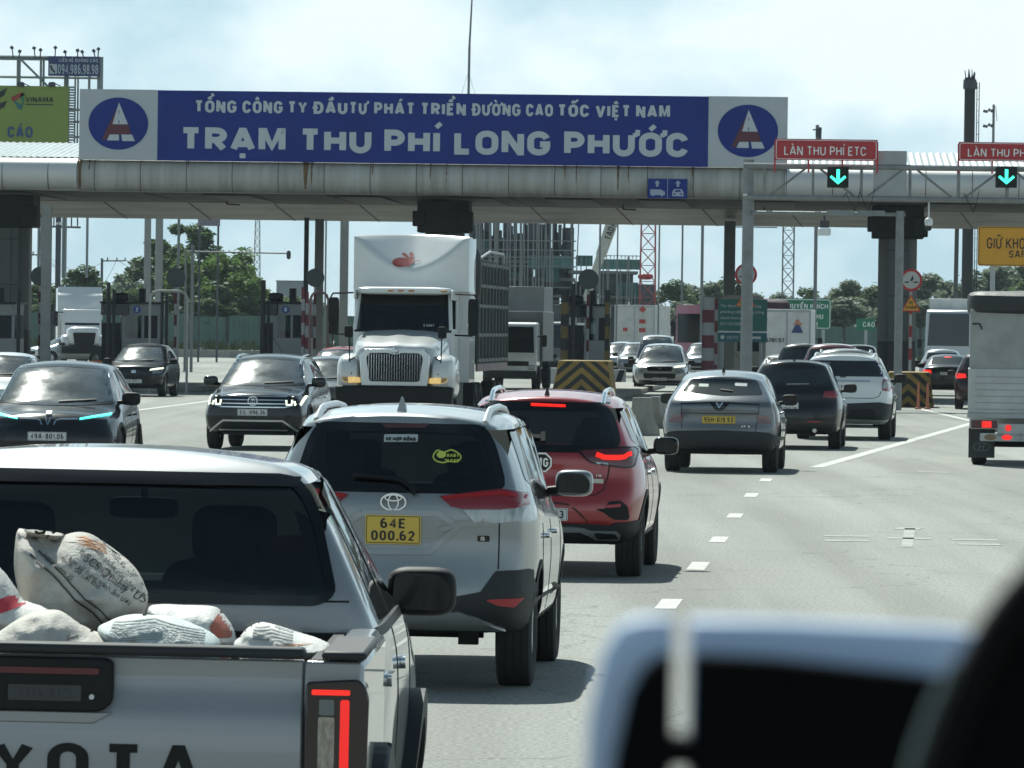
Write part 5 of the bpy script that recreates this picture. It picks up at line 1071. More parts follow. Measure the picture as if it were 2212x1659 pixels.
    g.add(P, [(3*i + k, 3*i + 3 + k, 3*i + 4 + k, 3*i + 1 + k) for i in range(n - 1) for k in range(2)]); g.build('roof_sheet', roof, r)
    # floodlight brackets under the edge
    g = MB()
    for x in (420, 865, 1320, 1640): g.tube((gu(x), 9, 6.36), (gu(x), 9, 6.22), .03); g.tube((gu(x) - .0, 9, 6.22), (gu(x) + .45, 9, 6.20), .025)
    g.build('lamp_brackets', M['dsteel'], r)
    # ---- name board
    b = thing('name_board', 'long blue toll station name board with white lettering between two road emblems', 'sign board', loc, rz)
    blue = mat('sign_blue', (.012, .032, .215), .5, var=.16, vscale=.5, spec=.2); wh = mat('sign_grey_white', (.44, .47, .49), .5, var=.06, vscale=1); lw = mat('letter_white', (.50, .53, .56), .5, var=.05, vscale=2)
    zb, zt = 7.40, 9.645
    g = MB(); g.bx(gu(333), gu(1523), -.45, -.15, zb, zt); g.build('blue_panel', blue, b)
    for a, c2 in ((163, 333), (1523, 1693)):
        g = MB(); g.bx(gu(a), gu(c2), -.46, -.15, zb - .0, zt + .01); p = g.build('white_panel', wh, b)
        cx, cz = (gu(a) + gu(c2))/2, 8.56; g = MB(); g.prism(ell(cx, cz, .96, .835, 48), 'y', -.475, -.45); e = g.build('emblem_disc', blue, p)
        k = .0022*1.0; px = lambda x, z: (cx + (x - 988)*.00374, cz - (z - 790)*.00374*1.03)
        g = MB(); g.prism([px(992, 615), px(1072, 795), px(938, 795)], 'y', -.50, -.47); g.prism([px(915, 882), px(995, 880), px(997, 930), px(893, 930)], 'y', -.50, -.47); g.prism([px(1015, 880), px(1108, 880), px(1132, 934), px(1025, 934)], 'y', -.50, -.47); q = g.build('emblem_road', lw, p)
        g = MB(); g.prism([px(985, 640), px(936, 797), px(1075, 797), px(1100, 878), px(915, 880), px(880, 928), px(848, 928), px(905, 800)], 'y', -.485, -.47); g.build('emblem_shadow', mat('emblem_red', (.10, .014, .03), .5, var=.2, vscale=6), p)
        g = MB(); g.bx(cx + .01, cx + .035, -.505, -.49, px(0, 705)[1], px(0, 680)[1]); g.bx(cx + .01, cx + .035, -.505, -.49, px(0, 790)[1], px(0, 760)[1]); g.build('emblem_dashes', blue, p)
    def row(words, z, h, sw, ws):
        for tx, a, c2 in words:
            g = MB(); put_text(g, tx, (gu(a), -.452, z), (1, 0, 0), (0, -1, 0), h, t=.014, fit=gu(c2) - gu(a), sw=sw, gap=.13 if sw < .23 else .12, ws=ws); g.build('sign_lettering', lw, b)
    row([('TỔNG', 413, 504), ('CÔNG', 517, 604), ('TY', 615, 657), ('ĐẦU', 671, 744), ('TƯ', 748, 787), ('PHÁT', 802, 890), ('TRIỂN', 902, 1000), ('ĐƯỜNG', 1014, 1118), ('CAO', 1130, 1188), ('TỐC', 1198, 1266), ('VIỆT', 1280, 1355), ('NAM', 1367, 1440)], 8.945, .395, .22, .72)
    row([('TRẠM', 382, 611), ('THU', 641, 797), ('PHÍ', 825, 945), ('LONG', 976, 1183), ('PHƯỚC', 1213, 1480)], 7.70, .775, .25, .92)
    # ---- small blue lane sign on the fascia
    l = thing('lane_sign', 'small blue lane sign with white lorry and car symbols on the fascia', 'sign', loc, rz); u0, u1 = gu(1395), gu(1480); z0, z1 = gz(1437, 430), gz(1437, 388)
    g = MB(); g.bx(u0, u1, -.72, -.66, z0, z1); p = g.build('panel', blue, l); wv = mat('faded_white', (.35, .4, .5), .6)
    um = (u0+u1)/2; g = MB(); g.bx(um - .008, um + .008, -.73, -.72, z0, z1); g.build('divider', wv, l)
    def arrow(u): 
        g = MB(); g.prism([(u - .04, z1 - .25), (u + .04, z1 - .25), (u + .04, z1 - .14), (u + .09, z1 - .14), (u, z1 - .05), (u - .09, z1 - .14), (u - .04, z1 - .14)], 'y', -.735, -.72); g.build('arrow', wv, l)
    arrow(u0 + .3); arrow(u1 - .3)
    g = MB(); g.prism([(u0 + .08, z0 + .1), (u0 + .08, z0 + .28), (u0 + .42, z0 + .28), (u0 + .55, z0 + .2), (u0 + .55, z0 + .1)], 'y', -.735, -.72); g.prism(ell(u0 + .17, z0 + .1, .04, .04, 10), 'y', -.737, -.72); g.prism(ell(u0 + .45, z0 + .1, .04, .04, 10), 'y', -.737, -.72); g.build('lorry_symbol', wv, l)
    g = MB(); c0 = u1 - .3; g.prism([(c0 - .18, z0 + .07), (c0 - .18, z0 + .2), (c0 - .12, z0 + .3), (c0 + .12, z0 + .3), (c0 + .18, z0 + .2), (c0 + .18, z0 + .07)], 'y', -.735, -.72); g.build('car_symbol', wv, l)
    g = MB(); g.prism([(c0 - .10, z0 + .21), (c0 - .07, z0 + .27), (c0 + .07, z0 + .27), (c0 + .10, z0 + .21)], 'y', -.738, -.73); g.prism(ell(c0 - .11, z0 + .14, .03, .03, 8), 'y', -.738, -.73); g.prism(ell(c0 + .11, z0 + .14, .03, .03, 8), 'y', -.738, -.73); g.build('symbol_cutouts', blue, l)
    # ---- columns
    cm = mat('column_cladding', (.085, .092, .092), .5, .1, var=.25, vscale=.8)
    for i, (x, lab) in enumerate(((-8, 'dark clad toll plaza column at the left edge, beside the light grey post'), (935, 'dark clad toll plaza column behind the white bonneted truck'), (1912, 'dark clad toll plaza column by the round red bordered sign and the chevron block'))):
        u = gu(x)*191/185; c = thing('plaza_column', lab, 'column', loc, rz, 'toll plaza columns'); y = 6.0
        g = MB(); g.prism([(u - .62, y - .2), (u - .30, y - .62), (u + .36, y - .62), (u + .64, y - .2), (u + .64, y + .6), (u - .62, y + .6)], 'z', 1.9, 5.3); sh = g.build('shaft', cm, c, bevel=.03)
        g = MB(); g.prism([(u - .62, y - .2), (u - .30, y - .62), (u + .36, y - .62), (u + .64, y - .2), (u + .64, y + .6), (u - .62, y + .6)], 'z', 0, 1.895); g.build('dark_base', mat('column_base', (.018, .021, .022), .6, var=.2), c, bevel=.03)
        g = MB(); g.bx(u - .85, u + .85, y - .9, y + .9, 5.3, 6.35); g.bx(u - 1.0, u - .6, y - 1.0, y - .4, 5.5, 6.0); g.bx(u + .5, u + .98, y - 1.0, y - .4, 5.35, 6.0); g.build('capital', mat('capital_dark', (.028, .031, .031), .7, 0, var=.2, spec=.2), c, bevel=.03)
        g = MB(); g.bx(u + .10, u + .12, y - .63, y - .61, .1, 5.3); 
        for z in (1.9, 3.4, 4.9): g.bx(u - .3, u + .36, y - .628, y - .61, z, z + .02)
        g.build('cladding_joints', mat('joint_dark2', (.02, .02, .02), .8), c)
    return r
def post(label, x, d, y1, wpx, m, y0=None, name='post', cat='post', group=None, round_=True, lean=0, top=None):
    z = WZ(x, y1, d); w_ = wpx * d / F; t = thing(name, label, cat, (WX(x, d), d, 0), 0, group, lean)
    g = MB(); g.tube((0, 0, 0), (0, 0, z), w_/2, w_/2*.92, n=14) if round_ else g.bx(-w_/2, w_/2, -w_/2, w_/2, 0, z)
    g.build('shaft', m, t, smooth=round_); g = MB(); g.bx(-w_*.9, w_*.9, -w_*.9, w_*.9, 0, .04); g.build('base_plate', M['steel'], t)
    if top: top(t, z, w_)
    return t
def bands(t, m, z, r_, n):
    for i in range(0, n, 2): g = MB(); g.tube((0, 0, z*i/n), (0, 0, z*(i + 1)/n), r_ + .004, n=14); g.build('band', m, t, smooth=True)
def striped_post(label, x, d, ytop, wpx, ca, cb, n, group, name='striped_post', ybot=None):
    z = WZ(x, ytop, d); t = thing(name, label, 'post', (WX(x, d), d, 0), 0, group); r_ = wpx*d/F/2; g = MB(); g.tube((0, 0, 0), (0, 0, z), r_, n=14); g.build('shaft', cb, t, smooth=True); bands(t, ca, z, r_, n); return t
def round_sign(label, x, y, rad, d, front=None, tri=None, px=None, back=False, ptop=None):
    t = thing('road_sign', label, 'road sign', (WX(x, d), d, 0)); z = WZ(x, y, d); rr_ = rad*d/F
    g = MB(); g.prism(ell(0, z, rr_, rr_, 32), 'y', -.06, -.04); dm = mat('sign_back_grey', (.06, .07, .07), .6, .2); o = g.build('disc', dm if back else M['redp'], t)
    if not back:
        g = MB(); g.prism(ell(0, z, rr_*.78, rr_*.78, 32), 'y', -.068, -.06); g.build('disc_face', mat('sign_face', (.42, .43, .42), .5, var=.15), o)
        g = MB(); g.prism([(-.10*rr_, z - .05*rr_), (.12*rr_, z + .45*rr_), (.2*rr_, z + .1*rr_), (.05*rr_, z - .1*rr_)], 'y', -.073, -.068); g.bx(-.6*rr_, -.2*rr_, -.073, -.068, z - .25*rr_, z - .13*rr_); g.bx(.2*rr_, .6*rr_, -.073, -.068, z - .25*rr_, z - .13*rr_); g.build('symbol', M['ink'], o)
    zp = z + (rr_*.7 if back else 0); g = MB(); g.tube((0, 0, 0), (0, 0, zp), .042, n=14); g.build('shaft', mat('post_dull_white', (.32, .32, .31), .7), t, smooth=True); bands(t, mat('post_maroon_dull' if back else 'post_dull_red', (.09, .014, .018) if back else (.24, .02, .025), .7), zp, .042, 11)
    if tri:
        zz = WZ(x, tri[1], d); s = tri[2]*d/F; g = MB(); g.prism([(-s, zz - s*.8), (s, zz - s*.8), (0, zz + s*.95)], 'y', -.075, -.06); o = g.build('warning_triangle', M['redp'], t)
        g = MB(); g.prism([(-s*.82, zz - s*.69), (s*.82, zz - s*.69), (0, zz + s*.74)], 'y', -.082, -.075); g.build('triangle_face', mat('sign_amber', (.60, .30, .02), .5, var=.1), o)
        g = MB(); put_text(g, 'ĐI', (0, -.082, zz - s*.05), (1, 0, 0), (0, -1, 0), s*.32, t=.006, center=True, sw=.2); g.build('triangle_lettering', M['ink'], o); g = MB(); put_text(g, 'CHẬM', (0, -.082, zz - s*.56), (1, 0, 0), (0, -1, 0), s*.34, t=.006, center=True, sw=.2, fit=s*1.1); g.build('triangle_lettering', M['ink'], o)
    return t
def signals():
    d = 165.0; k = d / F
    X = lambda x: WX(x, d); Z = lambda x, y: WZ(x, y, d)
    t = thing('truss_gantry', 'grey steel truss gantry over the right hand lanes on a tall round post', 'gantry', (X(1611), d, 0), -R(2.0))
    o = lambda x: (x - 1611) * k; zt, zb = Z(1900, 362), Z(1900, 430)
    st = mat('weathered_galvanised', (.22, .235, .235), .55, .3, var=.25, vscale=3)
    g = MB(); g.tube((0, 0, 0), (0, 0, Z(1611, 345)), .175, .16, n=20); g.tube((0, 0, 0), (0, 0, .06), .3, n=16); g.build('gantry_post', st, t, smooth=True)
    x1 = o(2700); g = MB()
    for y in (-.35, .35): g.tube((-.15, y, zt), (x1, y, zt), .075, n=10); g.tube((-.15, y, zb), (x1, y, zb), .075, n=10)
    g.build('chords', st, t, smooth=True); g = MB(); u = .45; i = 0
    while u < x1 - 1.4:
        for y in (-.35, .35): g.tube((u, y, zb), (u, y, zt), .035, n=6)
        a, b = (zb, zt) if i % 2 == 0 else (zt, zb); g.tube((u + .1, -.35, a), (u + 1.25, -.35, b), .035, n=6); g.tube((u, -.35, zt), (u, .35, zt), .03, n=5); g.tube((u, -.35, zb), (u, .35, zb), .03, n=5); u += 1.38; i += 1
    g.build('bracing', st, t); g = MB(); xg = o(1915); g.box((xg, -.1, Z(1915, 378)), (.94, .5, 1.35)); g.build('equipment_cabinet', mat('cabinet_grey', (.33, .35, .355), .5, var=.12), t, bevel=.02)
    g = MB(); z2 = Z(1800, 462); g.tube((.1, -.2, z2), (o(1950), -.2, z2), .055, n=8); g.bx(o(1780), o(1840), -.3, -.1, z2 - .05, z2 + .1); g.bx(o(1845), o(1905), -.3, -.1, z2 - .05, z2 + .1); g.tube((o(1938), -.2, 0), (o(1938), -.2, z2 + .1), .12, n=12); g.build('lower_frame', st, t, smooth=True)
    g = MB(); rnd = random.Random(2)
    for x in (1815, 1845, 2070): 
        p = [(o(x + 6*j), -.4 - .05*j % 2, zb + .28*math.sin(j*1.3) - .1*j % .3) for j in range(7)]; g = MB(); g.path(p, .012, 4); g.build('cable', M['blk'], t)
    def panel(x0, x1, y0, y1, text, lab, nm='overhead_sign', fit=.80):
        s = thing(nm, lab, 'sign', (X(x0), d - .6, Z(x0, y1)), -R(2.0)); w_, h = (x1-x0)*k, (y1-y0)*k*1.0
        g = MB(); g.bx(0, w_, -.04, 0, 0, h); p = g.build('panel', mat('sign_red', (.40, .022, .028), .5, var=.1), s)
        g = MB(); a = .035*1
        for q in ribbon2(rr(a, a, w_ - a, h - a, .06) + [rr(a, a, w_ - a, h - a, .06)[0]], .018): g.prism([tuple(v) for v in q], 'y', -.047, -.04)
        g.build('border', M['white'], p); g = MB(); put_text(g, text, (w_*.09, -.04, h*.24), (1, 0, 0), (0, -1, 0), h*.42, t=.008, fit=w_*fit, sw=.13, gap=.13); g.build('lettering', M['white'], p)
        for u in (.0, w_*.33, w_*.66, w_): g = MB(); g.bx(u - .025, u + .025, .0, .03, -.35, h*.9); g.build('sign_post', M['redp'], s)
        return s
    panel(1665, 1885, 301, 347, 'LÀN THU PHÍ ETC', 'red overhead sign with white toll lane lettering, fully in view above the truss')
    panel(2060, 2280, 308, 349, 'LÀN THU PHÍ ETC', 'red overhead sign cut off by the right edge of the photo')
    for x, lab in ((1801, 'lit green arrow signal under the complete red sign'), (2163, 'lit green arrow signal at the far right, under the cut off red sign')):
        s = thing('lane_signal', lab, 'traffic signal', (X(x), d - .62, Z(x, 384)), 0, 'green arrow lane signals'); h = .30
        g = MB(); g.bx(-h, h, -.12, .1, -h, h); b = g.build('housing', M['blk'], s, bevel=.015)
        g = MB(); g.prism([(-.045, .22), (.045, .22), (.045, -.07), (-.045, -.07)], 'y', -.135, -.12); b2 = [(-.21, .02), (0, -.16), (.21, .02)]
        for q in ribbon2(b2, .075): g.prism([tuple(v) for v in q], 'y', -.136, -.12)
        g.build('arrow', M['green'], b)
    # cameras under the frames
    for x, y, lab, nm in ((1776, 492, 'white box camera hung under the lower frame', 'traffic_camera'), ):
        s = thing(nm, lab, 'camera', (X(x), d, Z(x, y))); g = MB(); g.box((0, 0, -.12), (.36, .35, .2)); g.build('body', M['white'], s, bevel=.03); g = MB(); g.box((0, 0, .1), (.26, .2, .2)); g.tube((0, 0, .1), (0, 0, .5), .03); g.build('bracket', M['dsteel'], s)
    s = thing('dome_camera', 'white dome camera hanging on a thin rod from the truss', 'camera', (X(2001), d, Z(2001, 484))); g = MB(); g.sq((0, 0, .05), (.24, .24, .26), .8, 1); g.tube((0, 0, .1), (0, 0, .62), .025); g.build('housing', M['white'], s, smooth=True); g = MB(); g.sq((0, 0, -.1), (.2, .2, .2), 1, 1); g.build('lens_dome', M['gblk'], s, smooth=True)
    # yellow sign
    d2 = 150.0; k2 = d2/F; s = thing('yellow_sign', 'amber keep your distance sign at the right edge of the photo', 'sign', (WX(2108, d2), d2, WZ(2108, 574, d2))); w_, h = 2.9, 85*k2
    g = MB(); g.prism(rr(0, 0, w_, h, .06), 'y', -.05, 0); p = g.build('panel', mat('sign_orange', (.62, .29, .015), .5, var=.08), s)
    g = MB()
    for q in ribbon2(rr(.025, .025, w_ - .025, h - .025, .05) + [rr(.025, .025, w_ - .025, h - .025, .05)[0]], .014): g.prism([tuple(v) for v in q], 'y', -.056, -.05)
    g.build('border', M['ink'], p); g = MB(); put_text(g, 'GIỮ KHOẢNG CÁCH', (19*k2, -.05, h - 48*k2), (1, 0, 0), (0, -1, 0), 24*k2, t=.006, sw=.13, fit=192*k2); g.build('lettering', M['ink'], p); g = MB(); put_text(g, 'SAFE DISTANCE', (67*k2, -.05, 18*k2), (1, 0, 0), (0, -1, 0), 16*k2, t=.006, sw=.14, fit=150*k2); g.build('lettering', M['ink'], p)
    g = MB(); g.tube((.4, .06, -WZ(2108, 574, d2)), (.4, .06, h), .06); g.tube((2.5, .06, -WZ(2108, 574, d2)), (2.5, .06, h), .06); g.build('sign_posts', M['steel'], s)
def booth(label, x0, xd, x1, ytop, d, number=None, open_left=True, glassy=False):
    k = d/F; t = thing('toll_booth', label, 'toll booth', (WX(x0, d), d, 0), -R(3.5)); w_ = (x1 - x0)*k; wd = (xd - x0)*k; z1 = WZ(x0, ytop, d); z0 = .22; zw = z1 - .38; zs = z1 - 1.12
    wl = mat('booth_wall', (.22, .23, .225), .5, var=.2, vscale=1.5); dk = mat('booth_dark', (.010, .012, .015), .5, var=.2, spec=.25)
    g = MB(); g.bx(wd*.75, w_, 0, 2.2, z0, zs); g.bx(wd, w_, 0, 2.2, zw, z1); g.bx(wd*.75, wd*.75 + .14, 0, .1, zs, zw); g.bx(w_ - .09, w_, 0, .1, zs, zw); g.bx(wd*.75, wd*.75 + .1, 2.1, 2.2, zs, zw); g.bx(w_ - .1, w_, 2.1, 2.2, zs, zw); um = wd*.75 + (w_ - wd*.75)*.55; g.bx(um - .04, um + .04, .0, .08, zs, zw); g.build('cabin', wl, t, bevel=.015)
    g = MB(); g.bx(um + .04, w_ - .09, .02, .06, zs - .3, zw); g.build('dark_door', dk, t); g = MB(); g.bx(wd*.75 + .14, um - .04, .03, .05, zs, zw); g.build('window', M['see'], t)
    g = MB(); g.bx(0, wd, -.12, .3, zw - .0, z1 + .0); g.build('display', M['gblk'], t, bevel=.02); g = MB(); g.bx(-.04, w_ + .06, -.1, 2.4, z1, z1 + .06); g.sq((w_*.3, .5, z1 + .2), (.5, .5, .3), .6, .6); g.tube((w_*.65, .6, z1), (w_*.65, .6, z1 + .5), .12); g.build('roof_equipment', dk, t)
    g = MB(); g.bx(um - .5, um - .1, .3, .7, zs - .1, zs + .22); g.build('till_screen', dk, t)
    g = MB(); g.bx(.02, max(.3, wd*.72), -.05, .6, z0, zw - .25); g.bx(.1, max(.25, wd*.6), -.1, .2, zs - .2, zs + .2); g.build('lane_equipment', dk, t, bevel=.02)
    if number:
        g = MB(); g.prism(ell(wd + .26, z1 - .19, .13, .13, 20), 'y', -.02, .0); o = g.build('number_disc', mat('booth_blue', (.03, .07, .25), .5), t); g = MB(); put_text(g, number, (wd + .26, -.02, z1 - .26), (1, 0, 0), (0, -1, 0), .14, t=.006, center=True, sw=.2); g.build('number', M['white'], o)
    return t
def chevron_block(label, x0, x1, ytop, d, depth=3.0):
    k = d/F; t = thing('chevron_block', label, 'crash block', (WX((x0+x1)/2, d), d, 0), -R(3.5), 'chevron crash blocks'); w_ = (x1 - x0)*k/2; h = WZ(x0, ytop, d)
    fr = [(-w_, 0), (w_, 0), (w_*.84, h), (-w_*.72, h)]; y0 = .0
    g = MB(); g.add([(x, 0 + .0, z) for x, z in fr] + [(x*1.0, depth, z) for x, z in fr], [(0, 1, 2, 3), (4, 7, 6, 5), (0, 4, 5, 1), (1, 5, 6, 2), (2, 6, 7, 3), (3, 7, 4, 0)]); o = g.build('block', mat('block_yellow', (.27, .175, .04), .75, var=.35, vscale=2.5), t, bevel=.04)
    # black chevrons clipped to the face
    s = .17
    g = MB(); bl = mat('block_black', (.028, .03, .032), .8, var=.3)
    for i in range(-2, 8):
        z = i*2*s*1.05
        for sg in (-1, 1):
            poly = [(0, z), (0, z + s), (sg*w_*1.1, z + s - w_*.95), (sg*w_*1.1, z - w_*.95)]
            P = [Vector(p) for p in poly]
            for a, b in ((fr[0], fr[1]), (fr[1], fr[2]), (fr[2], fr[3]), (fr[3], fr[0])):
                a, b = Vector(a), Vector(b); nn = Vector((-(b - a).y, (b - a).x)).normalized(); Q = []
                for j in range(len(P)):
                    p, q = P[j], P[(j+1) % len(P)]; dp, dq = (p - a).dot(nn) - .03, (q - a).dot(nn) - .03
                    if dp >= 0: Q.append(p)
                    if dp*dq < 0: Q.append(p + (q - p)*(dp/(dp - dq)))
                P = Q
                if len(P) < 3: break
            if len(P) >= 3: g.prism([tuple(p) for p in P], 'y', -.008, .02)
    g.build('chevrons', bl, t); return t
def island(label, x, d, w_=2.1, ln=45, y0=0):
    t = MB(); t.prism([(-w_/2, 3), (-w_/2*.5, 0), (w_/2*.5, 0), (w_/2, 3), (w_/2, ln), (-w_/2, ln)], 'z', 0, .18); o = t.build('kerb_island', M['conc'], None, bevel=.03); o.location = (WX(x, d), d, 0); o.rotation_euler.z = -R(3.5); return tag(o, label, 'traffic island')
def plaza_furniture():
    black = mat('post_black', (.012, .013, .014), .6); yel = mat('post_yellow', (.13, .09, .02), .6, var=.2); rw = mat('post_dull_white', (.32, .32, .31), .7); mar = mat('post_maroon', (.14, .02, .03), .6, var=.2)
    island('concrete lane island under the middle toll booth', 1252, 176); island('concrete lane island under the toll booth left of the big truck', 640, 184); island('concrete lane island under the toll booth behind the small oncoming SUV', 335, 184); island('concrete lane island behind the right chevron block', 1915, 172); island('concrete lane island under the green notice board', 1600, 200)
    booth('toll booth behind the middle chevron block', 1210, 1278, 1312, 660, 188); booth('toll booth with a round number disc, above the small oncoming black SUV', 217, 277, 345, 655, 188, '2'); booth('toll booth left of the white truck with a round blue disc', 560, 598, 662, 655, 188, '0')
    booth('toll booth mostly cut off by the left edge of the photo', -75, -45, 30, 655, 186)
    booth('toll booth behind the green notice board', 1560, 1590, 1650, 690, 205)
    chevron_block('black and yellow chevron block in front of the middle toll booth', 1187, 1325, 778, 172); chevron_block('black and yellow chevron block in front of the right plaza column, behind two orange posts', 1905, 2018, 803, 171)
    for x, yt, w_, lab, ca, cb, n in ((1218, 627, 17, 'black and yellow post at the left side of the middle booth', black, yel, 9), (1310, 627, 11, 'black and yellow post at the right side of the middle booth', black, yel, 9), (1236, 613, 9, 'plain black mast in front of the middle booth', black, black, 3)):
        striped_post(lab, x, 182, yt, w_, ca, cb, n, 'posts around the middle booth')
    striped_post('thick maroon and white post left of the green notice board', 1528, 186, 642, 27, mar, rw, 8, 'maroon and white posts'); striped_post('slim maroon and white post right beside the thick one', 1545, 188, 645, 8, mar, rw, 9, 'maroon and white posts')
    for x, yt, w_, lab in ((232, 610, 8, 'black mast at the left side of the booth above the small black SUV'), (244, 625, 7, 'second black post beside the black mast, left booth'), (348, 628, 7, 'black post at the right side of the left booth'), (358, 632, 7, 'rightmost black post behind the left booth'), (566, 605, 11, 'black mast left of the booth beside the white truck'), (578, 650, 7, 'short black post in front of the booth beside the white truck'), (38, 628, 8, 'black post beside the left edge booth')):
        striped_post(lab, x, 184, yt, w_, black, black, 2, 'black posts by the left booths')
    for x, yt, w_, lab in ((653, 620, 8, 'maroon and white post left of the grey pillar near the white truck'), (661, 630, 7, 'maroon and white post nearest the arch pipe near the white truck')): striped_post(lab, x, 183, yt, w_, mar, rw, 9, 'maroon and white posts')
    def arch(label, x0, x1, ytop, d, m, rpx=5.5):
        t = thing('pipe_arch', label, 'pipe arch', (WX(x0, d), d, 0)); w_ = (x1 - x0)*d/F; z = WZ(x0, ytop, d); q = .25
        g = MB(); g.path([(0, 0, 0), (0, 0, z - q), (.07, 0, z - .07), (q, 0, z), (w_ - q, 0, z), (w_ - .07, 0, z - .07), (w_, 0, z - q), (w_, 0, 0)], rpx*d/F/2, 10); g.build('pipe', m, t, smooth=True); g = MB(); g.bx(-.1, .1, -.1, .1, 0, .03); g.bx(w_ - .1, w_ + .1, -.1, .1, 0, .03); g.build('foot_plate', M['steel'], t); return t
    arch('grey pipe arch over the left toll booth', 322, 403, 628, 180, mat('pipe_grey', (.3, .3, .28), .6, var=.2)); arch('maroon banded pipe arch beside the white truck', 668, 707, 630, 181, mat('pipe_maroon', (.2, .1, .1), .6, var=.4, vscale=3)); arch('pale pipe arch above the green notice board', 1553, 1649, 641, 197, mat('pipe_pale', (.42, .42, .4), .6), 9)
    round_sign('round sign seen from behind on a red and white post, left light grey post', 84, 597, 21, 187, back=True); round_sign('round sign seen from behind on a red and white post above the left booth', 377, 600, 21, 187, back=True); round_sign('round sign seen from behind on a red and white post left of the white truck', 678, 600, 20, 187, back=True); round_sign('round sign seen from behind above the middle toll booth', 1268, 603, 22, 187, back=True)
    round_sign('round red bordered sign over an amber slow triangle in front of the right column', 1965, 605, 24, 176, tri=(0, 656, 21)); round_sign('round red bordered sign and amber triangle half hidden behind the gantry post', 1608, 593, 24, 184, tri=(0, 645, 22))
    for x, y, dd, lab in ((206, 737, 181, 'orange barrier box at the foot of the booth above the small black SUV'), (548, 737, 181, 'orange barrier box at the foot of the booth beside the white truck'), (1224, 768, 179, 'orange barrier box beside the middle booth, behind the chevron block')):
        t = thing('barrier_box', lab, 'barrier', (WX(x, dd), dd, 0), 0, 'orange barrier boxes'); g = MB(); g.prism([(-.26, 0), (.26, 0), (.2, 1.0), (-.2, 1.0)], 'y', -.2, .2); g.build('box_body', M['orange'], t, bevel=.04); g = MB(); g.bx(-.22, .22, -.215, -.2, .5, .68); g.build('white_band', M['white'], t)
    fl = thing('flower_bunch', 'bunch of purple flowers tied to the red and white post at the left', 'flowers', (WX(101, 186.2), 186.2, WZ(101, 690, 186.2))); g = MB(); rnd = random.Random(6)
    for i in range(260): v = Vector((rnd.gauss(0, .12), rnd.gauss(0, .08), rnd.gauss(0, .12))); q = Matrix.Rotation(rnd.uniform(0, 6), 3, 'X') @ Matrix.Rotation(rnd.uniform(0, 6), 3, 'Y'); g.add([v + q @ Vector(k) for k in ((-.03, 0, 0), (0, -.03, 0), (.03, 0, 0), (0, .03, 0))], [(0, 1, 2, 3)])
    g.build('petals', mat('purple_petals', (.30, .18, .42), .7, var=.4, vscale=9), fl); g = MB(); g.tube((0, 0, -.35), (0, .1, 0), .03); g.build('stem', M['blk'], fl)
    # plaza posts
    lg = mat('grey_post', (.26, .265, .25), .7, var=.2, vscale=2)
    post('light grey square post at the left, beside the round sign back', 97, 186, 445, 21, lg, name='roof_post', group='roof posts', round_=False); post('slim dark grey post left of the white truck', 658, 196, 470, 10, M['dsteel'], name='roof_post', group='roof posts', round_=False); post('broad light grey post left of the white truck', 686, 200, 473, 19, lg, name='roof_post', group='roof posts', round_=False); post('grey post just left of the truck fairing', 740, 215, 475, 18, lg, name='roof_post', group='roof posts', round_=False)
    post('broad grey roof post behind the tall gantry post', 1572, 200, 478, 24, mat('grey_post2', (.14, .15, .15), .6, var=.2), name='roof_post', group='roof posts', round_=False)
    # green notice board and overhead sign
    d = 192.0; k = d/F; s = thing('notice_board', 'green toll notice board with white text behind the gantry post', 'notice board', (WX(1546, d), d, WZ(1546, 738, d))); w_ = 109*k; h = 92*k; gr = mat('board_green', (.022, .17, .14), .5, var=.08)
    g = MB(); g.bx(0, w_, -.05, 0, 24*k, h); p = g.build('upper_panel', gr, s); g = MB(); g.bx(0, w_, -.05, 0, 0, 20*k); q = g.build('lower_panel', mat('board_teal', (.02, .15, .17), .5), s); g = MB(); g.bx(0, w_, -.055, 0, 20*k, 23.5*k); g.build('white_line', M['white'], s)
    for i, tx in enumerate(('Tài khoản giao thông', 'phương tiện không dừng', 'thanh toán từ ngày', '01/10/2025')): font_text('board_text', tx, 9*k, M['white'], (8*k, -.055, h - (17 + 13*i)*k), (R(90), 0, 0), p, (88, 94, 70, 50)[i]*k, .004)
    font_text('board_text', 'VETC', 10*k, M['white'], (22*k, -.055, 6*k), (R(90), 0, 0), q, 26*k, .004); g = MB(); g.prism(ell(13*k, 10*k, 4.5*k, 4.5*k, 14), 'y', -.058, -.05); g.build('board_emblem', M['white'], q); g = MB(); g.bx(76*k, 96*k, -.056, -.05, 7*k, 12*k); g.build('board_label', M['white'], q)
    g = MB(); z = WZ(1546, 738, d); g.tube((.2, .06, -z), (.2, .06, h), .05); g.tube((w_ - .2, .06, -z), (w_ - .2, .06, h), .05); g.build('board_legs', M['steel'], s)
    d = 300.0; k = d/F; s = thing('motorway_sign', 'large green motorway sign with white capitals beyond the lanes', 'sign', (WX(1672, d), d, WZ(1672, 710, d))); w_ = 121*k; h = 66*k
    g = MB(); g.bx(0, w_, -.06, 0, 0, h); p = g.build('panel', mat('motorway_green', (.008, .16, .085), .5, var=.08), s); g = MB()
    for q in ribbon2(rr(.06, .06, w_-.06, h-.06, .1) + [rr(.06, .06, w_-.06, h-.06, .1)[0]], .04): g.prism([tuple(v) for v in q], 'y', -.07, -.06)
    g.build('border', M['white'], p)
    for tx, x, y, wd in (('KHUYẾN KHÍCH', 1690, 666, 96), ('ỦY QUYỀN THU', 1690, 688, 86), ('PHÍ TẠI TRẠM', 1690, 706, 74)):
        g = MB(); put_text(g, tx, ((x - 1672)*k, -.06, (710 - y)*k - .0), (1, 0, 0), (0, -1, 0), 11*k, t=.02, fit=wd*k, sw=.16); g.build('lettering', M['white'], p)
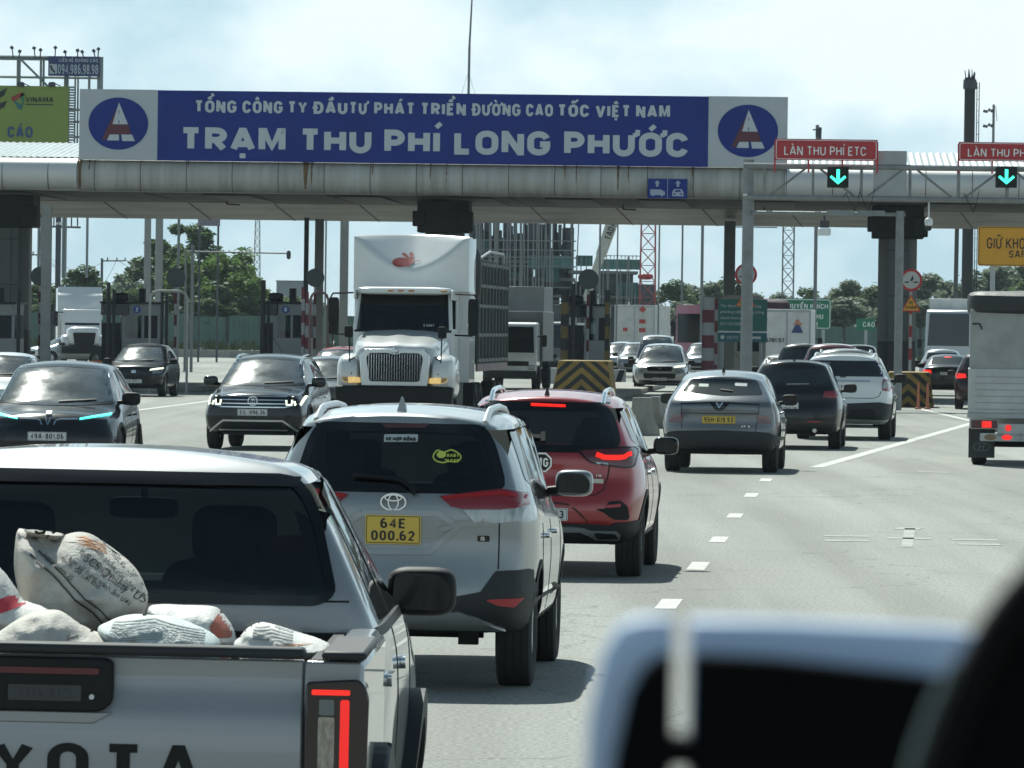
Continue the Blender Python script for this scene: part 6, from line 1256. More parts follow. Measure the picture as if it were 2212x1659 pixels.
    g = MB(); z = WZ(1672, 710, d)
    for u in (.4, w_ - .4): g.tube((u, .1, -z), (u, .1, h), .09)
    g.build('sign_posts', M['steel'], s)
    s = thing('motorway_sign', 'small green sign partly behind the right plaza column', 'sign', (WX(1848, d), d, WZ(1848, 712, d))); g = MB(); g.bx(0, 40*k, -.06, 0, 0, 24*k); p = g.build('panel', mat('motorway_green', (.008, .16, .085), .5), s); g = MB(); put_text(g, 'CAO', (14*k, -.06, 6*k), (1, 0, 0), (0, -1, 0), 11*k, t=.02, sw=.16); g.build('lettering', M['white'], p); g = MB(); g.tube((.5, .1, -WZ(1848, 712, d)), (.5, .1, 24*k), .08); g.build('sign_posts', M['steel'], s)
    # delineators
    og = mat('delineator_orange', (.42, .14, .07), .5, var=.15)
    for x, yb, yt, lab, m in ((1984, 884, 826, 'left of two orange delineator posts before the right chevron block', og), (2004, 884, 828, 'right of two orange delineator posts before the right chevron block', og), (306, 975, 916, 'thin black delineator post in front of the oncoming cars', black)):
        d = EYE*F/(yb - hor(x)); t = thing('delineator_post', lab, 'post', (WX(x, d), d, 0)); h = (yb - yt)*d/F; g = MB(); g.tube((0, 0, .05), (-.03 if x < 400 else 0, 0, h), .045, .035, n=12); g.build('shaft', m, t, smooth=True); g = MB(); g.lathe([(.0, .1), (.05, .09), (.06, .04)], (0, 0, 0), 'z', 16); g.build('foot', m, t, smooth=True)
    # concrete barriers
    def jersey(label, x0, x1, ybase, ytop, striped=False, turn=0, group=None, d=None):
        d = d or EYE*F/(ybase - hor(x0)); ln = (x1 - x0)*d/F; h = (ybase - ytop)*d/F; t = thing('concrete_barrier', label, 'barrier', (WX((x0+x1)/2, d), d, 0), R(turn), group)
        prof = [(-.3, 0), (.3, 0), (.28, .12), (.14, h*.5), (.10, h), (-.10, h), (-.14, h*.5), (-.28, .12)]; g = MB(); g.prism(prof, 'x', -ln/2, ln/2); o = g.build('barrier_body', M['conc'] if not striped else mat('barrier_white', (.45, .44, .41), .8, var=.2), t, bevel=.02)
        if striped:
            g = MB(); u = -ln/2 + .15
            while u < ln/2 - .4: g.add([(u, -.308, .02), (u + .22, -.308, .02), (u + .42, -.118, h - .02), (u + .2, -.118, h - .02)], [(0, 1, 2, 3)]); u += .52
            g.build('black_stripes', M['ink'], t)
        return t
    jersey('grey concrete barrier block between the red crossover and the grey one, nearer piece', 1360, 1416, 940, 858, turn=62); jersey('grey concrete barrier block half hidden by the grey crossover', 1400, 1446, 925, 856, turn=66)
    jersey('black and white striped barrier left of the middle booth', 1148, 1206, 786, 752, True, d=230); jersey('black and white striped barrier right of the middle booth', 1318, 1352, 790, 755, True, d=225); jersey('black and white striped barrier behind the oncoming white faced SUV', 1480, 1530, 782, 752, True, d=235)
def far_traffic():
    g1 = 'cars queueing beyond the toll lanes'
    c = distant_car('suv', 'oncoming dark blue SUV with lit lamp strips behind the black electric SUV', 288, 172, 4.5, 'front', (.02, .02, .03), W=1.79, L=4.35, H=1.59, plate='51K-810.14'); oncoming_detail(c)
    c = distant_car('suv', 'oncoming white and grey SUV between the middle booth and the grey crossover', 1424, 204, 4, 'front', (.34, .35, .35), W=1.93, L=4.7, H=1.72, plate='60A-100.39'); oncoming_detail(c, .86); c.patch(rc([(-.42, .74), (.42, .74), (.46, .90), (-.46, .90)], .04), 'front', M['gblk'], 'upper_grille', off=.012)
    distant_car('sedan', 'silver car with a sunlit windscreen behind the oncoming white and grey SUV', 1412, 228, 4, 'front', (.4, .42, .43), W=1.8, H=2.0, L=4.6)
    distant_car('suv', 'oncoming dark hatchback directly behind the SUV with chrome grille bars', 690, 122, 5, 'front', (.05, .055, .06), W=1.75, L=4.1, H=1.56, lit=True)
    distant_car('suv', 'bright red car partly hidden behind the white bonneted truck', 716, 158, 5, 'front', (.42, .02, .03), W=1.8, L=4.4, H=1.62)
    distant_car('sedan', 'white car cut off by the left edge of the photo', -30, 120, 4.5, 'front', (.6, .62, .62), W=1.8, H=1.55)
    distant_car('sedan', 'small white sedan between the left column and the round sign post', 62, 300, 60, 'front', (.6, .62, .62), H=1.47)
    distant_car('sedan', 'black sedan with lit tail lamps right of the chevron block', 2046, 203, 5, 'rear', (.02, .022, .026), lit=True, W=1.84, H=1.48, plate='51H-219.20')
    distant_car('suv', 'silver car almost hidden behind the black sedan', 2034, 226, 5, 'rear', (.35, .37, .38), W=1.8, H=1.6)
    distant_car('suv', 'dark maroon SUV with a lit tail lamp, half hidden by the tarpaulin lorry', 2128, 168, 5, 'rear', (.05, .015, .02), lit=True, W=1.83, H=1.66)
    distant_car('suv', 'grey SUV with roof rails just beyond the white large SUV', 1822, 134, 5, 'rear', (.09, .1, .11), W=1.85, H=1.82, L=4.8, rail=True)
    distant_car('suv', 'dark red SUV beyond the grey one with roof rails', 1795, 153, 5, 'rear', (.09, .02, .025), W=1.85, H=1.90, L=4.8)
    distant_car('suv', 'black SUV at the left of the dark red one', 1732, 168, 5, 'rear', (.015, .016, .018), W=1.8, H=1.86, L=4.6)
    distant_car('sedan', 'white hatchback with a black mirror left of the black SUV in the queue', 1690, 172, 5, 'rear', (.6, .61, .61), W=1.74, H=1.52, L=4.1)
    distant_car('suv', 'dark car far beyond, just left of the right plaza column', 1852, 215, 5, 'rear', (.02, .02, .022), H=1.75)
    for x, d, col, lab, f in ((1160, 330, (.6, .62, .62), 'white car far beyond, between the lorry cab and the middle booth', 'rear'), (1190, 352, (.45, .47, .48), 'silver car far beyond, next to the middle booth', 'rear'), (1338, 270, (.55, .57, .58), 'white car right of the middle booth under the container lorry', 'front'), (1372, 262, (.2, .21, .22), 'grey car under the container lorry', 'front'), (1496, 300, (.5, .52, .53), 'pale car in front of the pink bus', 'front'), (1515, 275, (.3, .32, .33), 'grey car right below the pink bus', 'front')):
        distant_car('suv', lab, x, d, 4, f, col, H=1.62, group=g1)
    # lorries
    box_truck('oncoming white light lorry with a louvred box behind the stake truck', 1102, 205, 4, 'front', bw=2.05, bh=1.8, z0=1.0, boxc=(.13, .14, .14), cabh=2.4, name='light_lorry', cabw=1.85)
    box_truck('dark grey box lorry beyond the white light lorry', 1168, 262, 4, 'front', bw=2.3, bh=2.2, z0=1.1, boxc=(.10, .11, .11), cabc=(.10, .11, .12), cabh=2.5)
    box_truck('tall white box lorry behind the louvred lorry', 1112, 250, 4, 'front', bw=2.2, bh=3.0, z0=1.0, boxc=(.14, .15, .15), cabh=2.6)
    r, b = box_truck('white container lorry seen from behind with red hazard plates on its doors', 1369, 345, 9, 'rear', bw=2.45, bh=2.5, z0=1.15, bl=7, boxc=(.52, .52, .49))
    k = 345/F; g = MB(); z = WZ(1390, 670, 345)
    for (x, y, w_, h) in ((17, 694, 14, 9), (17, 713, 14, 9), (-20, 712, 10, 8)): zz = WZ(1369, y, 345); g.bx(x*k - w_*k/2, x*k + w_*k/2, -.03, -.02, zz - h*k/2, zz + h*k/2)
    zz = WZ(1369, 668, 345); g.prism([(17*k - .22, zz), (17*k, zz - .22), (17*k + .22, zz), (17*k, zz + .22)], 'y', -.03, -.02); g.build('hazard_plates', mat('hazard_red', (.42, .05, .04), .6, var=.3), b)
    g = MB(); put_text(g, 'CARGO', (-.95, -.025, WZ(1369, 652, 345)), (1, 0, 0), (0, -1, 0), .16, t=.01, fit=.7); put_text(g, 'CARGO', (.2, -.025, WZ(1369, 652, 345)), (1, 0, 0), (0, -1, 0), .16, t=.01, fit=.7); g.build('door_lettering', M['ink'], b)
    r, b = box_truck('white box lorry with a triangular blue and orange emblem on its rear door', 1698, 235, 5, 'rear', bw=1.95, bh=2.1, z0=1.0, bl=5, boxc=(.58, .58, .56)); g = MB(); g.prism([(.18, 2.15), (.66, 2.15), (.5, 2.5), (.36, 2.5)], 'y', -.03, -.02); g.build('emblem', mat('emblem_navy', (.03, .05, .16), .5), b); g = MB(); g.prism(ell(.43, 2.62, .08, .08, 12), 'y', -.035, -.02); g.prism([(.25, 2.52), (.62, 2.56), (.6, 2.48), (.3, 2.46)], 'y', -.035, -.02); g.build('emblem_orange', mat('emblem_orange', (.5, .2, .1), .5), b); g = MB(); put_text(g, '5701 57', (-.85, -.025, 1.75), (1, 0, 0), (0, -1, 0), .17, t=.01, fit=.75); g.build('door_lettering', M['ink'], b)
    g = MB(); g.sq((0, 1.2, 3.25), (1.7, 2.2, .7), .6, .5, fn=lambda p: p + Vector((0, 0, .08*mnoise.noise(p*4)))); o = g.build('tarpaulin_bundle', mat('purple_tarp', (.05, .03, .045), .8, var=.4), None, smooth=True); o.location = (WX(1665, 250), 250, 0); tag(o, 'dark purple tarpaulin load above the triangle emblem lorry', 'tarpaulin')
    bt = thing('tarp_lorry', 'lorry carrying the purple tarpaulin load behind the green board', 'truck', (WX(1665, 250), 250, 0)); g = MB(); g.bx(-.95, .95, 0, 5, .9, 3.0); g.build('cargo_bed', mat('bed_grey', (.2, .2, .2), .7), bt); g = MB(); g.bx(-.9, .9, 5.1, 6.8, .5, 2.3); g.build('cab', M['white'], bt); 
    for sx in (-.8, .8): g = MB(); g.lathe([(-.12, .2), (-.14, .4), (-.1, .44), (.1, .44), (.14, .4), (.12, .2)], (sx, 1.3, .44), 'x', 16); g.build('wheel', M['tyre'], bt)
    # bus
    d = 300; bt = thing('bus', 'pink coach with white seat covers seen through its windscreen', 'bus', (WX(1508, d), d, 0), -R(4)); pk = paint('pink_paint', (.36, .13, .18), 0, .35)
    g = MB(); g.bx(-1.2, 1.2, 0, 10, .5, 1.55); g.bx(-1.2, 1.2, .0, 10, 3.05, 3.5); g.bx(-1.2, -1.1, .1, 10, 1.5, 3.1); g.bx(1.1, 1.2, .1, 10, 1.5, 3.1); g.bx(-1.2, 1.2, 9.8, 10, 1.5, 3.1); g.build('coach_body', pk, bt, bevel=.08); g = MB(); g.bx(-1.1, 1.1, .06, .09, 1.5, 3.1); g.build('windscreen', M['seedark'], bt)
    for x in (-.75, .0, .7): g = MB(); g.sq((x, 1.0, 2.0), (.45, .2, .9), .5, .5); g.build('covered_seat', M['white'], bt, smooth=True)
    g = MB(); g.sq((-1.35, -.1, 2.3), (.22, .2, .8), .4, .4); g.tube((-1.2, 0, 2.9), (-1.35, -.1, 2.7), .04); g.build('coach_mirror', M['blk'], bt, smooth=True); g = MB(); g.bx(-1.1, 1.1, -.04, 0, .5, .75); g.build('bumper', M['dark'], bt)
    for sx in (-1, 1):
        g = MB(); g.bx(sx*.85 - .2, sx*.85 + .2, -.03, 0, .8, 1.0); g.build('headlamp', M['clear'], bt)
        g = MB(); g.lathe([(-.12, .3), (-.14, .46), (-.1, .5), (.1, .5), (.14, .46), (.12, .3)], (sx*1.05, 2.2, .5), 'x', 18); g.build('wheel', M['tyre'], bt)
    # right hand lorries
    d = 97.0; k = d/F; bt = thing('tarpaulin_lorry', 'white light lorry with black tarpaulin roof at the right edge, tail lamps lit', 'truck', (WX(2205, d), d, 0), -R(4.5)); w_ = .86; z = lambda y: EYE - (y - hor(2150))*k
    bw_ = mat('lorry_white', (.50, .51, .49), .6, var=.25, vscale=1.8); g = MB(); g.bx(-w_, w_, 0, 3.1, z(800), z(668)); g.build('canvas_box', mat('canvas_grey', (.33, .34, .32), .7, var=.25, vscale=2, bump=.3, bscale=8), bt, bevel=.02)
    g = MB(); g.bx(-w_ - .02, w_ + .02, -.03, 3.1, z(893), z(797)); 
    o = g.build('drop_side', bw_, bt, bevel=.01); g = MB()
    for i in range(6): g.bx(-w_ + .1, w_ - .1, -.036, -.03, z(885 - i*14), z(885 - i*14) + .012)
    g.build('drop_side_ribs', mat('rib_grey', (.3, .31, .32), .6), o)
    g = MB(); g.sq((0, 1.5, z(655)), (1.84, 3.3, .42), .35, .3, fn=lambda p: p + Vector((0, 0, .03*mnoise.noise(p*5)))); g.build('tarpaulin_roof', mat('tarp_roof', (.02, .022, .024), .6, bump=.6, bscale=5), bt, smooth=True)
    g = MB(); g.bx(-w_ - .03, w_ + .03, -.06, .05, z(903), z(893)); g.build('rear_beam', M['steel'], bt)
    for sx in (-1, 1):
        g = MB(); g.bx(sx*.60 - .235, sx*.60 + .235, -.08, -.02, z(927), z(906)); o = g.build('tail_lamp', mat('lamp_frame', (.3, .3, .29), .4, .4), bt); g = MB(); g.bx(sx*.60 - .215, sx*.60 + .215, -.09, -.08, z(925), z(908)); g.build('lamp_lens', mat('lens_maroon', (.10, .02, .02), .3), o); g = MB(); g.bx(sx*.58 - .06, sx*.58 + .1, -.10, -.09, z(924), z(910)); g.build('lit_brake_lamp', M['redon'], o)
        g = MB(); g.bx(sx*.18 - .2 if sx < 0 else .02, .02 if sx < 0 else .40, -.07, -.04, z(942), z(915)); g.build('lamp_bracket', bw_, bt)
        g = MB(); g.prism(ell(sx*.2, z(924), .05, .055, 14), 'y', -.085, -.07); g.build('round_brake_lamp', M['redon'], bt)
        g = MB(); g.prism(rr(sx*.33 - .34, z(953), sx*.33 + .34, z(936), .02), 'y', -.07, -.04); o = g.build('lower_lamp_bar', bw_, bt); g = MB(); g.prism(ell(sx*.22, z(944.5), .085, .045, 16), 'y', -.08, -.07); g.build('lit_oval_lamp', M['redon'], o); g = MB(); g.prism(ell(sx*.50, z(944.5), .10, .05, 16), 'y', -.08, -.07); g.build('amber_lamp', mat('dull_amber', (.25, .16, .08), .4), o)
        g = MB(); g.bx(sx*.64 - .22, sx*.64 + .22, .25, .27, .12, .62); o = g.build('mud_flap', mat('flap_grey', (.05, .052, .052), .8, var=.2), bt); g = MB(); e = ell(sx*.64, z(966), .14, .07, 22); e.append(e[0])
        for q in ribbon2(e, .012): g.prism([tuple(v) for v in q], 'y', .243, .25)
        for q in ribbon2([(sx*.64 - .05, z(966) - .05), (sx*.64 - .02, z(966) + .05)], .016) + ribbon2([(sx*.64 + .02, z(966) - .05), (sx*.64 + .05, z(966) + .05)], .016) + ribbon2([(sx*.64 - .035, z(966) - .005), (sx*.64 + .035, z(966) + .005)], .014): g.prism([tuple(v) for v in q], 'y', .243, .25)
        g.build('flap_emblem', mat('flap_emblem', (.16, .17, .17), .7), o)
        for y in (.75, 3.6):
            g = MB(); g.lathe([(-.10, .2), (-.13, .28), (-.10, .335), (.10, .335), (.13, .28), (.10, .2)], (sx*.68, y, .335), 'x', 24); g.build('wheel', M['tyre'], bt, smooth=True)
    g = MB(); g.bx(-.35, .35, .1, 4.5, .4, .62); g.bx(-.55, .55, .6, .9, .3, .42); g.build('chassis', M['blk'], bt); g = MB(); g.bx(-.85, .85, 3.2, 4.7, .5, 2.0); g.build('cab', bw_, bt, bevel=.08)
    g = MB(); put_text(g, '50B', (.22, -.034, z(848)), (1, 0, 0), (0, -1, 0), .16, t=.004, fit=.5); g.build('faded_lettering', mat('faded_yellow', (.42, .40, .16), .7), bt); g = MB(); g.path([(-.82, -.01, z(700)), (-.70, -.03, z(700)), (-.66, -.03, z(712))], .012); g.path([(.1, -.02, z(751)), (.35, -.03, z(751))], .014); g.build('latches', M['blk'], bt)
    r, b = box_truck('oncoming white lorry with a large white box behind the tarpaulin lorry', 2046, 255, 15, 'front', bw=2.4, bh=2.6, z0=1.15, bl=9, boxc=(.58, .59, .57), cabc=(.5, .52, .53), cabh=3.25, cabw=2.1); g = MB(); put_text(g, '1.3T', (1.2, 4.4, 2.2), (0, 1, 0), (1, 0, 0), .5, t=.01, fit=1.6, sw=.12); g.build('box_lettering', mat('faint_grey', (.3, .31, .32), .7), b)
    d = 300; t = thing('semi_truck', 'white bonneted truck far left beyond the round sign post, seen between the posts', 'truck', (WX(180, d), d, 0), R(8)); pm = paint('white_truck_paint', (.60, .61, .60)); k = d/F; z = lambda y: WZ(180, y, d)
    g = MB(); vs = []; fs = []; n = 24
    for j in range(17):
        zz = z(690) + (z(619) - z(690))*j/16
        for i in range(n + 1): x = -1.15 + 2.3*i/n; zu = z(668) + .75*(abs(x + .1)/1.15)**1.6; tt = zz - zu; vs.append((x, 2.6 + .35*(j/16) + .55*max(0, tt) + (.5*(x/1.2)**2 if j > 12 else .2*(x/1.2)**2), zz))
    for j in range(16):
        for i in range(n): a = j*(n+1) + i; fs.append((a, a+1, a+n+2, a+n+1))
    g.add(vs, fs); g.build('roof_fairing', pm, t, smooth=True); g = MB(); g.bx(-1.15, 1.15, 3.6, 5.2, 1.0, z(622)); g.build('sleeper_body', pm, t); g = MB(); g.prism([(1.4, 1.0), (1.4, 2.0), (1.75, 2.85), (3.5, 2.9), (3.5, 1.0)], 'x', -.98, .98); g.build('cab', pm, t, bevel=.06); g = MB(); g.add([(-.9, 1.41, 2.03), (.9, 1.41, 2.03), (.85, 1.72, 2.75), (-.85, 1.72, 2.75)], [(0, 1, 2, 3)]); g.build('windscreen', M['glass'], t)
    g = MB(); g.sq((0, .75, 1.45), (1.75, 2.2, 1.05), .4, .5); g.build('bonnet', pm, t, smooth=True); g = MB(); g.prism(rc([(-.5, 1.0), (.5, 1.0), (.6, 1.65), (-.6, 1.65)], .08), 'y', -.38, -.2); g.build('grille', M['blk'], t); g = MB(); g.bx(-1.15, 1.15, -.4, 0, .55, .95); g.build('bumper', M['blk'], t)
    for sx in (-1, 1):
        g = MB(); g.sq((sx*.9, .8, 1.1), (.55, 1.6, .9), .6, .6); g.build('front_wing', pm, t, smooth=True); g = MB(); g.lathe([(-.14, .3), (-.16, .48), (.16, .48), (.14, .3)], (sx*.98, .9, .5), 'x', 18); g.build('wheel', M['tyre'], t); g = MB(); g.sq((sx*1.38, 1.6, 2.35), (.24, .12, .8), .3, .3); g.tube((sx*.98, 1.7, 2.7), (sx*1.38, 1.6, 2.7), .03); g.build('door_mirror', M['blk'], t, smooth=True)
# ---------------------------------------------------------------- ground and markings
def gp(x, y): d = EYE*F/(y - hor(x)); return Vector((WX(x, d), d))
def ground():
    m = bpy.data.materials.new('old_asphalt'); m.use_nodes = True; t = m.node_tree; n = t.nodes; L = t.links.new; b = n['Principled BSDF']; b.inputs['Roughness'].default_value = .85; b.inputs['Specular IOR Level'].default_value = .35
    tcn = n.new('ShaderNodeTexCoord'); z1 = n.new('ShaderNodeTexNoise'); z1.inputs['Scale'].default_value = 30; z1.inputs['Detail'].default_value = 5; z1.inputs['Roughness'].default_value = .7
    z2 = n.new('ShaderNodeTexNoise'); z2.inputs['Scale'].default_value = .35; z2.inputs['Detail'].default_value = 6; mp = n.new('ShaderNodeMapping'); mp.inputs['Scale'].default_value = (1, .12, 1); mp.inputs['Rotation'].default_value = (0, 0, R(4)); L(tcn.outputs['Object'], mp.inputs[0]); L(mp.outputs[0], z2.inputs['Vector']); L(tcn.outputs['Object'], z1.inputs['Vector'])
    r1 = n.new('ShaderNodeValToRGB'); e = r1.color_ramp.elements; e[0].position = .33; e[0].color = (.125, .128, .117, 1); e[1].position = .66; e[1].color = (.385, .39, .36, 1)
    r2 = n.new('ShaderNodeValToRGB'); e = r2.color_ramp.elements; e[0].position = .32; e[0].color = (.74, .74, .73, 1); e[1].position = .64; e[1].color = (1.08, 1.08, 1.07, 1)
    mu = n.new('ShaderNodeMix'); mu.data_type = 'RGBA'; mu.blend_type = 'MULTIPLY'; mu.inputs[0].default_value = 1; L(z1.outputs[0], r1.inputs[0]); L(z2.outputs[0], r2.inputs[0]); L(r1.outputs[0], mu.inputs[6]); L(r2.outputs[0], mu.inputs[7])
    mp2 = n.new('ShaderNodeMapping'); mp2.inputs['Scale'].default_value = (.9, .025, 1); mp2.inputs['Rotation'].default_value = (0, 0, R(4)); z3 = n.new('ShaderNodeTexNoise'); z3.inputs['Scale'].default_value = 1; z3.inputs['Detail'].default_value = 4; L(tcn.outputs['Object'], mp2.inputs[0]); L(mp2.outputs[0], z3.inputs['Vector'])      # tyre tracks and oil run along the lanes
    r3 = n.new('ShaderNodeValToRGB'); e = r3.color_ramp.elements; e[0].position = .40; e[0].color = (.80, .80, .79, 1); e[1].position = .58; e[1].color = (1, 1, 1, 1); L(z3.outputs[0], r3.inputs[0])
    vo = n.new('ShaderNodeTexVoronoi'); vo.feature = 'DISTANCE_TO_EDGE'; vo.inputs['Scale'].default_value = .16; z4 = n.new('ShaderNodeTexNoise'); z4.inputs['Scale'].default_value = .8; z4.inputs['Detail'].default_value = 6; va = n.new('ShaderNodeVectorMath'); va.operation = 'MULTIPLY_ADD'; va.inputs[1].default_value = (2.2,)*3; L(tcn.outputs['Object'], z4.inputs['Vector']); L(z4.outputs[1], va.inputs[0]); L(tcn.outputs['Object'], va.inputs[2]); L(va.outputs[0], vo.inputs['Vector'])
    r4 = n.new('ShaderNodeValToRGB'); e = r4.color_ramp.elements; e[0].position = .0; e[0].color = (.62, .62, .61, 1); e[1].position = .005; e[1].color = (1, 1, 1, 1); L(vo.outputs[0], r4.inputs[0])
    m2 = n.new('ShaderNodeMix'); m2.data_type = 'RGBA'; m2.blend_type = 'MULTIPLY'; m2.inputs[0].default_value = 1; m3 = n.new('ShaderNodeMix'); m3.data_type = 'RGBA'; m3.blend_type = 'MULTIPLY'; m3.inputs[0].default_value = 1
    L(mu.outputs[2], m2.inputs[6]); L(r3.outputs[0], m2.inputs[7]); L(m2.outputs[2], m3.inputs[6]); L(r4.outputs[0], m3.inputs[7]); L(m3.outputs[2], b.inputs['Base Color'])
    bp = n.new('ShaderNodeBump'); bp.inputs['Strength'].default_value = .5; bp.inputs['Distance'].default_value = .01; L(z1.outputs[0], bp.inputs['Height']); L(bp.outputs[0], b.inputs['Normal'])
    g = MB(); xs = [-6000, -300, -60, -20, 0, 20, 60, 300, 6000]; ys = [-60, 0, 20, 40, 80, 160, 320, 700, 9000]
    g.add([(x, y, 0) for y in ys for x in xs], [(j*9 + i, j*9 + i + 1, (j+1)*9 + i + 1, (j+1)*9 + i) for j in range(8) for i in range(8)]); tag(g.build('road', m), kind='structure')
    wm = mat('road_marking', (.50, .50, .46), .8, var=.4, vscale=7, bump=.2, bscale=40)
    fm = mat('worn_marking', (.34, .34, .315), .85, var=.35, vscale=4)
    def mark(polys, nm='road_markings', wm=wm):
        g = MB()
        for P in polys: k = len(P); g.add([(p[0], p[1], .004) for p in P], [list(range(k))])
        tag(g.build(nm, wm), kind='structure')
    def strip(a, b, w_): a, b = Vector(a), Vector(b); d = (b - a).normalized(); nn = Vector((-d.y, d.x)) * w_/2; return [a + nn, a - nn, b - nn, b + nn]
    P = []
    for x, y, y2 in ((1443, 1316, 1295), (1507, 1232, 1215), (1553, 1172, 1160), (1588, 1119, 1110), (1623, 1074, 1066), (1655, 1040, 1034)):
        sl = -.76; P.append(strip(gp(x - sl*(y - (y+y2)/2)*0, y), gp(x + (y - y2)*.78, y2), .17))
    for x, y, y2 in ((1375, 1412, 1385),): P.append(strip(gp(x, y), gp(x + 20, y2), .17))
    mark(P)
    mark([strip(gp(1765, 1010), gp(2110, 912), .22), strip(gp(2110, 912), gp(1990, 884), .2)])
    mark([strip(gp(285, 888), gp(440, 868), .2), strip(gp(440, 868), gp(560, 850), .2)])
    Q = []
    for a, b, y in ((1786, 1880, 1158), (1786, 1880, 1168), (1920, 2016, 1163), (2060, 2160, 1166), (2075, 2166, 1176)): A, B = gp(a, y), gp(b, y + (b-a)*.0135); Q.append(strip(A, B, .4))
    A = gp(1964, 1182); B = gp(1970, 1142); Q.append(strip(A, B, .12)); A = gp(1940, 1142); B = gp(1995, 1143); Q.append(strip(A, B, .7))
    Q += [strip(gp(1600, 985), gp(1640, 985.5), .5), strip(gp(1985, 1020), gp(2050, 1021), .5), strip(gp(1420, 990), gp(1450, 1090), .12)][:2]
    mark(Q, 'faded_arrow_marking', fm)
    pv = mat('verge_earth', (.16, .15, .12), .95, var=.4, vscale=1.2); g = MB(); g.bx(-160, -3, 376, 377, 0, .5); 
    tag(g.build('kerb', M['conc']), kind='structure'); g = MB(); g.add([(-300, 377, .42), (300, 377, .02), (300, 460, .03), (-300, 460, .5)], [(0, 1, 2, 3)]); tag(g.build('verge', pv), kind='structure')
    g = MB(); rnd = random.Random(8)
    for i in range(2600):
        x, y = rnd.uniform(-60, 60), rnd.uniform(379, 447); h = rnd.uniform(.2, .7); a = rnd.uniform(0, 3.1); w_ = rnd.uniform(.15, .4); z = .45 if x < 0 else .03
        g.add([(x - w_*math.cos(a), y - w_*math.sin(a), z - .1), (x + w_*math.cos(a), y + w_*math.sin(a), z - .1), (x + rnd.uniform(-.2, .2), y, z + h)], [(0, 1, 2)])
    tag(g.build('verge_weeds', mat('weeds', (.05, .075, .025), .9, var=.4)), kind='stuff')
def fences():
    fm = mat('fence_green', (.085, .17, .135), .6, var=.22, vscale=.6)
    def run(label, x0, x1, d, z0, z1, seg):
        t = thing('sheet_fence', label, 'fence', (0, d, 0)); a, b = WX(x0, d), WX(x1, d); g = MB(); pst = MB(); u = a; rnd = random.Random(5); n = 0; vs = []; 
        while u < b:
            w_ = seg - .25; dz = rnd.uniform(-.12, .12); k = 24; top = z1 + dz
            P = [(u + w_*i/k, .04*math.sin(i*1.7) - .0, z) for z in (z0, top) for i in range(k + 1)]; g.add(P, [(i, i+1, k+2+i, k+1+i) for i in range(k)]); pst.bx(u - .22, u - .06, -.06, .06, 0, z1 - .1); u += seg
        g.build('sheet_panels', fm, t, smooth=True); pst.build('fence_posts', M['dsteel'], t)
    run('green sheet metal fence behind the left booths', -40, 760, 452, .45, 2.85, 2.75); run('green sheet metal fence beyond the queue of cars at the right', 1660, 2240, 455, .1, 2.6, 6.0)
# ---------------------------------------------------------------- trees
def leaf_mesh(name, seed, m, w_=5.0, h=6.0, n=4200, clumps=26, leaf=.22, z0=1.2):
    rnd = random.Random(seed); C = []
    for i in range(clumps):
        a = rnd.uniform(0, 6.28); q = rnd.random() ** .6; zz = rnd.random(); rad = (w_/2) * q * (1 - .55*max(0, zz - .35)) * (.75 + .5*zz*(1 - zz)*2)
        C.append((rad*math.cos(a), rad*math.sin(a)*.8, z0 + (h - z0)*zz, rnd.uniform(.5, 1.1)*w_*.15))
    g = MB()
    for i in range(n):
        c = C[rnd.randrange(clumps)]; v = Vector((rnd.gauss(0, 1), rnd.gauss(0, 1), rnd.gauss(0, .75))); v = v.normalized() * c[3] * (rnd.random() ** .4) * (1.25 if rnd.random() < .1 else 1); p = Vector(c[:3]) + v
        q = Matrix.Rotation(rnd.uniform(0, 6.28), 3, 'Z') @ Matrix.Rotation(rnd.gauss(0, .8), 3, 'X') @ Matrix.Rotation(rnd.gauss(0, .6), 3, 'Y'); s = leaf*rnd.uniform(.6, 1.3)
        g.add([p + q @ Vector(k) for k in ((-s, 0, 0), (0, -s*.55, .03), (s, 0, 0), (0, s*.55, .03))], [(0, 1, 2, 3)])
    me = bpy.data.meshes.new(name); me.from_pydata(g.v, [], g.f); me.materials.append(m); return me
def leaf_mat(name, a, b):
    m = mat(name, a, .6, var=.5, vscale=.55, col2=b, spec=.35); t = m.node_tree; n = t.nodes; p = n['Principled BSDF']
    tl = n.new('ShaderNodeBsdfTranslucent'); mi = n.new('ShaderNodeMixShader'); mi.inputs[0].default_value = .42; src = p.inputs['Base Color'].links[0].from_socket; t.links.new(src, tl.inputs[0])
    o = [x for x in n if x.type == 'OUTPUT_MATERIAL'][0]; t.links.new(p.outputs[0], mi.inputs[1]); t.links.new(tl.outputs[0], mi.inputs[2]); t.links.new(mi.outputs[0], o.inputs[0]); return m
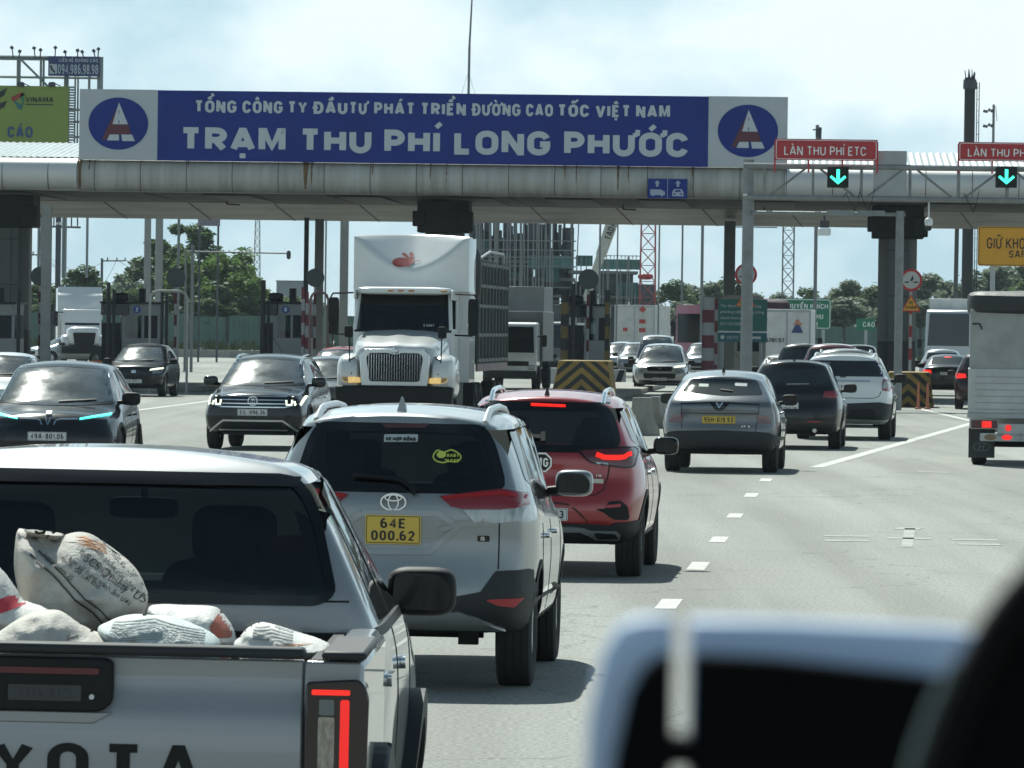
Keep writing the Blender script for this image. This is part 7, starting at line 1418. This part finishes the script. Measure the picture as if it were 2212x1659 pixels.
def trees():
    lm = [leaf_mat('foliage_bright', (.17, .26, .06), (.07, .13, .04)), leaf_mat('foliage_mid', (.12, .18, .07), (.05, .09, .04)), leaf_mat('foliage_hazed', (.20, .245, .165), (.11, .15, .105))]  # the last foliage is paled: distance haze put into its colour
    bark = mat('bark', (.10, .085, .07), .9, var=.3)
    ms = [leaf_mesh('crown', 1, lm[0], 7.5, 7.5, 6500, 34, .24, .6), leaf_mesh('crown', 2, lm[1], 6, 7.5, 5000, 30, .22, .5), leaf_mesh('crown', 3, lm[2], 6.5, 6.5, 5200, 30, .24, .3), leaf_mesh('crown', 4, lm[1], 5.0, 9.0, 3800, 22, .24, 2.0)]
    def tr(label, x, ytop, d, k, wide=1.0, rz=0, group='trees along the far side'):
        h0 = (7.5, 7.5, 6.5, 9.0)[k]; H = WZ(x, ytop, d) - .3; s = H/(h0*1.03); t = thing('tree', label, 'tree', (WX(x, d), d, .3), rz, group); t.scale = (s*wide, s*wide, s)
        o = link(bpy.data.objects.new('crown', ms[k])); o.parent = t; g = MB(); g.tube((0, 0, -.4), (.1, 0, h0*.4), .16, .10); rnd = random.Random(int(x))
        for i in range(5): a = rnd.uniform(0, 6.28); g.tube((.1, 0, h0*(.2 + .05*i)), (1.6*math.cos(a), 1.2*math.sin(a), h0*(.5 + .08*i)), .07, .02, 6)
        g.build('trunk', bark, t, smooth=True); return t
    tr('tall feathery tree with thin top, above the left toll booth', 400, 488, 470, 3, 1.25); tr('feathery tree left of the tall one, leaning over the white truck fairing', 335, 520, 475, 3, 1.2, 1.1)
    tr('dense bright green tree at the right side of the left tree clump', 478, 548, 462, 0, 1.1); tr('dense bright green tree in the middle of the left clump', 420, 560, 458, 0, 1.0, 2); tr('lower bright green bush tree beside the middle left booth', 545, 600, 458, 0, 1.25, 3.3); tr('green tree at the left end of the left clump, behind the white truck', 330, 590, 466, 1, 1.2, .5)
    tr('round dark green tree beside the light grey post', 165, 575, 470, 1, 1.35); tr('dark green tree partly behind the left plaza column', 60, 610, 468, 1, 1.3, 2); tr('small hazy tree between the power pole and the tree clump', 262, 600, 600, 2, 1.2); tr('small tree right of the bright clump, below the hazy building', 615, 640, 470, 1, 1.6, 1); tr('dark filler tree low behind the middle left booth', 700, 655, 470, 1, 1.5, 2.5)
    for x, y in ((455, 610), (380, 620), (515, 635), (230, 625), (110, 640)): tr('dark low tree behind the sheet fence, under the left clump', x, y, 456, 1, 1.7, x*.1, 'low dark trees behind the left fence')
    rnd = random.Random(3)
    for i, (x, y) in enumerate(((1442, 606), (1490, 622), (1530, 618), (1575, 598), (1635, 640), (1690, 640), (1755, 622), (1800, 630), (1848, 614), (1895, 620), (1990, 600), (2045, 616), (2095, 600), (2145, 585), (2195, 575), (2235, 580))):
        tr('hazy green tree of the tree line beyond the right hand lanes', x, y, 520 + rnd.uniform(-20, 40), 2 if i % 3 else 1, 1.25, i*1.7, 'tree line beyond the right lanes')
    for x in (1465, 1555, 1660, 1720, 1780, 1830, 1960, 2020, 2120, 2180): tr('low bushy tree filling the bottom of the right tree line', x, 655 + rnd.uniform(-6, 8), 500, 2, 1.9, x*.3, 'low bushes of the right tree line')
# ---------------------------------------------------------------- things beyond the plaza
def lattice_mast(label, name, x, d, y0, y1, w0, w1, m, cat='mast', n=14, lean=0.0, z0=None):
    k = d/F; za = WZ(x, y0, d) if z0 is None else z0; zb = WZ(x, y1, d); t = thing(name, label, cat, (WX(x, d), d, 0)); g = MB(); a, b = w0*k/2, w1*k/2; W_ = lambda s: a + (b - a)*s; r_ = max(.03, a*.09)
    P = lambda s, i: Vector(((-1, 1, 1, -1)[i]*W_(s) + lean*s, (-1, -1, 1, 1)[i]*W_(s), za + (zb - za)*s))
    for i in range(4): g.tube(P(0, i), P(1, i), r_, n=5)
    q = MB()
    for j in range(n):
        s0, s1 = j/n, (j+1)/n
        for i in range(4): q.tube(P(s0, i), P(s1, (i+1) % 4), r_*.6, n=4); q.tube(P(s0, (i+1) % 4), P(s1, i), r_*.6, n=4); q.tube(P(s1, i), P(s1, (i+1) % 4), r_*.6, n=4)
    g.build('legs', m, t); q.build('bracing', m, t); return t
def beyond():
    hz = mat('far_steel', (.16, .175, .18), .7, .2, var=.2); dk = mat('far_dark_steel', (.06, .07, .08), .7, .1, var=.3)
    lattice_mast('slim telecom lattice tower above the left trees', 'lattice_tower', 552, 560, 720, 470, 19, 9, mat('tower_grey', (.12, .14, .145), .7), n=16, z0=0)
    t = lattice_mast('grey lattice pylon behind the right hand post', 'lattice_tower', 1699, 330, 720, 470, 24, 24, hz, n=12, z0=0); g = MB(); k = 330/F; z = WZ(1650, 478, 330); g.box((-70*k, 0, z), (90*k, .3, .12)); g.box((-70*k, 0, z - .35), (90*k, .3, .06)); g.build('cross_arm', hz, t)
    lattice_mast('red lattice crane mast right of the white boom', 'crane_mast', 1396, 400, 640, 470, 36, 30, mat('crane_red', (.40, .10, .10), .6, var=.3), 'crane', 9, z0=0); g = MB()
    # white telescopic boom
    d = 400; k = d/F; t = thing('boom_crane', 'white telescopic crane boom leaning over the construction site', 'crane', (WX(1262, d), d, 0)); A = Vector((0, 0, WZ(1262, 650, d))); B = Vector((64*k, 0, WZ(1326, 455, d))); g = MB(); g.tube(A, A + (B-A)*.55, .34, .42, 4); g.tube(A + (B-A)*.5, B, .50, .62, 4); g.build('boom', mat('boom_cream', (.50, .50, .44), .5, var=.15), t)
    g = MB(); dirv = (B - A).normalized()
    put_text(g, 'TADANO', A + dirv*4.4 + Vector((.3, -.62, 0)), tuple(dirv), (0, -1, 0), .45, t=.03, up=(dirv.z*-1, 0, dirv.x), fit=1.9); g.build('boom_lettering', M['ink'], t); g = MB(); g.bx(-1.2, 1.4, -1, 1, .8, 2.6); g.bx(-2.4, 2.6, -1.1, 1.1, .4, 1.0); g.build('crane_carrier', M['satin'], t)
    # construction site
    d = 430; k = d/F; t = thing('construction_site', 'hazy half built elevated structure with columns, scaffold poles and teal safety nets', 'building site', (0, d, 0)); X = lambda x: WX(x, d); Z = lambda x, y: WZ(x, y, d); rnd = random.Random(12)
    col = mat('site_column_hazed', (.10, .115, .125), .8, var=.3); con = mat('site_concrete', (.20, .21, .21), .85, var=.3, vscale=.6); teal = mat('site_net_teal', (.10, .235, .22), .7, var=.4, vscale=.8); dirty = mat('site_formwork_hazed', (.07, .085, .10), .8, var=.5, vscale=.7)  # column and formwork greys are lifted: haze mixed into the colour
    g = MB()
    for x in (1015, 1035, 1062, 1085, 1108, 1130, 1155, 1176, 1198, 1216, 1232): w_ = rnd.uniform(4, 8)*k; g.bx(X(x) - w_/2, X(x) + w_/2, rnd.uniform(0, 6), 7, 0, Z(x, 440))
    g.build('columns', col, t); g = MB()
    for x0, x1, y0, y1 in ((1010, 1240, 604, 598), (1010, 1225, 566, 560), (1225, 1375, 590, 584), (1010, 1380, 640, 634)): g.bx(X(x0), X(x1), 0, 8, Z(x0, y0), Z(x0, y1))
    g.build('slabs', con, t); g = MB()
    for i in range(120): x = rnd.uniform(1006, 1226); y0 = rnd.uniform(462, 600); w_ = rnd.uniform(3, 15); h = rnd.uniform(15, 70); g.bx(X(x), X(x + w_), rnd.uniform(-1, 7), 7.3, Z(x, y0 + h), Z(x, y0))
    g.build('formwork_panels', dirty, t); g = MB()
    for x0, x1, y0 in ((1009, 1040, 492), (1046, 1078, 505), (1083, 1104, 484), (1110, 1148, 500), (1153, 1186, 480), (1191, 1208, 498), (1212, 1238, 488)): g.bx(X(x0), X(x1), 7.6, 9.0, .3, Z(x0, y0))
    for x0, x1, y0 in ((1240, 1292, 606), (1296, 1360, 598), (1362, 1420, 612)): g.bx(X(x0), X(x1), 7.6, 9.0, .3, Z(x0, y0))
    g.build('core_walls', mat('core_wall_hazed', (.105, .13, .15), .85, var=.35, vscale=.5, stretch=(2, 1, .5)), t); g = MB()  # blue-grey of the core walls has the distance haze painted in
    for x0, x1, y0, y1 in ((1018, 1052, 545, 520), (1140, 1230, 580, 552), (1175, 1205, 610, 580), (1290, 1380, 582, 560), (1240, 1276, 575, 552), (1100, 1130, 600, 588), (1330, 1375, 640, 610), (1060, 1100, 558, 548)):
        n = 14; P = [(X(x0) + (X(x1) - X(x0))*i/n, -1.2 + .12*math.sin(i*2.1), zz) for zz in (Z(x0, y0), Z(x0, y1)) for i in range(n+1)]; g.add(P, [(i, i+1, n+2+i, n+1+i) for i in range(n)])
    g.build('safety_nets', teal, t); g = MB()
    for i in range(60): x = rnd.uniform(1008, 1375); g.tube((X(x), -1.5, 0), (X(x) + rnd.uniform(-.3, .3), -1.5, Z(x, 470 if x < 1240 else rnd.uniform(545, 640))), .045, n=5)
    for y in (520, 540, 556, 575, 620, 650): g.tube((X(1008), -1.5, Z(1100, y)), (X(1240), -1.5, Z(1100, y)), .05, n=5)
    for x in range(1290, 1378, 8): g.tube((X(x), -1.3, Z(x, 560)), (X(x), -1.3, Z(x, 552)), .04, n=4)
    g.tube((X(1285), -1.3, Z(1330, 553)), (X(1380), -1.3, Z(1330, 553)), .04, n=4); g.build('scaffold_poles', mat('site_poles', (.24, .25, .25), .6, .3), t)
    g = MB(); g.bx(X(1290), X(1365), .5, 8, Z(1330, 634), Z(1330, 592)); g.build('site_cabin', mat('site_cabin_grey', (.07, .085, .095), .8, var=.5, vscale=.8), t); g = MB(); g.sq((X(1390), -2, Z(1390, 598)), (1.15, .9, .45), .7, .7); g.build('red_winch', M['redp'], t, smooth=True)
    # plain building left of the truck
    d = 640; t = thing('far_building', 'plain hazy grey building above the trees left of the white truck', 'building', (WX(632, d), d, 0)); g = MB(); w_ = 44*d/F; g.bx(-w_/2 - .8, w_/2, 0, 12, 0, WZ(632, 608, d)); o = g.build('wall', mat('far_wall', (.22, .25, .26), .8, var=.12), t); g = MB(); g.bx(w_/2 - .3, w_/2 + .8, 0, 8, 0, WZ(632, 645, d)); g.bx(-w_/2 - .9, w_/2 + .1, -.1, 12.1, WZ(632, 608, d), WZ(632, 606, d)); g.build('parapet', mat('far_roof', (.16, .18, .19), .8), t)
    # slim poles beyond the roof
    lm = mat('lamp_post_grey', (.17, .185, .185), .6, .3)
    L = [(1092, 480, 330, 3), (1148, 480, 340, 3.2), (1185, 480, 320, 4), (1292, 484, 330, 5), (1330, 484, 330, 3.5), (1420, 484, 330, 4), (1470, 484, 330, 4.5), (1513, 484, 300, 7), (382, 465, 260, 6.5), (398, 545, 262, 5), (340, 465, 330, 18), (315, 465, 340, 16), (700, 475, 300, 4)]
    nm = ['right of the cargo body', 'left of the orange site lamps', 'at the middle of the site', 'just left of the white boom', 'just right of the white boom', 'right of the red crane mast', 'alone between the crane and the lane sign', 'above the pink bus', 'above the left booth', 'by the thin mast above the left booth', 'broad, behind the tall feathery tree', 'broad and pale, left of the tall feathery tree', 'thin, beside the broad light grey post']
    for (x, y, d, w_), s in zip(L, nm): post('grey pole beyond the plaza roof, ' + s, x, d, y, w_, lm if w_ < 10 else mat('pale_pier', (.24, .25, .24), .8, var=.15), name='lamp_post', group='poles beyond the plaza roof')
    t = post('slim grey lamp post in front of the green motorway sign', 1758, 250, 270, 8, lm, name='lamp_post'); g = MB(); z = WZ(1765, 275, 250); g.tube((0, 0, z - 5), (.12, 0, z), .07); g.box((.0, -.1, z - .25), (.16, .1, .34)); g.path([(0, 0, z - .1), (-.2, -.1, z - .12)], .03); g.build('lamp_heads', dk, t)
    d = 330; t = post('grey floodlight post with two lamp clusters at the upper right', 2138, d, 226, 6, lm, name='floodlight_post'); g = MB()
    for y in (240, 272):
        z = WZ(2138, y, d)
        for i in range(4): g.box((-.12 - i*.14, -.1, z + .06*math.sin(i*2)), (.13, .1, .16), Matrix.Rotation(R(25), 3, 'Y'))
    g.tube((.12, 0, WZ(2138, 230, d)), (.2, 0, WZ(2138, 262, d)), .02, n=4); g.build('lamp_clusters', dk, t)
    d = 300; t = post('very tall dark chimney like pole with a ladder at the upper right', 2086, d, 168, 25, mat('pole_black', (.022, .025, .026), .7, var=.3), name='tall_pole'); k = d/F; z0, z1 = WZ(2086, 640, d), WZ(2086, 178, d); g = MB()
    for u in (15, 20): g.tube((u*k, -.1, z0), (u*k, -.1, z1), .025, n=5)
    z = z0
    while z < z1: g.tube((15*k, -.1, z), (20*k, -.1, z), .02, n=4); z += .6
    g.build('ladder', dk, t); g = MB(); rnd = random.Random(1); zt = WZ(2086, 168, d)
    for i in range(16): a = rnd.uniform(0, 6.28); g.tube((.2*math.cos(a), .2*math.sin(a), zt - .2), (.26*math.cos(a + .3), .26*math.sin(a), zt + rnd.uniform(.1, .5)), .04, .02, 5)
    g.lathe([(zt - .6, .34), (zt - .5, .36), (zt - .1, .34)], (0, 0, 0), 'z', 14); g.build('pole_top', dk, t)
    post('slim dark leaning pole left of the white lorry at the right', 2060, 260, 470, 10, mat('pole_dark2', (.05, .055, .055), .7), name='tall_pole', lean=R(.4)); post('dark pole behind the amber sign', 2142, 270, 560, 9, mat('pole_brown', (.07, .06, .05), .8), name='tall_pole')
    # antenna on the roof
    t = thing('antenna_mast', 'thin antenna mast with guy wires on the roof above the name board', 'antenna', (WX(1003, 192), 192, 0)); z = lambda y: WZ(1003, y, 192); k = 192/F; g = MB(); g.tube((0, 0, 7.9), (.02, 0, z(100)), .045, .04, 8); g.tube((.02, 0, z(100)), (.12, 0, z(-60)), .036, .02, 8); g.build('mast', lm, t); g = MB()
    for u in (-52, 52): g.tube((0, 0, z(155)), (u*k, 0, 8.0), .008, n=4)
    g.build('guy_wires', M['steel'], t)
    # billboard behind at the upper left
    d = 230; k = d/F; X = lambda x: WX(x, d); Z = lambda x, y: WZ(x, y, d); t = thing('billboard', 'lime green advertising board on a steel frame at the upper left', 'billboard', (0, d, 0)); lime = mat('lime_vinyl', (.19, .26, .05), .5, var=.06, vscale=1); fr = mat('frame_grey', (.22, .25, .26), .6, .3)
    g = MB(); g.bx(X(-160), X(141), -.1, .4, Z(60, 308), Z(60, 186)); p = g.build('lime_panel', lime, t)
    g = MB(); z = Z(141, 308)
    while z < Z(141, 188): g.box((X(146), .2, z), (.2, .6, .05)); z += .105
    g.build('side_louvres', fr, t); bl = mat('advert_blue', (.03, .07, .19), .6); g = MB(); put_text(g, 'CÁO', (X(10), -.1, Z(60, 298)), (1, 0, 0), (0, -1, 0), 24*k, t=.02, fit=54*k, sw=.2); g.build('advert_lettering', bl, p)
    g = MB(); put_text(g, 'VINAMA', (X(48), -.1, Z(60, 221)), (1, 0, 0), (0, -1, 0), 11*k, t=.02, fit=60*k, sw=.15); g.bx(X(48), X(108), -.12, -.1, Z(60, 227), Z(60, 225)); g.build('advert_name', M['ink'], p)
    for pts, m in (([(15, 212), (40, 200), (46, 205), (22, 221)], mat('logo_red', (.28, .04, .03), .6)), ([(38, 204), (46, 200), (44, 225), (36, 212)], mat('logo_green', (.03, .17, .07), .6)), ([(22, 218), (38, 226), (44, 222), (40, 238), (32, 236)], mat('logo_teal', (.02, .14, .12), .6))):
        g = MB(); g.prism([(X(a), Z(60, b)) for a, b in pts], 'y', -.125, -.1); g.build('advert_logo', m, p)
    for pts in ([(-10, 200), (8, 190), (2, 206), (-10, 214)], [(-10, 225), (8, 218), (2, 232), (-10, 238)]): g = MB(); g.prism([(X(a), Z(0, b)) for a, b in pts], 'y', -.125, -.1); g.build('advert_shape', M['dark'], p)
    g = MB()
    for x in (27, 31, 77, 83, 130, 135, 182): g.tube((X(x), .6, Z(x, 600)), (X(x), .6, Z(x, 188 if x < 120 else 150)), .055, n=6)
    for x in (27, 31, 77, 83): g.tube((X(x), .6, Z(x, 190)), (X(x), .6, Z(x, 124)), .05, n=6)
    for y in (122, 127, 166): g.tube((X(-60), .5, Z(60, y)), (X(206), .5, Z(60, y)), .05, n=6)
    g.tube((X(206), .5, Z(206, 122)), (X(206), .5, Z(206, 330)), .12, n=8); g.tube((X(32), .5, Z(60, 126)), (X(96), .5, Z(60, 188)), .05, n=6)
    for y in (236, 262, 295): g.tube((X(140), .6, Z(150, y)), (X(190), .6, Z(150, y)), .05, n=6)
    for x in (152, 158): g.tube((X(x), .6, Z(x, 330)), (X(x), .6, Z(x, 160)), .04, n=5)
    g.build('steel_frame', fr, t); g = MB()
    for x, y, s in ((16, 104, 2), (33, 112, -3), (64, 105, 1), (78, 109, -2), (110, 104, -2), (131, 113, 1), (158, 110, -1), (168, 113, 2), (193, 111, 2), (203, 107, -2)): g = MB(); g.tube((X(x + s), .4, Z(x, 124)), (X(x), .2, Z(x, y)), .025, n=5); g.box((X(x), .1, Z(x, y - 1)), (.13, .12, .12), Matrix.Rotation(.4*s, 3, 'Y')); g.build('floodlight', dk, t)
    for x, y in ((38, 186), (105, 186)): g = MB(); g.sq((X(x), -.2, Z(x, y - 3)), (.3, .3, .2), .7, .7); g.path([(X(x), -.2, Z(x, y - 8)), (X(x + 18), -.1, Z(x, y))], .02); g.build('floodlight', dk, t)
    g = MB(); g.bx(X(95), X(205), .1, .4, Z(150, 164), Z(150, 122)); q = g.build('phone_panel', mat('advert_navy', (.025, .045, .13), .5, var=.1), t); g = MB(); put_text(g, '094.986.98.98', (X(116), .1, Z(150, 160)), (1, 0, 0), (0, -1, 0), 21*k, t=.02, fit=87*k, sw=.15); put_text(g, 'LIÊN HỆ QUẢNG CÁO', (X(119), .1, Z(150, 134)), (1, 0, 0), (0, -1, 0), 7.5*k, t=.02, fit=83*k, sw=.17); g.build('phone_lettering', mat('advert_pale', (.42, .46, .5), .6), q); g = MB(); g.bx(X(98), X(114), .07, .1, Z(150, 160), Z(150, 139)); w_ = g.build('phone_tile', mat('advert_pale', (.42, .46, .5), .6), q); g = MB()
    for qd in ribbon2([(X(101), Z(150, 142)), (X(103), Z(150, 150)), (X(110), Z(150, 157))], .07): g.prism([tuple(v) for v in qd], 'y', .05, .07)
    g.build('phone_symbol', M['ink'], w_)
    # hanging boards and power lines at the left under the roof
    d = 330; k = d/F; X = lambda x: WX(x, d); Z = lambda x, y: WZ(x, y, d)
    t = thing('sign_gantry', 'distant sign gantry with lamps behind the light grey post at the left', 'gantry', (X(122), d, 0)); g = MB(); g.tube((0, 0, 0), (0, 0, Z(122, 450)), .16); o = -122; g.tube((X(40) - X(122), 0, Z(90, 488)), (X(170) - X(122), 0, Z(90, 490)), .06)
    for x in (82, 92, 112, 150, 163): g.tube((X(x) - X(122), 0, Z(x, 488)), (X(x) - X(122), 0, Z(x, 455)), .04)
    for a, b in (((83, 540), (83, 500)), ((83, 540), (101, 540)), ((83, 512), (101, 512))): g.tube((X(a[0]) - X(122), 0, Z(a[0], a[1])), (X(b[0]) - X(122), 0, Z(b[0], b[1])), .035)
    g.build('frame', dk, t); g = MB(); g.box((X(60) - X(122), 0, Z(60, 483)), (.5, .3, .14)); g.box((X(127) - X(122), 0, Z(127, 483)), (.5, .3, .14)); g.build('lamps', M['white'], t)
    t = thing('hanging_board', 'mauve grey board seen under the roof edge above the left trees', 'sign', (X(447), d, 0)); g = MB(); g.bx(-24*k, 24*k, 0, .1, Z(447, 488), Z(447, 440)); g.build('panel', mat('mauve_board', (.19, .17, .21), .7, var=.2), t); g = MB(); g.tube((-20*k, .1, 0), (-20*k, .1, Z(447, 440)), .06); g.tube((20*k, .1, 0), (20*k, .1, Z(447, 440)), .06); g.build('board_posts', dk, t)
    t = thing('lamp_arm_post', 'post with a long thin arm and a camera above the left trees', 'post', (WX(398, 262), 262, 0)); k2 = 262/F; z = WZ(398, 543, 262); g = MB(); g.tube((.3, 0, 0), (.3, 0, z + .3), .07); g.tube((0, 0, z), (218*k2, 0, z - .03), .035); g.build('arm', lm, t); g = MB(); g.sq((222*k2, 0, z - .1), (.2, .2, .4), .7, .7); g.build('camera', dk, t)
    for x, y, d, lab in ((217, 558, 560, 'power pole with crossarm and sagging wires left of the trees'), (36, 545, 560, 'power pole half hidden by the left plaza column')):
        k2 = d/F; t = thing('power_pole', lab, 'power pole', (WX(x, d), d, 0)); z = WZ(x, y, d); g = MB(); g.tube((0, 0, 0), (0, 0, z), .16, .12); g.tube((0, 0, z - .25), (50*k2, 0, z - .2), .07); g.build('pole', dk, t); g = MB()
        for u in (12, 32, 50): g.tube((u*k2, 0, z - .2), (u*k2, 0, z + .1), .06)
        g.build('insulators', dk, t); g = MB()
        for u, e in ((12, (-60, 24)), (32, (-30, 55)), (50, (110, 50)), (32, (85, 45)), (50, (62, 46))):
            P = []; 
            for i in range(9): s = i/8; P.append(((u + (e[0])*s)*k2, 0, z - .1 - (e[1]*s + 4*math.sin(math.pi*s))*k2))
            g.path(P, .022, 4)
        g.build('wires', dk, t)
# ---------------------------------------------------------------- blurred things inside the viewer's own vehicle
def inside():
    d = 1.0; k = d/F; X = lambda x: WX(x, d); Z = lambda x, y: WZ(x, y, d); bk = mat('device_black', (.002, .0025, .003), .8, spec=.08); rim = mat('device_rim_sky_tint', (.42, .53, .72), .5)  # the rim's pale blue is a sky reflection put into its colour
    t = thing('dashboard_device', 'black dashboard device with a rim coloured like reflected sky, out of focus at the bottom right', 'device', (0, d, 0))
    out_ = [(1268, 1900), (1283, 1560), (1310, 1420), (1345, 1358), (1392, 1340), (1490, 1342), (1700, 1348), (2075, 1366), (2160, 1380), (2160, 1900)]
    inn = [(1318, 1900), (1338, 1640), (1368, 1500), (1400, 1440), (1440, 1412), (1520, 1412), (1680, 1420), (1990, 1455), (2080, 1470), (2080, 1900)]
    sl = (1466, 1500)
    def clip(P, x0, x1):
        bm = bmesh.new(); bm.faces.new([bm.verts.new((p[0], p[1], 0)) for p in P])
        for x, no in ((x0, -1), (x1, 1)):
            if x is not None: bmesh.ops.bisect_plane(bm, geom=bm.verts[:] + bm.edges[:] + bm.faces[:], plane_co=(x, 0, 0), plane_no=(no, 0, 0), clear_outer=True)
        f = max(bm.faces, key=lambda f: f.calc_area()); Q = [(v.co.x, v.co.y) for v in f.verts]; bm.free(); return Q
    for a, b in ((None, sl[0]), (sl[1], None)):
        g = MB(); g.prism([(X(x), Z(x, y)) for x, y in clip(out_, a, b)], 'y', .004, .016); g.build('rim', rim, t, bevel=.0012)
        g = MB(); g.prism([(X(x), Z(x, y)) for x, y in clip(inn, (a and a + 4), (b and b - 4))], 'y', -.004, .004); g.build('housing', bk, t, bevel=.001)
    g = MB(); g.prism([(X(x), Z(x, y)) for x, y in ((1455, 1600), (1510, 1600), (1510, 1655), (1455, 1655))], 'y', -.003, .018); g.build('bridge', bk, t)
    g = MB(); g.prism([(X(x), Z(x, y)) for x, y in ((1440, 1720), (1530, 1720), (1530, 1900), (1440, 1900))], 'y', -.003, .018); g.build('foot', bk, t)
    d = .8; k = d/F; X = lambda x: WX(x, d); Z = lambda x, y: WZ(x, y, d); t = thing('steering_wheel', 'dark blurred steering wheel rim curving in at the lower right corner', 'steering wheel', (0, d, 0))
    P = [(1975, 1900), (1990, 1760), (2015, 1640), (2050, 1540), (2095, 1440), (2145, 1350), (2200, 1275), (2260, 1215), (2350, 1150), (2500, 1090), (2500, 1900)]
    g = MB(); g.prism([(X(x), Z(x, y)) for x, y in sm(P, 3)], 'y', 0, .02); g.build('airbag_cover', bk, t, bevel=.003)
    g = MB(); g.path([(X(x + 25), -.004, Z(x, y - 14)) for x, y in P[:-1]], 40*k, 12); g.build('rim', mat('wheel_leather', (.003, .003, .0035), .7, spec=.1), t, smooth=True)
    g = MB(); g.path([(X(x - 14), .012, Z(x, y + 8)) for x, y in P[:5]], 12*k, 8); g.build('trim', mat('wheel_trim', (.16, .19, .18), .4, .3), t, smooth=True)
# ---------------------------------------------------------------- everything in order
ground(); gantry(); fences(); trees(); beyond(); signals(); plaza_furniture()
pickup(); sacks(); silver_suv(); red_crossover(); grey_crossover(); black_crossover(); white_suv(); black_electric_suv(); dark_tiguan(); big_truck(); far_traffic(); inside()
def haze():
    m = bpy.data.materials.new('air'); m.use_nodes = True; n = m.node_tree.nodes; n.clear(); v = n.new('ShaderNodeVolumePrincipled'); v.inputs['Color'].default_value = (.80, .93, 1, 1); v.inputs['Density'].default_value = .00009
    o = n.new('ShaderNodeOutputMaterial'); m.node_tree.links.new(v.outputs[0], o.inputs['Volume'])
    g = MB(); g.bx(-6500, 6500, -80, 9500, -1, 40); tag(g.build('haze', m), kind='stuff')
haze()
